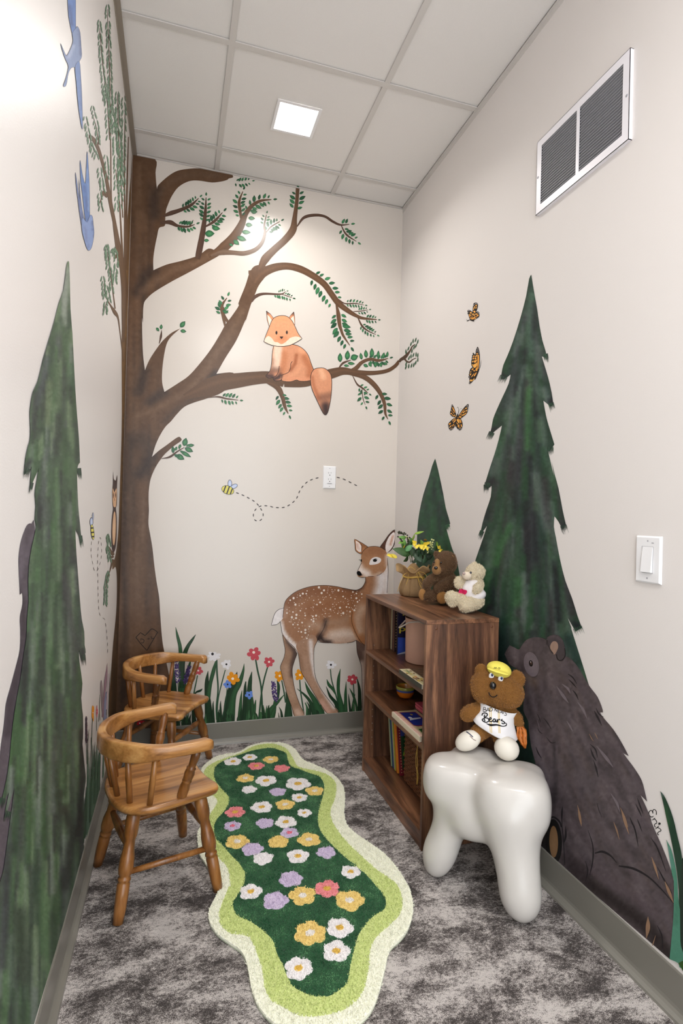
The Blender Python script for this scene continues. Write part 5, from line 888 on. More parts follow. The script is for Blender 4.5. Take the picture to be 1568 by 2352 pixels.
book('dark brown patterned book standing between the mauve book and the navy one', 'book', (0.13, 0.012, 0.212), TR(1.219, -0.517, zA + .0005), (60, 42, 44), (112, 84, 66), [(circ(.06, w, .02, .012, 6), (200, 170, 110)) for w in np.linspace(.1, .9, 14)])
def letter_p(u, w, s): return [([(u, w - s), (u + .05, w - s), (u + .05, w + s), (u, w + s)]), ([(u, w + s), (u + .16, w + s), (u + .2, w + s * .6), (u + .2, w + s * .1), (u + .16, w - s * .25), (u + .05, w - s * .25), (u + .05, w), (u + .13, w), (u + .15, w + s * .2), (u + .15, w + s * .55), (u + .12, w + s * .78), (u, w + s * .78)])]
YL = (222, 206, 70)
nb = [([(0, 0), (1, 0), (1, .42), (.6, .36), (.25, .33), (0, .345)], (52, 84, 186)), ([(0, 0), (.06, .0), (.5, .02), (1, .1), (1, .13), (.6, .07), (.3, .06), (0, .01)], (196, 200, 214)), ([(0, .93), (1, .93), (1, .955), (0, .955)], (34, 40, 110))]
nb += [(p, YL) for p in letter_p(.04, .48, .055)] + [(circ(.36, .50, .085, .045, 14), YL), (circ(.36, .50, .04, .022, 10), (22, 26, 66)), ([(.43, .455), (.48, .455), (.48, .545), (.43, .545)], YL), ([(.14, .78), (.2, .78), (.2, .87), (.14, .87)], YL), ([(.08, .86), (.3, .86), (.3, .885), (.08, .885)], YL), ([(.34, .76), (.5, .76), (.5, .9), (.34, .9)], YL)]
book('navy and blue book with yellow letters on its cover, standing left of the pink bucket', 'book', (0.15, 0.010, 0.222), TR(1.214, -0.570, zA + .0005, rz=3), (22, 26, 66), (30, 30, 50), nb)
book('purple book with a yellow spine edge standing behind the pink bucket', 'book', (0.12, 0.008, 0.20), TR(1.250, -0.592, zA + .0005), (84, 50, 84), (190, 160, 60))
# flat book with cream cover on the upper shelf
pal = [([(0, 0), (1, 0), (1, 1), (0, 1)], (226, 212, 176)), ([(.05, .04), (.2, .04), (.2, .96), (.05, .96)], (196, 186, 140))] + [(circ(random.uniform(.03, .25), random.uniform(.05, .95), .03, .04, 7), random.choice([(222, 140, 90), (150, 164, 120), (206, 178, 90), (128, 92, 70)])) for _ in range(26)] + [([(.3, .03), (.97, .03), (.97, .97), (.3, .97)], (98, 74, 58))] + [([(.36, w), (.9, w + .015), (.9, w + .045), (.36, w + .03)], (158, 130, 100)) for w in np.linspace(.08, .88, 9)]
book('brown and cream picture book lying flat at the front of the upper shelf', 'book', (0.135, 0.016, 0.205), TR(1.106, -1.052, zA + 0.0168, rx=-90), (222, 214, 196), (60, 62, 52), pal)
# items on the middle shelf
M_bowl = mat('glazed_bowl', rough=0.25, attr=True, coat=0.3)
bw = empty('bowl', (1.256, -0.572, zB), label='small orange bowl with a blue band under a green rim, on the middle shelf', cat='bowl'); mb = MB()
pr = [(0.0, 0.001), (0.02, 0.001), (0.03, 0.006), (0.038, 0.02), (0.0405, 0.031), (0.041, 0.0315), (0.0415, 0.040), (0.0418, 0.0405), (0.042, 0.052), (0.040, 0.053), (0.038, 0.048), (0.034, 0.02), (0.02, 0.008), (0.0, 0.007)]
pc_ = [(236, 128, 28)] * 5 + [(92, 108, 176)] * 2 + [(170, 168, 70)] * 3 + [(224, 150, 60)] * 4
lathe(mb, pr, (1.256, -0.572, zB), 32, np.repeat(np.array(pc_), 32, 0)); mb.build('bowl_body', M_bowl, bw)
art = [([(0, 0), (1, 0), (1, 1), (0, 1)], (196, 180, 140)), ([(.22, .4), (.35, .36), (.55, .36), (.75, .45), (.88, .62), (.88, .92), (.22, .95)], (150, 40, 60)), ([(.25, .43), (.37, .39), (.54, .39), (.72, .48), (.85, .64), (.85, .9), (.25, .93)], (30, 52, 150)), ([(.3, .6), (.8, .64), (.8, .68), (.5, .68), (.42, .74), (.36, .66)], (214, 216, 226)), (circ(.42, .7, .07, .04), (226, 226, 230)), (circ(.6, .82, .05, .03), (196, 160, 60)), ([(.24, .04), (.95, .04), (.95, .3), (.24, .26)], (42, 92, 44)), (circ(.6, .2, .1, .05), (220, 222, 226)), (circ(.82, .14, .08, .05), (60, 60, 66)), ([(0, 0), (.17, 0), (.17, 1), (0, 1)], (240, 226, 206))] + [([(.03, w), (.17, w + .008), (.17, w + .02), (.03, w + .012)], (206, 60, 66)) for w in np.linspace(.01, .96, 24)]
sk = book('picture book with a red stitched spine, lying at the front of the middle shelf', 'book', (0.105, 0.018, 0.262), TR(1.109, -1.040, zB + .0185, rx=-90), (236, 224, 204), (232, 220, 196), art)
book('dark green book lying flat behind the ring bound picture book', 'book', (0.15, 0.012, 0.25), TR(1.222, -0.992, zB + 0.0125, rx=-90), (72, 84, 66), (60, 50, 44))
for k, (c, lab) in enumerate((((206, 90, 110), 'pink box lying under the topmost pink box on the middle shelf'), ((188, 70, 92), 'topmost pink box on the middle shelf'))):
    o = empty('box', (1.3, -0.84, zB + .013 + k * .0125), label=lab, cat='box'); bx('box_body', (1.226, -0.965, zB + .0130 + k * .0126), (1.366, -0.745, zB + .0130 + k * .0126 + .0075), M_prt, o, c=c, bevel=0.0008); bx('box_lid', (1.225, -0.966, zB + .0206 + k * .0126), (1.367, -0.744, zB + .0254 + k * .0126), M_prt, o, c=tuple(np.array(c) + 22), bevel=0.0008)
# fix the flat books: their page/cover side turned up, the spine toward the aisle
# leaning picture books in the lowest compartment
lean = 13
spec = [(0.0, (0.15, 0.010, 0.262), (140, 160, 160), (176, 186, 150), 'pale blue grey book, leftmost of the leaning books in the bottom compartment'), (0.017, (0.15, 0.009, 0.26), (40, 84, 110), (52, 92, 116), 'teal book leaning beside the pale one, bottom compartment'), (0.033, (0.145, 0.006, 0.25), (150, 130, 160), (184, 170, 186), 'thin lilac book leaning in the bottom compartment'), (0.045, (0.15, 0.010, 0.262), (164, 176, 60), (182, 188, 76), 'yellow green book leaning in the bottom compartment'), (0.060, (0.15, 0.006, 0.26), (60, 50, 110), (206, 80, 40), 'thin book with a red spine leaning in the bottom compartment'), (0.071, (0.15, 0.011, 0.264), (232, 140, 40), (238, 150, 46), 'orange book leaning in the bottom compartment')]
for (dy, dim, c, sc_, lab) in spec: book(lab, 'book', dim, TR(1.200, -0.574 - dy, zC + .003, rx=-lean), c, sc_)
jg = [([(0, 0), (1, 0), (1, 1), (0, 1)], (118, 26, 42)), ([(.07, .09), (.95, .09), (.95, .96), (.07, .96)], (30, 66, 38)), ([(.07, .6), (.6, .6), (.5, .96), (.07, .96)], (52, 62, 130)), ([(.1, .3), (.35, .28), (.42, .45), (.2, .5)], (128, 150, 44)), ([(.3, .1), (.62, .1), (.66, .33), (.5, .38), (.34, .28)], (120, 134, 160)), (circ(.4, .24, .06, .04), (30, 34, 44)), (circ(.62, .46, .09, .05), (206, 120, 40)), (circ(.25, .55, .1, .04), (60, 120, 50)), (circ(.7, .62, .12, .05), (90, 60, 30))] + dots((206, 190, 130), .04)
book('dark red picture book with a jungle cover, frontmost of the leaning books', 'book', (0.17, 0.007, 0.264), TR(1.200, -0.574 - .094, zC + .003, rx=-lean), (118, 26, 42), (118, 26, 42), jg)
# wicker basket with raffia tie
M_wick = mat('wicker', (112, 66, 34), rough=0.6, noise_s=60, noise_a=0.3)
M_raf = mat('raffia', (214, 176, 88), rough=0.6)
bk = empty('wicker_basket', (1.29, -0.87, zC), label='brown woven wicker basket with a raffia tie, near end of the bottom compartment', cat='basket')
mb = MB(); x0, x1, y0, y1 = 1.205, 1.372, -1.05, -0.70
N_ = 26
for i in range(N_):
    z = zC + .006 + i * .0088; ph = i % 2; pts = []
    per = [(x0, y1), (x0, y0), (x1, y0), (x1, y1)]
    for a in range(4):
        p, q_ = per[a], per[(a + 1) % 4]; n_ = 22 if a in (0, 2) else 10
        nx, ny = [(-1, 0), (0, -1), (1, 0), (0, 1)][a]
        for j in range(n_): s_ = j / n_; w_ = .0025 * (1 if (j + ph) % 2 else -1); pts.append((p[0] + (q_[0] - p[0]) * s_ + nx * w_, p[1] + (q_[1] - p[1]) * s_ + ny * w_, z))
    pts.append(pts[0]); tube(mb, pts, .0042, 5, cap=False)
mb.build('woven_wall', M_wick, bk); bx('basket_base', (x0 + .002, y0 + .002, zC + .0006), (x1 - .002, y1 - .002, zC + .005), M_wick, bk)
mb = MB(); tube(mb, [(x0, y1, zC + .236), (x0, y0, zC + .236), (x1, y0, zC + .236), (x1, y1, zC + .236), (x0, y1, zC + .236)], .008, 8); mb.build('rim', M_wick, bk)
mb = MB(); yb_ = -0.845
for pts in ([(x0 - .004, yb_ - .01, zC + .245), (x0 - .010, yb_ + .004, zC + .215), (x0 - .009, yb_ + .008, zC + .19)], [(x0 - .004, yb_ - .03, zC + .245), (x0 - .012, yb_ - .01, zC + .22), (x0 - .009, yb_ + .008, zC + .19)], [(x0 - .009, yb_ + .008, zC + .19), (x0 - .010, yb_ + .016, zC + .15), (x0 - .010, yb_ + .008, zC + .11), (x0 - .009, yb_ + .0, zC + .125), (x0 - .010, yb_ + .004, zC + .16), (x0 - .009, yb_ + .008, zC + .19)], [(x0 - .010, yb_ + .006, zC + .115), (x0 - .010, yb_ + .0, zC + .08), (x0 - .010, yb_ + .002, zC + .05)], [(x0 - .010, yb_ + .004, zC + .115), (x0 - .011, yb_ - .01, zC + .095), (x0 - .010, yb_ - .006, zC + .065), (x0 - .009, yb_ + .002, zC + .05)]):
    tube(mb, cr(pts, 6), .0016, 6)
mb.build('raffia_tie', M_raf, bk)
# pink bucket with rope handle
M_buc = mat('pink_painted_wood', (226, 182, 160), rough=0.6, noise_s=300, noise_a=0.05)
M_rope = mat('cotton_rope', (222, 212, 204), rough=0.8)
cx, cy = 1.285, -0.694; bu = empty('bucket', (cx, cy, zA), label='pink beige bucket with a white rope handle in the upper compartment of the bookcase', cat='bucket')
mb = MB(); lathe(mb, [(0, .001), (.078, .001), (.080, .004), (.0825, .17), (.0845, .185), (.0845, .187), (.080, .187), (.076, .012), (0, .010)], (cx, cy, zA), 48); mb.build('pail', M_buc, bu)
mb = MB(); mb2 = [(cx - .060, cy + .058, zA + .170), (cx - .085, cy + .052, zA + .150), (cx - .106, cy + .03, zA + .141), (cx - .100, cy - .0, zA + .155), (cx - .092, cy - .04, zA + .175), (cx - .062, cy - .068, zA + .183), (cx - .04, cy - .074, zA + .176)]
tube(mb, cr(mb2, 8), .0032, 8); mb.build('rope_handle', M_rope, bu)
# ================================================================== two child-size captain's chairs
M_oak = wood('honey_oak', (120, 76, 34), (174, 120, 64), (206, 156, 96), axis=0, scale=14, rough=0.30, knots=2, coat=0.25)
M_oakz = wood('honey_oak_turned', (92, 54, 22), (136, 86, 40), (168, 116, 62), axis=2, scale=14, rough=0.32, knots=2, coat=0.25)
def turned(mb, p0, p1, prof, n=14):
    """lathe-turned stick from p0 to p1; prof: (t, radius)"""
    p0, p1 = np.array(p0, float), np.array(p1, float); L = np.linalg.norm(p1 - p0); T = [a[0] for a in prof]; R0 = [a[1] for a in prof]
    pts = [p0 + (p1 - p0) * t for t in T]; tube(mb, pts, R0, n)
LEG = [(0, .0125), (.02, .0145), (.12, .0175), (.22, .0185), (.25, .0145), (.262, .0185), (.275, .0150), (.29, .0185), (.31, .0150), (.33, .0195), (.42, .0225), (.50, .0195), (.60, .0165), (.68, .0160), (.685, .0185), (.71, .0190), (.715, .0155), (.73, .0190), (.75, .0185), (1.0, .0140)]
LEG = [(0, .0165), (.25, .0170), (.29, .0140), (.305, .0185), (.32, .0140), (.34, .0145), (.36, .0195), (.45, .0220), (.52, .0200), (.60, .0165), (.70, .0155), (.705, .0195), (.73, .0200), (.735, .0160), (.98, .0195), (1.0, .0170)]
LEG = [(0, .0175), (.10, .0200), (.24, .0195), (.28, .0150), (.36, .0160), (.44, .0205), (.53, .0215), (.58, .0190), (.60, .0145), (.615, .0185), (.635, .0185), (.645, .0150), (.66, .0180), (.78, .0180), (.90, .0165), (1.0, .0145)]
POST = [(0, .0125), (.06, .0150), (.20, .0160), (.32, .0125), (.345, .0150), (.36, .0115), (.38, .0140), (.50, .0160), (.58, .0130), (.60, .0150), (.62, .0110), (.70, .0120), (.85, .0140), (1.0, .0105)]
PLAIN = [(0, .0085), (.5, .0092), (1.0, .0075)]
STR = [(0, .0075), (.15, .0100), (.3, .0120), (.5, .0135), (.7, .0120), (.85, .0100), (1.0, .0075)]
BULB = [(0, .0075), (.15, .0110), (.28, .0125), (.32, .0095), (.36, .0125), (.5, .0150), (.64, .0125), (.68, .0095), (.72, .0125), (.85, .0110), (1.0, .0075)]
SZ = 0.307
def make_chair():
    root = empty('captains_chair', (0, 0, 0)); 
    def part(nm, f, m=M_oakz, **k): mb = MB(); f(mb); return mb.build(nm, m, root, **k)
    # seat: rounded D with slightly hollow front edge
    half = [(0.142, 0.0), (0.144, 0.05), (0.151, 0.09), (0.156, 0.115), (0.148, 0.137), (0.120, 0.147), (0.07, 0.153), (0.0, 0.159), (-0.06, 0.158), (-0.105, 0.140), (-0.135, 0.105), (-0.150, 0.055), (-0.153, 0.0)]
    out = half + [(x, -y) for (x, y) in half[-2:0:-1]]; A = cr(out, 4, True); n = len(A); c = np.array([0.0, 0.0]); V = []; F = []
    lv = [(0.90, SZ - .0245), (0.975, SZ - .022), (1.0, SZ - .014), (1.0, SZ - .008), (0.985, SZ - .002), (0.955, SZ), (0.80, SZ - .002), (0.5, SZ - .0055), (0.2, SZ - .006)]
    for (s, z) in lv:
        for q in A: V.append((*(c + (q - c) * s), z))
    for k in range(len(lv) - 1): F += [(k * n + i, k * n + (i + 1) % n, (k + 1) * n + (i + 1) % n, (k + 1) * n + i) for i in range(n)]
    F += [tuple(reversed(range(n))), tuple((len(lv) - 1) * n + i for i in range(n))]
    part('seat', lambda mb: mb.add(V, F), M_oak)
    # bent arm and back rail
    cl = [(0.108, .172, .0), (0.085, .180, .0), (0.03, .178, .0), (-0.03, .170, .1), (-0.075, .155, .6), (-0.115, .125, 1), (-0.150, .08, 1), (-0.168, .03, 1), (-0.170, 0, 1)]
    cl = cl + [(x, -y, w) for (x, y, w) in cl[-2::-1]]; C_ = cr(cl, 6); m = len(C_); T = np.gradient(C_[:, :2], axis=0); T /= np.linalg.norm(T, axis=1)[:, None]; Nn = np.stack([-T[:, 1], T[:, 0]], 1)
    V = []; RS = 14
    for i in range(m):
        w = C_[i, 2]; e = min(i, m - 1 - i) / 9.0; endf = min(1, .35 + .65 * math.sin(min(1, e * 1.6) * math.pi / 2)) if e < 1 else 1
        hw = .0175 * (1 - w) + .0130 * w; hh = (.0170 * (1 - w) + .0285 * w); zc = .4670 * (1 - w) + .4650 * w - (1 - endf) * .010
        hw *= .55 + .45 * endf; hh *= .7 + .3 * endf
        for j in range(RS):
            a = 2 * math.pi * j / RS; ca, sa = math.cos(a), math.sin(a); k1 = abs(ca) ** .38 * (1 if ca > 0 else -1); k2 = abs(sa) ** .38 * (1 if sa > 0 else -1)
            V.append((*(C_[i, :2] + Nn[i] * hw * k1), zc + hh * k2))
    F = [(i * RS + j, i * RS + (j + 1) % RS, (i + 1) * RS + (j + 1) % RS, (i + 1) * RS + j) for i in range(m - 1) for j in range(RS)] + [tuple(reversed(range(RS))), tuple((m - 1) * RS + j for j in range(RS))]
    part('arm_rail', lambda mb: mb.add(V, F), M_oak)
    for s in (1, -1):
        part('arm_post', lambda mb: turned(mb, (0.030, s * .140, SZ - .004), (0.068, s * .173, .457), POST))
        for (a, b) in (((-0.062, .138), (-0.055, .160)), ((-0.108, .095), (-0.122, .112)), ((-0.130, .034), (-0.160, .040))):
            part('spindle', lambda mb: turned(mb, (a[0], s * a[1], SZ - .004), (b[0], s * b[1], .452), PLAIN))
        part('leg', lambda mb: turned(mb, (0.098, s * .108, SZ - .018), (0.145, s * .172, 0.0), LEG)); part('leg', lambda mb: turned(mb, (-0.095, s * .100, SZ - .018), (-0.145, s * .153, 0.0), LEG))
        part('stretcher', lambda mb: turned(mb, (0.123, s * .144, .125), (-0.125, s * .134, .125), PLAIN), smooth=True)
    part('stretcher', lambda mb: turned(mb, (0.112, .128, .190), (0.112, -.128, .190), BULB)); part('stretcher', lambda mb: turned(mb, (-0.112, .118, .185), (-0.112, -.118, .185), STR))
    return root
ch1 = make_chair(); ch1.location = (0.217, -0.987, 0); ch1.rotation_euler = (0, 0, math.radians(17))
tag(ch1, 'nearer of the two small honey brown wooden captain chairs beside the rug', 'chair', 'wooden captain chairs along the left wall')
ch2 = ch1.copy(); COL.objects.link(ch2)
for c_ in list(ch1.children): d_ = c_.copy(); COL.objects.link(d_); d_.parent = ch2
ch2.location = (0.224, -0.237, 0); ch2.rotation_euler = (0, 0, math.radians(-30))
ch2['label'] = 'farther small wooden captain chair, in the corner under the painted tree trunk'
# ================================================================== shaggy flower rug
M_pile = mat('rug_pile', rough=0.95, attr=True, spec=0.1, sheen=0.2, noise_s=500, noise_a=0.10, bump=1.0, bump_s=350)
def wpoly(s, z=0.010, n=5): A = cr([p[:2] for p in P(s)], n, True); return hit(A, 2, z)[:, :2]
R_out = wpoly('C7 800,98 900,103 1000,150 1080,250 1180,295 1300,350 1400,430 1450,520 1457,640 1452,750 1480,840 1568,925 C8 1285,0 1400,140 1460,260 1476,370 1450,480 1400,560 1320,640 1290,760 1260,880 1220,1000 1160,1090 1060,1160 900,1210 750,1210 620,1170 530,1110 450,1020 400,900 370,740 330,650 250,590 170,530 118,450 118,370 170,270 215,190 C7 320,1400 300,1330 245,1255 200,1180 150,1100 133,1000 135,900 180,820 231,749 238,680 210,600 160,520 150,420 170,330 220,280 300,225 400,200 500,185 600,130 700,103')
R_mid = wpoly('C7 800,112 880,130 940,165 1000,260 1040,318 1150,345 1250,370 1330,410 1380,480 1370,600 1330,700 1340,800 1400,900 1480,1000 1560,1080 C8 1200,80 1290,150 1370,210 1405,310 1390,400 1330,470 1230,560 1190,650 1180,760 1150,900 1100,980 1000,1050 880,1080 730,1085 600,1020 530,980 490,900 470,780 440,680 390,570 340,545 250,530 185,460 190,370 220,290 250,220 C7 430,1400 402,1232 330,1150 250,1050 190,950 190,870 235,760 300,660 305,610 260,570 215,500 190,420 200,340 280,280 400,235 520,195 600,150 700,118')
R_in = wpoly('C7 720,155 800,150 870,170 930,200 940,240 970,310 1060,345 1150,380 1230,410 1270,480 1260,580 1230,680 1215,800 1240,900 1320,1000 1400,1080 1480,1150 1560,1210 C8 1060,70 1150,130 1230,220 1290,300 1285,370 1200,430 1120,530 1090,620 1060,740 1040,850 1000,900 920,950 830,955 750,930 680,890 640,830 610,750 570,670 540,580 480,520 400,460 300,410 275,330 300,290 350,200 355,130 C7 540,1240 500,1180 430,1110 370,1040 300,970 280,880 300,800 370,720 410,650 410,590 350,520 290,440 280,360 310,300 400,250 500,215 620,175')
rc = R_out.mean(0)
rug = empty('shaggy_rug', (rc[0], rc[1], 0), label='wavy edged shaggy green garden rug tufted with flowers on the carpet', cat='rug')
def slab(mb, A, z0, z1, c):
    n = len(A); V2, E2, F2, *_ = geometry.delaunay_2d_cdt([Vector(a) for a in A], [], [list(range(n))], 1, 1e-6)
    V = [(v[0], v[1], z1) for v in V2]; mb.add(V, [tuple(f) for f in F2], c)
    V = [(a[0], a[1], z0) for a in A] + [(a[0], a[1], z1) for a in A]; mb.add(V, [(i, (i + 1) % n, n + (i + 1) % n, n + i) for i in range(n)], c)
def tufts(mb, ins, outs, lo, hi, cf, dens=150000, z=.0083, L=.0050, wd=.0014, jit=9):
    n = int(dens * (hi[0] - lo[0]) * (hi[1] - lo[1])); q = RNG.uniform(lo, hi, (n, 2)); wob = q + RNG.normal(0, .0017, q.shape)
    m = pip(wob, ins)
    for o in outs: m[m] &= ~pip(wob[m], o)
    q = q[m]; n = len(q); d = RNG.normal(0, .55, (n, 3)); d[:, 2] = 1; d /= np.linalg.norm(d, axis=1)[:, None]; a = RNG.uniform(0, math.pi, n); t_ = np.stack([np.cos(a), np.sin(a), 0 * a], 1)
    b = np.concatenate([q, np.full((n, 1), z)], 1); l = L * RNG.uniform(.7, 1.25, (n, 1)); w_ = wd * RNG.uniform(.7, 1.3, (n, 1))
    V = np.stack([b - t_ * w_, b + t_ * w_, b + d * l + t_ * w_ * .5, b + d * l - t_ * w_ * .5], 1).reshape(-1, 3)
    c = cf(q) + RNG.normal(0, jit, (n, 1)); c = np.repeat(c, 4, 0); c[0::4] *= .92; c[1::4] *= .92
    mb.add(V, [(4 * i, 4 * i + 1, 4 * i + 2, 4 * i + 3) for i in range(n)], c)
def cst(c): return lambda q: np.repeat(np.asarray(c, float)[None], len(q), 0)
CW, CG, CD = (255, 255, 236), (216, 228, 150), (46, 96, 58)
def cdark(q):
    s = np.array([noise.noise(Vector((a[0] * 14, a[1] * 14, 0))) + .5 * noise.noise(Vector((a[0] * 40, a[1] * 40, 3))) for a in q]); k = np.clip(.42 + s * 1.3, 0, 1)[:, None]; return np.array([[40, 92, 58]]) * (1 - k) + np.array([[104, 158, 108]]) * k
FLW = []; WHT, YEL, PNK, LAV = (255, 250, 250), (250, 222, 140), (250, 160, 164), (224, 208, 234); YC, WC_, PC = (240, 200, 92), (252, 246, 240), (240, 120, 140)
for cr_, rows in (('C7', [(450, 268, 80, WHT, YC), (602, 230, 66, WHT, YC), (790, 250, 72, YEL, WC_), (660, 308, 75, PNK, YC), (890, 330, 72, PNK, None), (562, 418, 80, YEL, WC_), (748, 440, 98, WHT, YC), (1035, 468, 115, WHT, YC), (1185, 532, 84, YEL, WC_), (596, 520, 68, WHT, None), (855, 540, 75, LAV, None), (1048, 592, 74, WHT, YC), (710, 678, 98, WHT, YC), (920, 655, 88, YEL, WC_), (470, 722, 92, PNK, YC), (1093, 730, 68, WHT, YC), (738, 822, 82, LAV, None), (925, 812, 98, WHT, YC), (445, 847, 78, LAV, PC), (958, 908, 82, LAV, PC), (488, 988, 108, YEL, WC_), (858, 990, 95, YEL, None), (1135, 970, 105, YEL, WC_), (625, 1055, 98, LAV, None), (720, 1140, 92, WHT, None), (1035, 1118, 102, WHT, YC), (1290, 1085, 88, LAV, None)]),
      ('C8', [(1060, 120, 66, WHT, YC), (660, 168, 80, LAV, None), (393, 252, 76, WHT, YC), (903, 232, 85, PNK, YC), (558, 312, 86, LAV, None), (740, 278, 92, YEL, WC_), (1053, 310, 98, YEL, WC_), (987, 492, 90, WHT, YC), (790, 528, 108, YEL, WC_), (965, 648, 92, WHT, YC), (712, 762, 95, WHT, YC)])):
    for (x, y, rx, c, cc) in rows:
        k = CROP[cr_][2]; px_ = CROP[cr_][0] + x * k; py_ = CROP[cr_][1] + y * k; o_ = FL(px_, py_, .013); r_ = (FL(px_ + rx * k, py_, .013) - o_).length
        a = np.linspace(0, 2 * math.pi, 40, endpoint=False); ph = random.random() * 6; npt = random.choice([5, 5, 6]); rad = r_ * (.78 + .24 * np.abs(np.cos(npt * (a - ph) / 2)) ** .6) * (1 + .05 * np.sin(3 * a + ph)); FLW.append((np.stack([o_.x + rad * np.cos(a), o_.y + rad * np.sin(a)], 1), np.array([o_.x, o_.y]), r_, c, cc))
mb = MB(); slab(mb, R_out, 0.0005, 0.004, (196, 204, 176)); mb.build('backing', M_pile, rug, smooth=False)
mb = MB(); slab(mb, R_out, .004, .0098, CW); tufts(mb, R_out, [R_mid], R_out.min(0), R_out.max(0), cst(CW), jit=5); mb.build('outer_border', M_pile, rug, smooth=False)
mb = MB(); slab(mb, R_mid, .0090, .0101, CG); tufts(mb, R_mid, [R_in], R_mid.min(0), R_mid.max(0), cst(CG), jit=14); mb.build('inner_border', M_pile, rug, smooth=False)
mb = MB(); slab(mb, R_in, .0090, .0104, (40, 88, 54)); tufts(mb, R_in, [f[0] for f in FLW], R_in.min(0), R_in.max(0), cdark, jit=8); mb.build('green_field', M_pile, rug, smooth=False)
done = []
for (A, o_, r_, c, cc) in reversed(FLW):
    mb = MB(); slab(mb, A, .0090, .0112, c); cen = circ(o_[0], o_[1], r_ * .30, r_ * .25, 12)
    near = [d for d in done if np.linalg.norm(d[1] - o_) < d[2] + r_]
    tufts(mb, A, [d[0] for d in near] + ([np.array(cen)] if cc else []), A.min(0), A.max(0), cst(c), jit=6, z=.0096); f_ = mb.build('tufted_flower', M_pile, rug, smooth=False)
    if cc: mb = MB(); slab(mb, np.array(cen), .0100, .0122, cc); tufts(mb, np.array(cen), [], np.min(cen, 0), np.max(cen, 0), cst(cc), jit=6, z=.0112, dens=140000); mb.build('flower_centre', M_pile, f_, smooth=False)
    done.append((A, o_, r_))
# ================================================================== tooth stool
M_tooth = mat('glossy_white_fibreglass', (210, 206, 201), rough=0.24, coat=0.35, noise_s=3, noise_a=0.02)
CC = np.array([1.225, -1.285, 0.0]); EE = np.array([.829, -.559, 0]); DD = np.array([.559, .829, 0])
def tp(e, d, z): return CC + EE * e + DD * d + np.array([0, 0, z])
mb = MB(); RT = np.stack([EE, DD, [0, 0, 1]], 1)
def chain(mb, pts, n=8, sub=2, mul=(1, 1, 1)):
    A = cr(pts, n)
    for a in A: ell(mb, a[:3], np.array(mul) * a[3], sub=sub)
def sell(mb, o, r, p=.62):
    V, F = ICO[3]; V = np.sign(V) * np.abs(V) ** p; V = V / (np.abs(V).max()); mb.add((V * np.asarray(r)) @ RT.T + o, F)
sell(mb, tp(-.092, .000, .325), (.108, .085, .080), .66); sell(mb, tp(.085, -.052, .316), (.116, .096, .098), .68); sell(mb, tp(-.035, .085, .332), (.092, .070, .074), .62); sell(mb, tp(.110, .030, .328), (.080, .065, .074), .62); sell(mb, tp(.01, .01, .32), (.14, .10, .076), .7); sell(mb, tp(-.025, -.03, .25), (.095, .075, .092), .9)
chain(mb, [(*tp(-.103, .0, .30), .082), (*tp(-.103, -.003, .22), .062), (*tp(-.116, -.008, .15), .057), (*tp(-.136, -.010, .09), .060), (*tp(-.147, -.010, .050), .049)])
chain(mb, [(*tp(.080, -.060, .29), .108), (*tp(.092, -.085, .21), .080), (*tp(.106, -.112, .13), .067), (*tp(.113, -.126, .075), .065), (*tp(.118, -.130, .042), .042)])
chain(mb, [(*tp(-.02, .04, .27), .080), (*tp(.075, .040, .20), .058), (*tp(.105, .05, .12), .050), (*tp(.115, .05, .05), .042), (*tp(.115, .05, .030), .030)])
V, F = blob(mb, .007, 48); V[:, 2] -= V[:, 2].min(); zt = .372; V[:, 2] = np.where(V[:, 2] > zt, zt + (V[:, 2] - zt) * .75, V[:, 2]); mb = MB(); mb.add(V, F, (236, 234, 230))
tooth = mb.build('tooth_stool', M_tooth); tag(tooth, 'large glossy white stool shaped like a molar tooth, standing in front of the bookcase', 'stool')
# ================================================================== soft toys: built around an upright plane through each body, facing the viewer
M_plush = mat('plush_fur', rough=0.9, attr=True, spec=0.15, sheen=0.15)
M_cloth = mat('white_jersey_cloth', rough=0.75, attr=True, noise_s=700, noise_a=0.05, spec=0.2)
M_leath = mat('white_vinyl', rough=0.45, attr=True)
M_gloss = mat('glossy_plastic', rough=0.12, attr=True, coat=0.5)
class Fig:
    def __init__(s, c): s.c = np.array(c, float); n = CAM - s.c; n[2] = 0; s.n = n / np.linalg.norm(n); s.r = np.cross([0, 0, 1.0], s.n); s.u = np.array([0, 0, 1.0]); s.m = np.linalg.norm((s.c - CAM)[:2]) / FPX
    def at(s, crop, x, y, off=0.0):
        q = P('%s %f,%f' % (crop, x, y))[0]; d = rays([q])[0]; c = s.c + s.n * off; t = ((c - CAM) @ s.n) / (d @ s.n); return CAM + d * t
    def ell(s, mb, crop, x, y, off, rx, ry, rz=None, rot=0, c=(200, 200, 200), sub=3):
        k = CROP[crop][2] * s.m; rz = (rx + ry) / 2 if rz is None else rz; a = math.radians(rot); ca, sa = math.cos(a), math.sin(a)
        r_ = s.r * ca - s.u * sa; u_ = s.r * sa + s.u * ca; ell(mb, s.at(crop, x, y, off), (rx * k, ry * k, rz * k), np.stack([r_, u_, s.n], 1), c, sub)
    def limb(s, mb, crop, pts, n=6):
        k = CROP[crop][2] * s.m; A = cr([(*s.at(crop, x, y, o), r * k) for (x, y, o, r) in pts], n)
        for a in A: ell(mb, a[:3], (a[3],) * 3)
def bvh(V, F): return BVHTree.FromPolygons([tuple(v) for v in V], F)
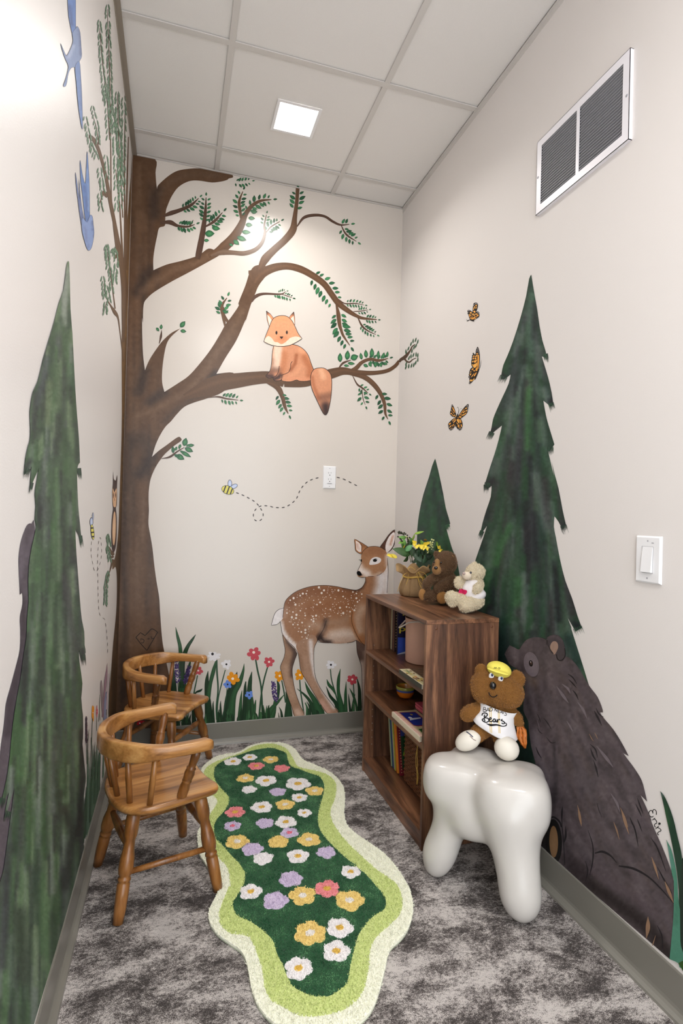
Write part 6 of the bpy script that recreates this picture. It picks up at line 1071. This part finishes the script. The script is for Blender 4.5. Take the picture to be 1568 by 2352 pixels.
def decal(mb, tree_, crop, pts, w_, col, n=4, lift=.0007, closed=False):
    """a painted line laid on a curved surface, w_ in photograph pixels"""
    A = cr([p[:2] for p in P(crop + ' ' + pts)], n, closed); T = np.gradient(A, axis=0); T /= np.linalg.norm(T, axis=1)[:, None] + 1e-9; Nn = np.stack([-T[:, 1], T[:, 0]], 1); V = []; ok = True
    ww = np.broadcast_to(np.asarray(w_, float), (len(A),)) if np.ndim(w_) == 0 else np.interp(np.linspace(0, 1, len(A)), np.linspace(0, 1, len(w_)), w_)
    for i in range(len(A)):
        for sg in (-.5, .5):
            d = rays([A[i] + Nn[i] * ww[i] * sg])[0]; h = tree_.ray_cast(Vector(CAM), Vector(d))
            if h[0] is None: V.append(None)
            else: dd = Vector(d).normalized(); V.append(h[0] - dd * lift)
    Fx = []; W_ = [v if v is not None else Vector((0, 0, 0)) for v in V]
    for i in range(len(A) - 1):
        ids = (2 * i, 2 * i + 1, 2 * i + 3, 2 * i + 2)
        if all(V[j] is not None for j in ids): Fx.append(ids)
    if Fx: mb.add([v[:] for v in W_], Fx, col)
def prune(mb): return mb
# ---- baseball-shirt bear on the tooth
f = Fig((1.298, -1.205, 0.5)); BRN = np.array([158, 108, 52.]); K = 'C2'
tb = empty('teddy_bear', tuple(f.at(K, 640, 1180, .0)), label='brown teddy bear in a white baseball shirt and yellow cap sitting on the tooth stool', cat='soft toy')
mb = MB()
f.ell(mb, K, 690, 500, .0, 285, 190, 175, 12); f.ell(mb, K, 560, 520, .012, 150, 140, 130, 10); f.ell(mb, K, 810, 580, .012, 155, 125, 130, 10); f.ell(mb, K, 660, 520, .030, 120, 110, 100, 10)
f.ell(mb, K, 515, 290, -.008, 72, 72, 36); f.ell(mb, K, 925, 385, -.008, 74, 96, 38, -20); f.ell(mb, K, 690, 830, -.004, 165, 190, 120, 6)
f.limb(mb, K, [(520, 720, .0, 70), (440, 745, .012, 80), (380, 775, .02, 84), (350, 790, .022, 74)]); f.limb(mb, K, [(850, 760, -.002, 58), (910, 820, .0, 58), (940, 890, .004, 48), (950, 925, .006, 34)])
f.limb(mb, K, [(580, 930, .012, 92), (500, 980, .030, 86), (450, 1030, .040, 78)]); f.limb(mb, K, [(730, 1000, .012, 92), (740, 1060, .032, 84), (770, 1110, .045, 78)])
V, F = blob(mb, .0045, 5); tb_tree = bvh(V, F); mb = MB(); cf = lambda p: np.repeat(BRN[None], len(p), 0)
mb.add(V, F, BRN * .8); fur(mb, V, F, cf, 26000, .0055, .0007, lean=.9, jit=12); mb.build('body', M_plush, tb)
mb = MB(); f.ell(mb, K, 365, 1082, .052, 148, 98, 104, -33, (232, 226, 214)); V2, F2 = blob(mb, .004, 3); mb = MB(); mb.add(V2, F2, (232, 226, 214)); ft = mb.build('foot', M_leath, tb); tr_ = bvh(V2, F2)
mb = MB(); decal(mb, tr_, K, '318,962 350,985 385,1010 420,1045', 2.6, (60, 66, 86)); decal(mb, tr_, K, '385,1030 420,1065 455,1085', 1.2, (96, 56, 44)); mb.build('foot_mark', M_leath, ft)
mb = MB(); f.ell(mb, K, 800, 1172, .062, 128, 120, 104, 20, (232, 226, 214)); mb.build('foot', M_leath, tb)
# shirt: rings from collar to flared hem
rings = [((698, 690), (203, 30), 100, 14, .006), ((690, 740), (185, 26), 128, 16, .006), ((682, 800), (192, 26), 150, 18, .008), ((668, 870), (222, 26), 165, 20, .012), ((662, 935), (246, 26), 178, 20, .016), ((664, 950), (236, 22), 168, 20, .016)]
V = []; n = 40; k_ = CROP[K][2] * f.m
for (c, (rx, ry), rz, rot, off) in rings:
    o_ = f.at(K, c[0], c[1], off); a_ = math.radians(rot); rr = f.r * math.cos(a_) - f.u * math.sin(a_)
    for j in range(n):
        a = 2 * math.pi * j / n; wv = 1 + (.035 * math.sin(5 * a + 1) if rz > 160 else .01 * math.sin(7 * a)); V.append(o_ + rr * rx * k_ * math.cos(a) * wv + f.n * rz * k_ * math.sin(a) * wv - f.u * .10 * rz * k_ * math.sin(a))
V = np.array(V); F = [(i * n + j, i * n + (j + 1) % n, (i + 1) * n + (j + 1) % n, (i + 1) * n + j) for i in range(len(rings) - 1) for j in range(n)]
mb = MB(); mb.add(V, F, (236, 234, 236)); sh = mb.build('shirt', M_cloth, tb); tr_ = bvh(V, F); m_ = sh.modifiers.new('t', 'SOLIDIFY'); m_.thickness = .0015
mb = MB(); YS = (214, 180, 60)
for x in (605, 622, 702, 716): decal(mb, tr_, K, '%d,670 %d,830 %d,1000' % (x, x + 4, x + 10), 1.2, YS, 8, .0005)
mb.build('pinstripes', M_cloth, sh)
mb = MB(); INKB = (24, 22, 26)
for s_ in ('540,708 536,732 534,755', '540,708 562,712 562,728 541,731 541,731 567,738 564,754 535,756', '572,755 590,712 590,712 606,757', '580,741 602,743', '612,712 609,753 609,753 634,748 640,730 630,714 612,712', '665,750 668,722 668,722 690,758 690,758 696,725', '724,733 706,732 702,766 702,766 722,769', '704,749 718,751', '732,738 734,774 734,774 748,750 748,750 757,784 757,784 770,750', '803,762 791,757 780,768 797,783 792,800 772,797'): decal(mb, tr_, K, s_, 1.25, INKB, 4, .0009)
for s_ in ('522,802 528,780 552,772 578,780 580,802 552,824 586,832 600,858 572,878 540,868 524,848 540,836', '552,790 546,830 556,866', '604,852 626,838 620,824 604,838 606,864 632,868 648,850', '676,846 656,840 646,860 660,874 676,852 678,874 692,866', '692,842 698,880 700,856 716,844 726,852', '752,842 738,856 762,866 778,884 760,894 742,884'): decal(mb, tr_, K, s_, 2.5, INKB, 5, .0009)
decal(mb, tr_, K, '770,884 796,892 792,914 752,922 690,906 620,908 568,890', [1.5, 2, 2.4, 2, 3.5, 5, .6], INKB, 5, .0009); mb.build('lettering', M_cloth, sh)
mb = MB(); f.ell(mb, K, 714, 283, .010, 132, 82, 118, 12, (236, 222, 96)); f.ell(mb, K, 700, 305, .052, 120, 16, 50, 12, (230, 214, 92)); V2, F2 = blob(mb, .003, 4); mb = MB(); mb.add(V2, F2, (236, 222, 100)); cp = mb.build('cap', M_cloth, tb); tr_ = bvh(V2, F2)
mb = MB()
for s_ in ('655,275 665,258 672,274 680,258 690,276', '700,272 712,262 726,268 718,278 704,276'): decal(mb, tr_, K, s_, 1.0, (60, 66, 40), 4)
mb.build('cap_mark', M_cloth, cp)
for (x, y, px_, py_) in ((628, 355, 634, 348), (731, 388, 739, 384)):
    h = tb_tree.ray_cast(Vector(CAM), Vector(rays([P('C2 %d,%d' % (x, y))[0]])[0])); off = (np.array(h[0]) - f.c) @ f.n
    mb = MB(); f.ell(mb, K, x, y, off + .003, 27, 37, 12, 10, (244, 244, 246)); e_ = mb.build('eye', M_gloss, tb); mb = MB(); f.ell(mb, K, px_, py_, off + .0049, 15, 20, 7, 10, (40, 60, 130)); f.ell(mb, K, px_ + 3, py_ - 1, off + .0058, 8, 11, 6, 10, (14, 14, 20)); mb.build('pupil', M_gloss, e_)
h = tb_tree.ray_cast(Vector(CAM), Vector(rays([P('C2 645,465')[0]])[0])); off = (np.array(h[0]) - f.c) @ f.n
mb = MB(); f.ell(mb, K, 645, 464, off + .004, 36, 40, 34, 0, (18, 16, 18)); mb.build('nose', M_gloss, tb)
mb = MB(); A = P('C2 600,535 608,562 628,582 655,588 680,578 694,562'); pts = []
for q_ in cr([a[:2] for a in A], 4): h = tb_tree.ray_cast(Vector(CAM), Vector(rays([q_])[0])); pts.append(np.array(h[0]) + f.n * .005)
tube(mb, pts, .0014, 6, c=(20, 16, 16)); mb.build('mouth', M_plush, tb)
mb = MB(); o_ = f.at(K, 950, 925, .012)
def kerchief(mb):
    c0 = (196, 112, 46); V = []; rows = [(948, 925, 24), (960, 960, 46), (965, 1010, 62), (970, 1060, 58), (990, 1110, 40), (1012, 1158, 6)]
    for (x, y, w_) in rows:
        for j in range(9): t_ = j / 8 - .5; V.append(f.at(K, x + t_ * 2 * w_, y + 8 * abs(t_), .010 + .005 * math.sin(j * 2.1 + y * .02)))
    mb.add(V, [(i * 9 + j, i * 9 + j + 1, (i + 1) * 9 + j + 1, (i + 1) * 9 + j) for i in range(len(rows) - 1) for j in range(8)], c0)
kerchief(mb); kk = mb.build('orange_mitt', M_leath, tb); m_ = kk.modifiers.new('t', 'SOLIDIFY'); m_.thickness = .006
# ---- dark brown bear on the bookcase
f = Fig((1.318, -0.745, 0.9)); K = 'B6'
db = empty('teddy_bear', tuple(f.at(K, 800, 900, .02)), label='dark brown plush bear with tan muzzle sitting on the bookcase beside the burlap pot', cat='soft toy')
mb = MB(); f.ell(mb, K, 885, 520, .0, 108, 118, 100); f.ell(mb, K, 850, 560, .008, 95, 100, 90); f.ell(mb, K, 790, 430, -.004, 30, 34, 18); f.ell(mb, K, 948, 470, .008, 36, 50, 20, 20); f.ell(mb, K, 880, 770, -.006, 112, 140, 95); f.ell(mb, K, 890, 690, -.006, 100, 90, 80)
f.limb(mb, K, [(790, 660, .008, 46), (735, 690, .02, 46), (695, 735, .028, 44), (700, 760, .03, 34)]); f.limb(mb, K, [(950, 700, .012, 58), (880, 740, .030, 56), (820, 775, .040, 48)])
f.limb(mb, K, [(820, 850, .01, 58), (740, 845, .02, 55), (690, 845, .026, 50)]); f.limb(mb, K, [(960, 850, .01, 60), (920, 880, .03, 52)]); mb0 = mb
V, F = blob(mb, .0042, 4); db_tree = bvh(V, F); D1_ = np.array([122, 90, 62.]); T1_ = np.array([176, 132, 84.])
def cf(p):
    s = np.array([noise.noise(Vector(a * 60)) for a in p]); return D1_[None] + (s[:, None] * 26)
mb = MB(); mb.add(V, F, D1_ * .7); fur(mb, V, F, cf, 20000, .0060, .0007, lean=.9, jit=14); mb.build('body', M_plush, db)
def plush(nm, root, build_, col, n, L=.004, vox=.0035, wd=.0006, jit=12):
    mb = MB(); build_(mb); V, F = blob(mb, vox, 3); mb = MB(); mb.add(V, F, np.array(col) * .85); fur(mb, V, F, cst_(col), n, L, wd, jit=jit); return mb.build(nm, M_plush, root)
def cst_(c): return lambda p: np.repeat(np.asarray(c, float)[None], len(p), 0)
plush('muzzle', db, lambda mb: (f.ell(mb, K, 795, 590, .042, 46, 48, 50), f.ell(mb, K, 800, 530, .034, 30, 52, 34)), T1_, 2600, .0025)
plush('foot', db, lambda mb: f.ell(mb, K, 652, 835, .034, 38, 58, 22, 0), (190, 140, 84), 1800, .0025); plush('foot', db, lambda mb: f.ell(mb, K, 850, 868, .052, 56, 62, 24, 0), (176, 126, 70), 2200, .0025)
plush('inner_ear', db, lambda mb: f.ell(mb, K, 940, 474, .020, 22, 38, 9, 20), (198, 150, 96), 900, .0025)
mb = MB(); f.ell(mb, K, 786, 570, .068, 18, 16, 12, 0, (16, 14, 16)); mb.build('nose', M_gloss, db)
for (x, y, o_) in ((838, 518, .052), (768, 512, .044)): mb = MB(); f.ell(mb, K, x, y, o_, 9, 10, 8, 0, (20, 14, 12)); mb.build('eye', M_gloss, db)
def settle(root, z):
    lo = min((parent_matrix(o_) @ v.co).z for o_ in root.children if o_.type == 'MESH' for v in o_.data.vertices); root.location.z += z - lo
settle(db, BT + .0005)
# ---- cream bear with heart shirt
f = Fig((1.335, -0.945, 0.9)); K = 'B6'
cb = empty('teddy_bear', tuple(f.at(K, 1120, 1000, .02)), label='curly cream plush bear with a pink heart on its white top, on the bookcase', cat='soft toy')
CRM = np.array([226, 212, 184.])
mb = MB(); f.ell(mb, K, 1180, 615, .0, 88, 88, 80); f.ell(mb, K, 1175, 532, -.004, 24, 26, 16); f.ell(mb, K, 1255, 600, -.004, 30, 34, 18); f.ell(mb, K, 1140, 640, .012, 62, 58, 50)
f.ell(mb, K, 1150, 820, -.006, 100, 130, 84); f.limb(mb, K, [(1060, 730, .004, 44), (1020, 700, .010, 46), (1015, 740, .018, 42)]); f.limb(mb, K, [(1215, 730, .004, 50), (1200, 770, .026, 50), (1180, 800, .030, 40)])
f.limb(mb, K, [(1070, 880, .012, 56), (990, 880, .034, 60), (935, 860, .044, 56), (950, 915, .044, 46)]); f.limb(mb, K, [(1190, 900, .008, 78), (1110, 940, .034, 66), (1075, 955, .040, 58)])
V, F = blob(mb, .0042, 4); cb_tree = bvh(V, F); mb = MB(); mb.add(V, F, CRM * .88); fur(mb, V, F, cst_(CRM), 17000, .0065, .0009, lean=1.5, jit=13); mb.build('body', M_plush, cb)
mb = MB(); f.ell(mb, K, 1145, 790, .002, 108, 108, 92, 0, (232, 226, 224)); f.ell(mb, K, 1160, 730, .002, 92, 60, 80, 0); f.ell(mb, K, 1190, 850, .004, 98, 60, 88, -20); V2, F2 = blob(mb, .004, 5); mb = MB(); mb.add(V2, F2, (230, 224, 224)); sh = mb.build('shirt', M_cloth, cb)
mb = MB(); f.ell(mb, K, 1095, 650, .040, 46, 40, 36, 0, (222, 206, 186)); mb.build('muzzle', M_plush, cb); mb = MB(); f.ell(mb, K, 1066, 628, .060, 15, 13, 9, 0, (176, 152, 146)); mb.build('nose', M_gloss, cb)
mb = MB(); f.ell(mb, K, 1135, 620, .044, 10, 11, 8, 0, (36, 40, 56)); mb.build('eye', M_gloss, cb)
hp = P('B6 1030,780 1045,772 1056,785 1056,785 1075,790 1092,795 1098,812 1085,832 1052,862 1052,862 1030,848 1014,825 1016,800'); tr_ = bvh(V2, F2); mb = MB(); A = cr([a[:2] for a in hp], 3, True); cen = A.mean(0); Vh = []
for q_ in list(A) + [cen]:
    h = tr_.ray_cast(Vector(CAM), Vector(rays([q_])[0])); Vh.append(np.array(h[0] if h[0] else f.at('P', q_[0], q_[1], .03)) + f.n * .0030)
nA = len(A); mb.add(Vh, [(i, (i + 1) % nA, nA) for i in range(nA)], (208, 36, 92)); Vh = np.array(Vh); fur(mb, Vh, [(i, (i + 1) % nA, nA, nA) for i in range(nA)], cst_((208, 36, 92)), 400, .002, .0006); mb.build('heart_patch', M_plush, sh)
settle(cb, BT + .0005)
# ================================================================== burlap pot with artificial sunflowers
M_bur = mat('burlap', rough=0.9, attr=True, noise_s=420, noise_a=0.22, bump=0.6, bump_s=500, spec=0.1); M_leaf = mat('artificial_leaf', rough=0.5, attr=True, noise_s=60, noise_a=0.12)
f = Fig((1.312, -0.508, 0.9)); K = 'D4'; pc0 = np.array([1.312, -0.508, BT])
pot = empty('flower_pot', tuple(pc0), label='burlap wrapped pot of artificial yellow sunflowers tied with raffia, far end of bookcase top', cat='flower pot')
def fold(a, z):
    h = (z - 0) / .10; return 1 + .035 * math.sin(9 * a + 1) + .05 * h * math.sin(14 * a) + .02 * math.sin(23 * a + 2)
mb = MB(); pr = [(0, .0005), (.052, .0005), (.060, .006), (.0645, .020), (.064, .036), (.058, .056), (.050, .074), (.0455, .084), (.046, .090)]
lathe(mb, pr, pc0, 72, (156, 128, 94), fn=lambda a, z: fold(a, z)); mb.build('burlap_wrap', M_bur, pot)
mb = MB(); pr = [(.0455, .086), (.048, .094), (.056, .108), (.068, .120), (.076, .127), (.074, .129), (.062, .118), (.050, .104), (.040, .094)]
lathe(mb, pr, pc0, 72, (176, 144, 104), fn=lambda a, z: 1 + max(0, (z - .09)) / .04 * (.16 * math.sin(5 * a + .8) + .06 * math.sin(11 * a))); cl_ = mb.build('burlap_collar', M_bur, pot)
me = cl_.data
for v in me.vertices:
    a = math.atan2(v.co.y, v.co.x); v.co.z += max(0, v.co.z - .095) * .5 * math.sin(5 * a + 2.2)
mb = MB(); a_ = np.linspace(0, 2 * math.pi, 40); tube(mb, [pc0 + np.array([.0485 * math.cos(t_), .0485 * math.sin(t_), .089 + .002 * math.sin(3 * t_)]) for t_ in a_], .0045, 8, (226, 204, 150), cap=False)
for s_ in ('580,1125,.052 560,1250,.062 515,1400,.070', '560,1130,.052 470,1170,.060 400,1300,.066 340,1480,.070 320,1560,.07', '740,1110,.052 800,1300,.062 880,1400,.066', '750,1120,.052 800,1350,.060 860,1480,.068', '760,1090,.052 860,1250,.064 960,1270,.060 970,1200,.058 900,1130,.056 790,1110,.052', '770,1100,.052 850,1200,.062 900,1350,.064', '600,1120,.052 560,1040,.056 620,1000,.054 720,1070,.050'):
    tube(mb, cr([tuple(f.at(K, *[float(b) for b in a.split(',')])) for a in s_.split()], 8), .0017, 6, (222, 200, 142), flat=.5)
mb.build('raffia_bow', M_raf, pot)
def leafmesh(mb, base, tip, wd, col, curl=.25, up=None):
    base, tip = np.array(base), np.array(tip); ax = tip - base; L = np.linalg.norm(ax); ax /= L; sd = np.cross(ax, f.n + RNG.normal(0, .35, 3)); sd /= np.linalg.norm(sd); nr = np.cross(sd, ax); V = []; m = 9
    for i in range(m):
        t_ = i / (m - 1); w_ = wd * 1.3 * (math.sin(math.pi * min(1, t_ ** .8)) ** .8) * (1 - .25 * t_) / 2; c = base + ax * L * t_ + nr * curl * L * math.sin(t_ * 2.2) * .4
        V += [c - sd * w_ + nr * w_ * .3, c, c + sd * w_ + nr * w_ * .3]
    C = np.repeat(np.asarray(col, float)[None], len(V), 0); C[1::3] += 16
    mb.add(V, [(3 * i + j, 3 * i + j + 1, 3 * i + 3 + j + 1, 3 * i + 3 + j) for i in range(m - 1) for j in range(2)], C)
def A3(t): v = [float(b) for b in t.split(',')]; return f.at(K, *v)
for (b, t_, w_, c) in (('600,740,.03', '190,600,.05', .034, (52, 84, 38)), ('560,720,.02', '430,870,.06', .03, (48, 78, 36)), ('500,650,.04', '660,510,.03', .022, (84, 136, 84)), ('520,340,.0', '320,330,.01', .014, (110, 164, 70)), ('480,430,.0', '330,490,.03', .016, (120, 168, 66)), ('500,560,.0', '450,350,.0', .014, (92, 146, 62)),
    ('690,480,-.01', '570,320,.0', .014, (70, 118, 44)), ('650,400,.0', '700,250,.0', .009, (120, 150, 50)), ('700,260,.0', '920,200,.01', .010, (150, 186, 70)), ('920,520,.0', '840,380,.02', .018, (104, 148, 70)), ('700,680,.02', '860,920,.05', .034, (40, 66, 44)), ('960,740,.02', '860,930,.06', .026, (60, 88, 64)), ('760,700,.0', '980,760,.02', .036, (34, 56, 34)), ('1120,700,.0', '1170,400,.0', .022, (44, 74, 40)), ('1210,560,.0', '1200,420,.01', .010, (120, 156, 56)), ('620,700,-.01', '560,480,-.01', .03, (52, 84, 44)), ('1000,680,-.01', '1180,560,-.01', .03, (44, 70, 40)), ('640,760,0', '680,560,-.01', .03, (40, 66, 40)), ('800,640,-.01', '960,640,-.02', .035, (36, 60, 34)), ('470,600,-.01', '400,400,-.01', .02, (84, 130, 60)), ('700,760,-.02', '860,560,-.03', .034, (38, 62, 36)), ('900,800,-.01', '1140,700,-.02', .034, (34, 58, 34)), ('700,820,.03', '760,900,.06', .03, (44, 70, 48)), ('560,600,-.02', '450,470,-.02', .026, (48, 80, 40)), ('620,560,-.02', '560,400,-.02', .022, (56, 92, 44)), ('820,720,.03', '740,640,.05', .03, (36, 60, 38)), ('1020,640,.02', '1180,660,.03', .03, (38, 62, 36))):
    mb = MB(); leafmesh(mb, A3(b), A3(t_), w_, c); o_ = mb.build('leaf', M_leaf, pot); m_ = o_.modifiers.new('t', 'SOLIDIFY'); m_.thickness = .0006
YP = (240, 214, 70)
def bloom(centre, petals, hub=None):
    mb = MB()
    for (b, t_, w_) in petals: leafmesh(mb, A3(b), A3(t_), w_, np.array(YP) + random.uniform(-12, 8), .15)
    mb.build('sunflower_petals', M_leaf, pot)
    if hub: mb = MB(); f.ell(mb, K, *hub, 0, (120, 84, 30)); mb.build('flower_centre', M_bur, pot)
bloom(0, [('760,500,.01', '760,600,.04', .024), ('740,480,.01', '650,400,.02', .016), ('870,490,.01', '860,620,.045', .020), ('900,500,.01', '1040,460,.03', .016), ('930,500,.01', '900,640,.045', .022), ('940,520,.01', '990,650,.045', .018), ('700,460,.01', '690,540,.03', .014), ('960,480,.0', '1080,450,.01', .012), ('820,500,.0', '810,590,.04', .02)], (945, 395, .0, 36, 22, 30))
bloom(0, [('250,780,.03', '60,735,.05', .014), ('300,800,.03', '90,690,.04', .012), ('310,800,.04', '180,700,.05', .012)]); bloom(0, [('430,680,.02', '330,600,.04', .02), ('430,690,.02', '400,580,.04', .016), ('440,660,.02', '450,560,.03', .01), ('440,640,.0', '480,500,.02', .010)]); bloom(0, [('1250,600,.01', '1210,510,.02', .008), ('1260,600,.01', '1275,510,.02', .010), ('1270,620,.01', '1340,605,.02', .009), ('1260,620,.01', '1285,680,.02', .010)])
for nm, lst, c in (('dark_berries', '340,220 360,205 375,235 350,250 400,250 420,240 440,260 470,235 500,260 460,275 400,220 330,320 380,370 400,390 420,420 540,290 560,380 540,340 550,420 575,410 560,460 530,500 500,540 480,580 460,620 520,520 590,340 545,370', (44, 44, 26)), ('pale_berries', '1090,385 1130,400 1110,450 1070,470 1060,440 1100,500 1060,510 1020,560 1040,570 1085,540 1110,560 1000,590 990,620 1020,650 1060,690 1090,600 1000,680 1040,610 490,640 520,320 570,360', (204, 206, 140))):
    mb = MB()
    for a in lst.split(): x, y = [float(b) for b in a.split(',')]; f.ell(mb, K, x, y, .02 + random.uniform(-.01, .01), 20, 20, 20, 0, np.array(c) + random.uniform(-10, 18), 2)
    pts = [A3('620,780,.0'), A3('580,560,.0'), A3('540,360,.01')] if nm[0] == 'd' else [A3('780,800,.0'), A3('1000,640,.0'), A3('1090,420,.01')]
    tube(mb, cr([tuple(p_) for p_ in pts], 6), .0012, 6, (60, 84, 36)); o_ = mb.build(nm, M_leaf, pot)
mb = MB()
for a, b in (('640,900,.0', '660,620,.0'), ('660,900,.01', '600,640,.02'), ('620,900,.0', '560,700,.01'), ('680,900,.0', '900,560,.0'), ('690,900,.0', '1200,600,.0')): tube(mb, [A3(a), (A3(a) + A3(b)) / 2 + [0, 0, .005], A3(b)], .0016, 6, (70, 100, 56))
mb.build('stems', M_leaf, pot)
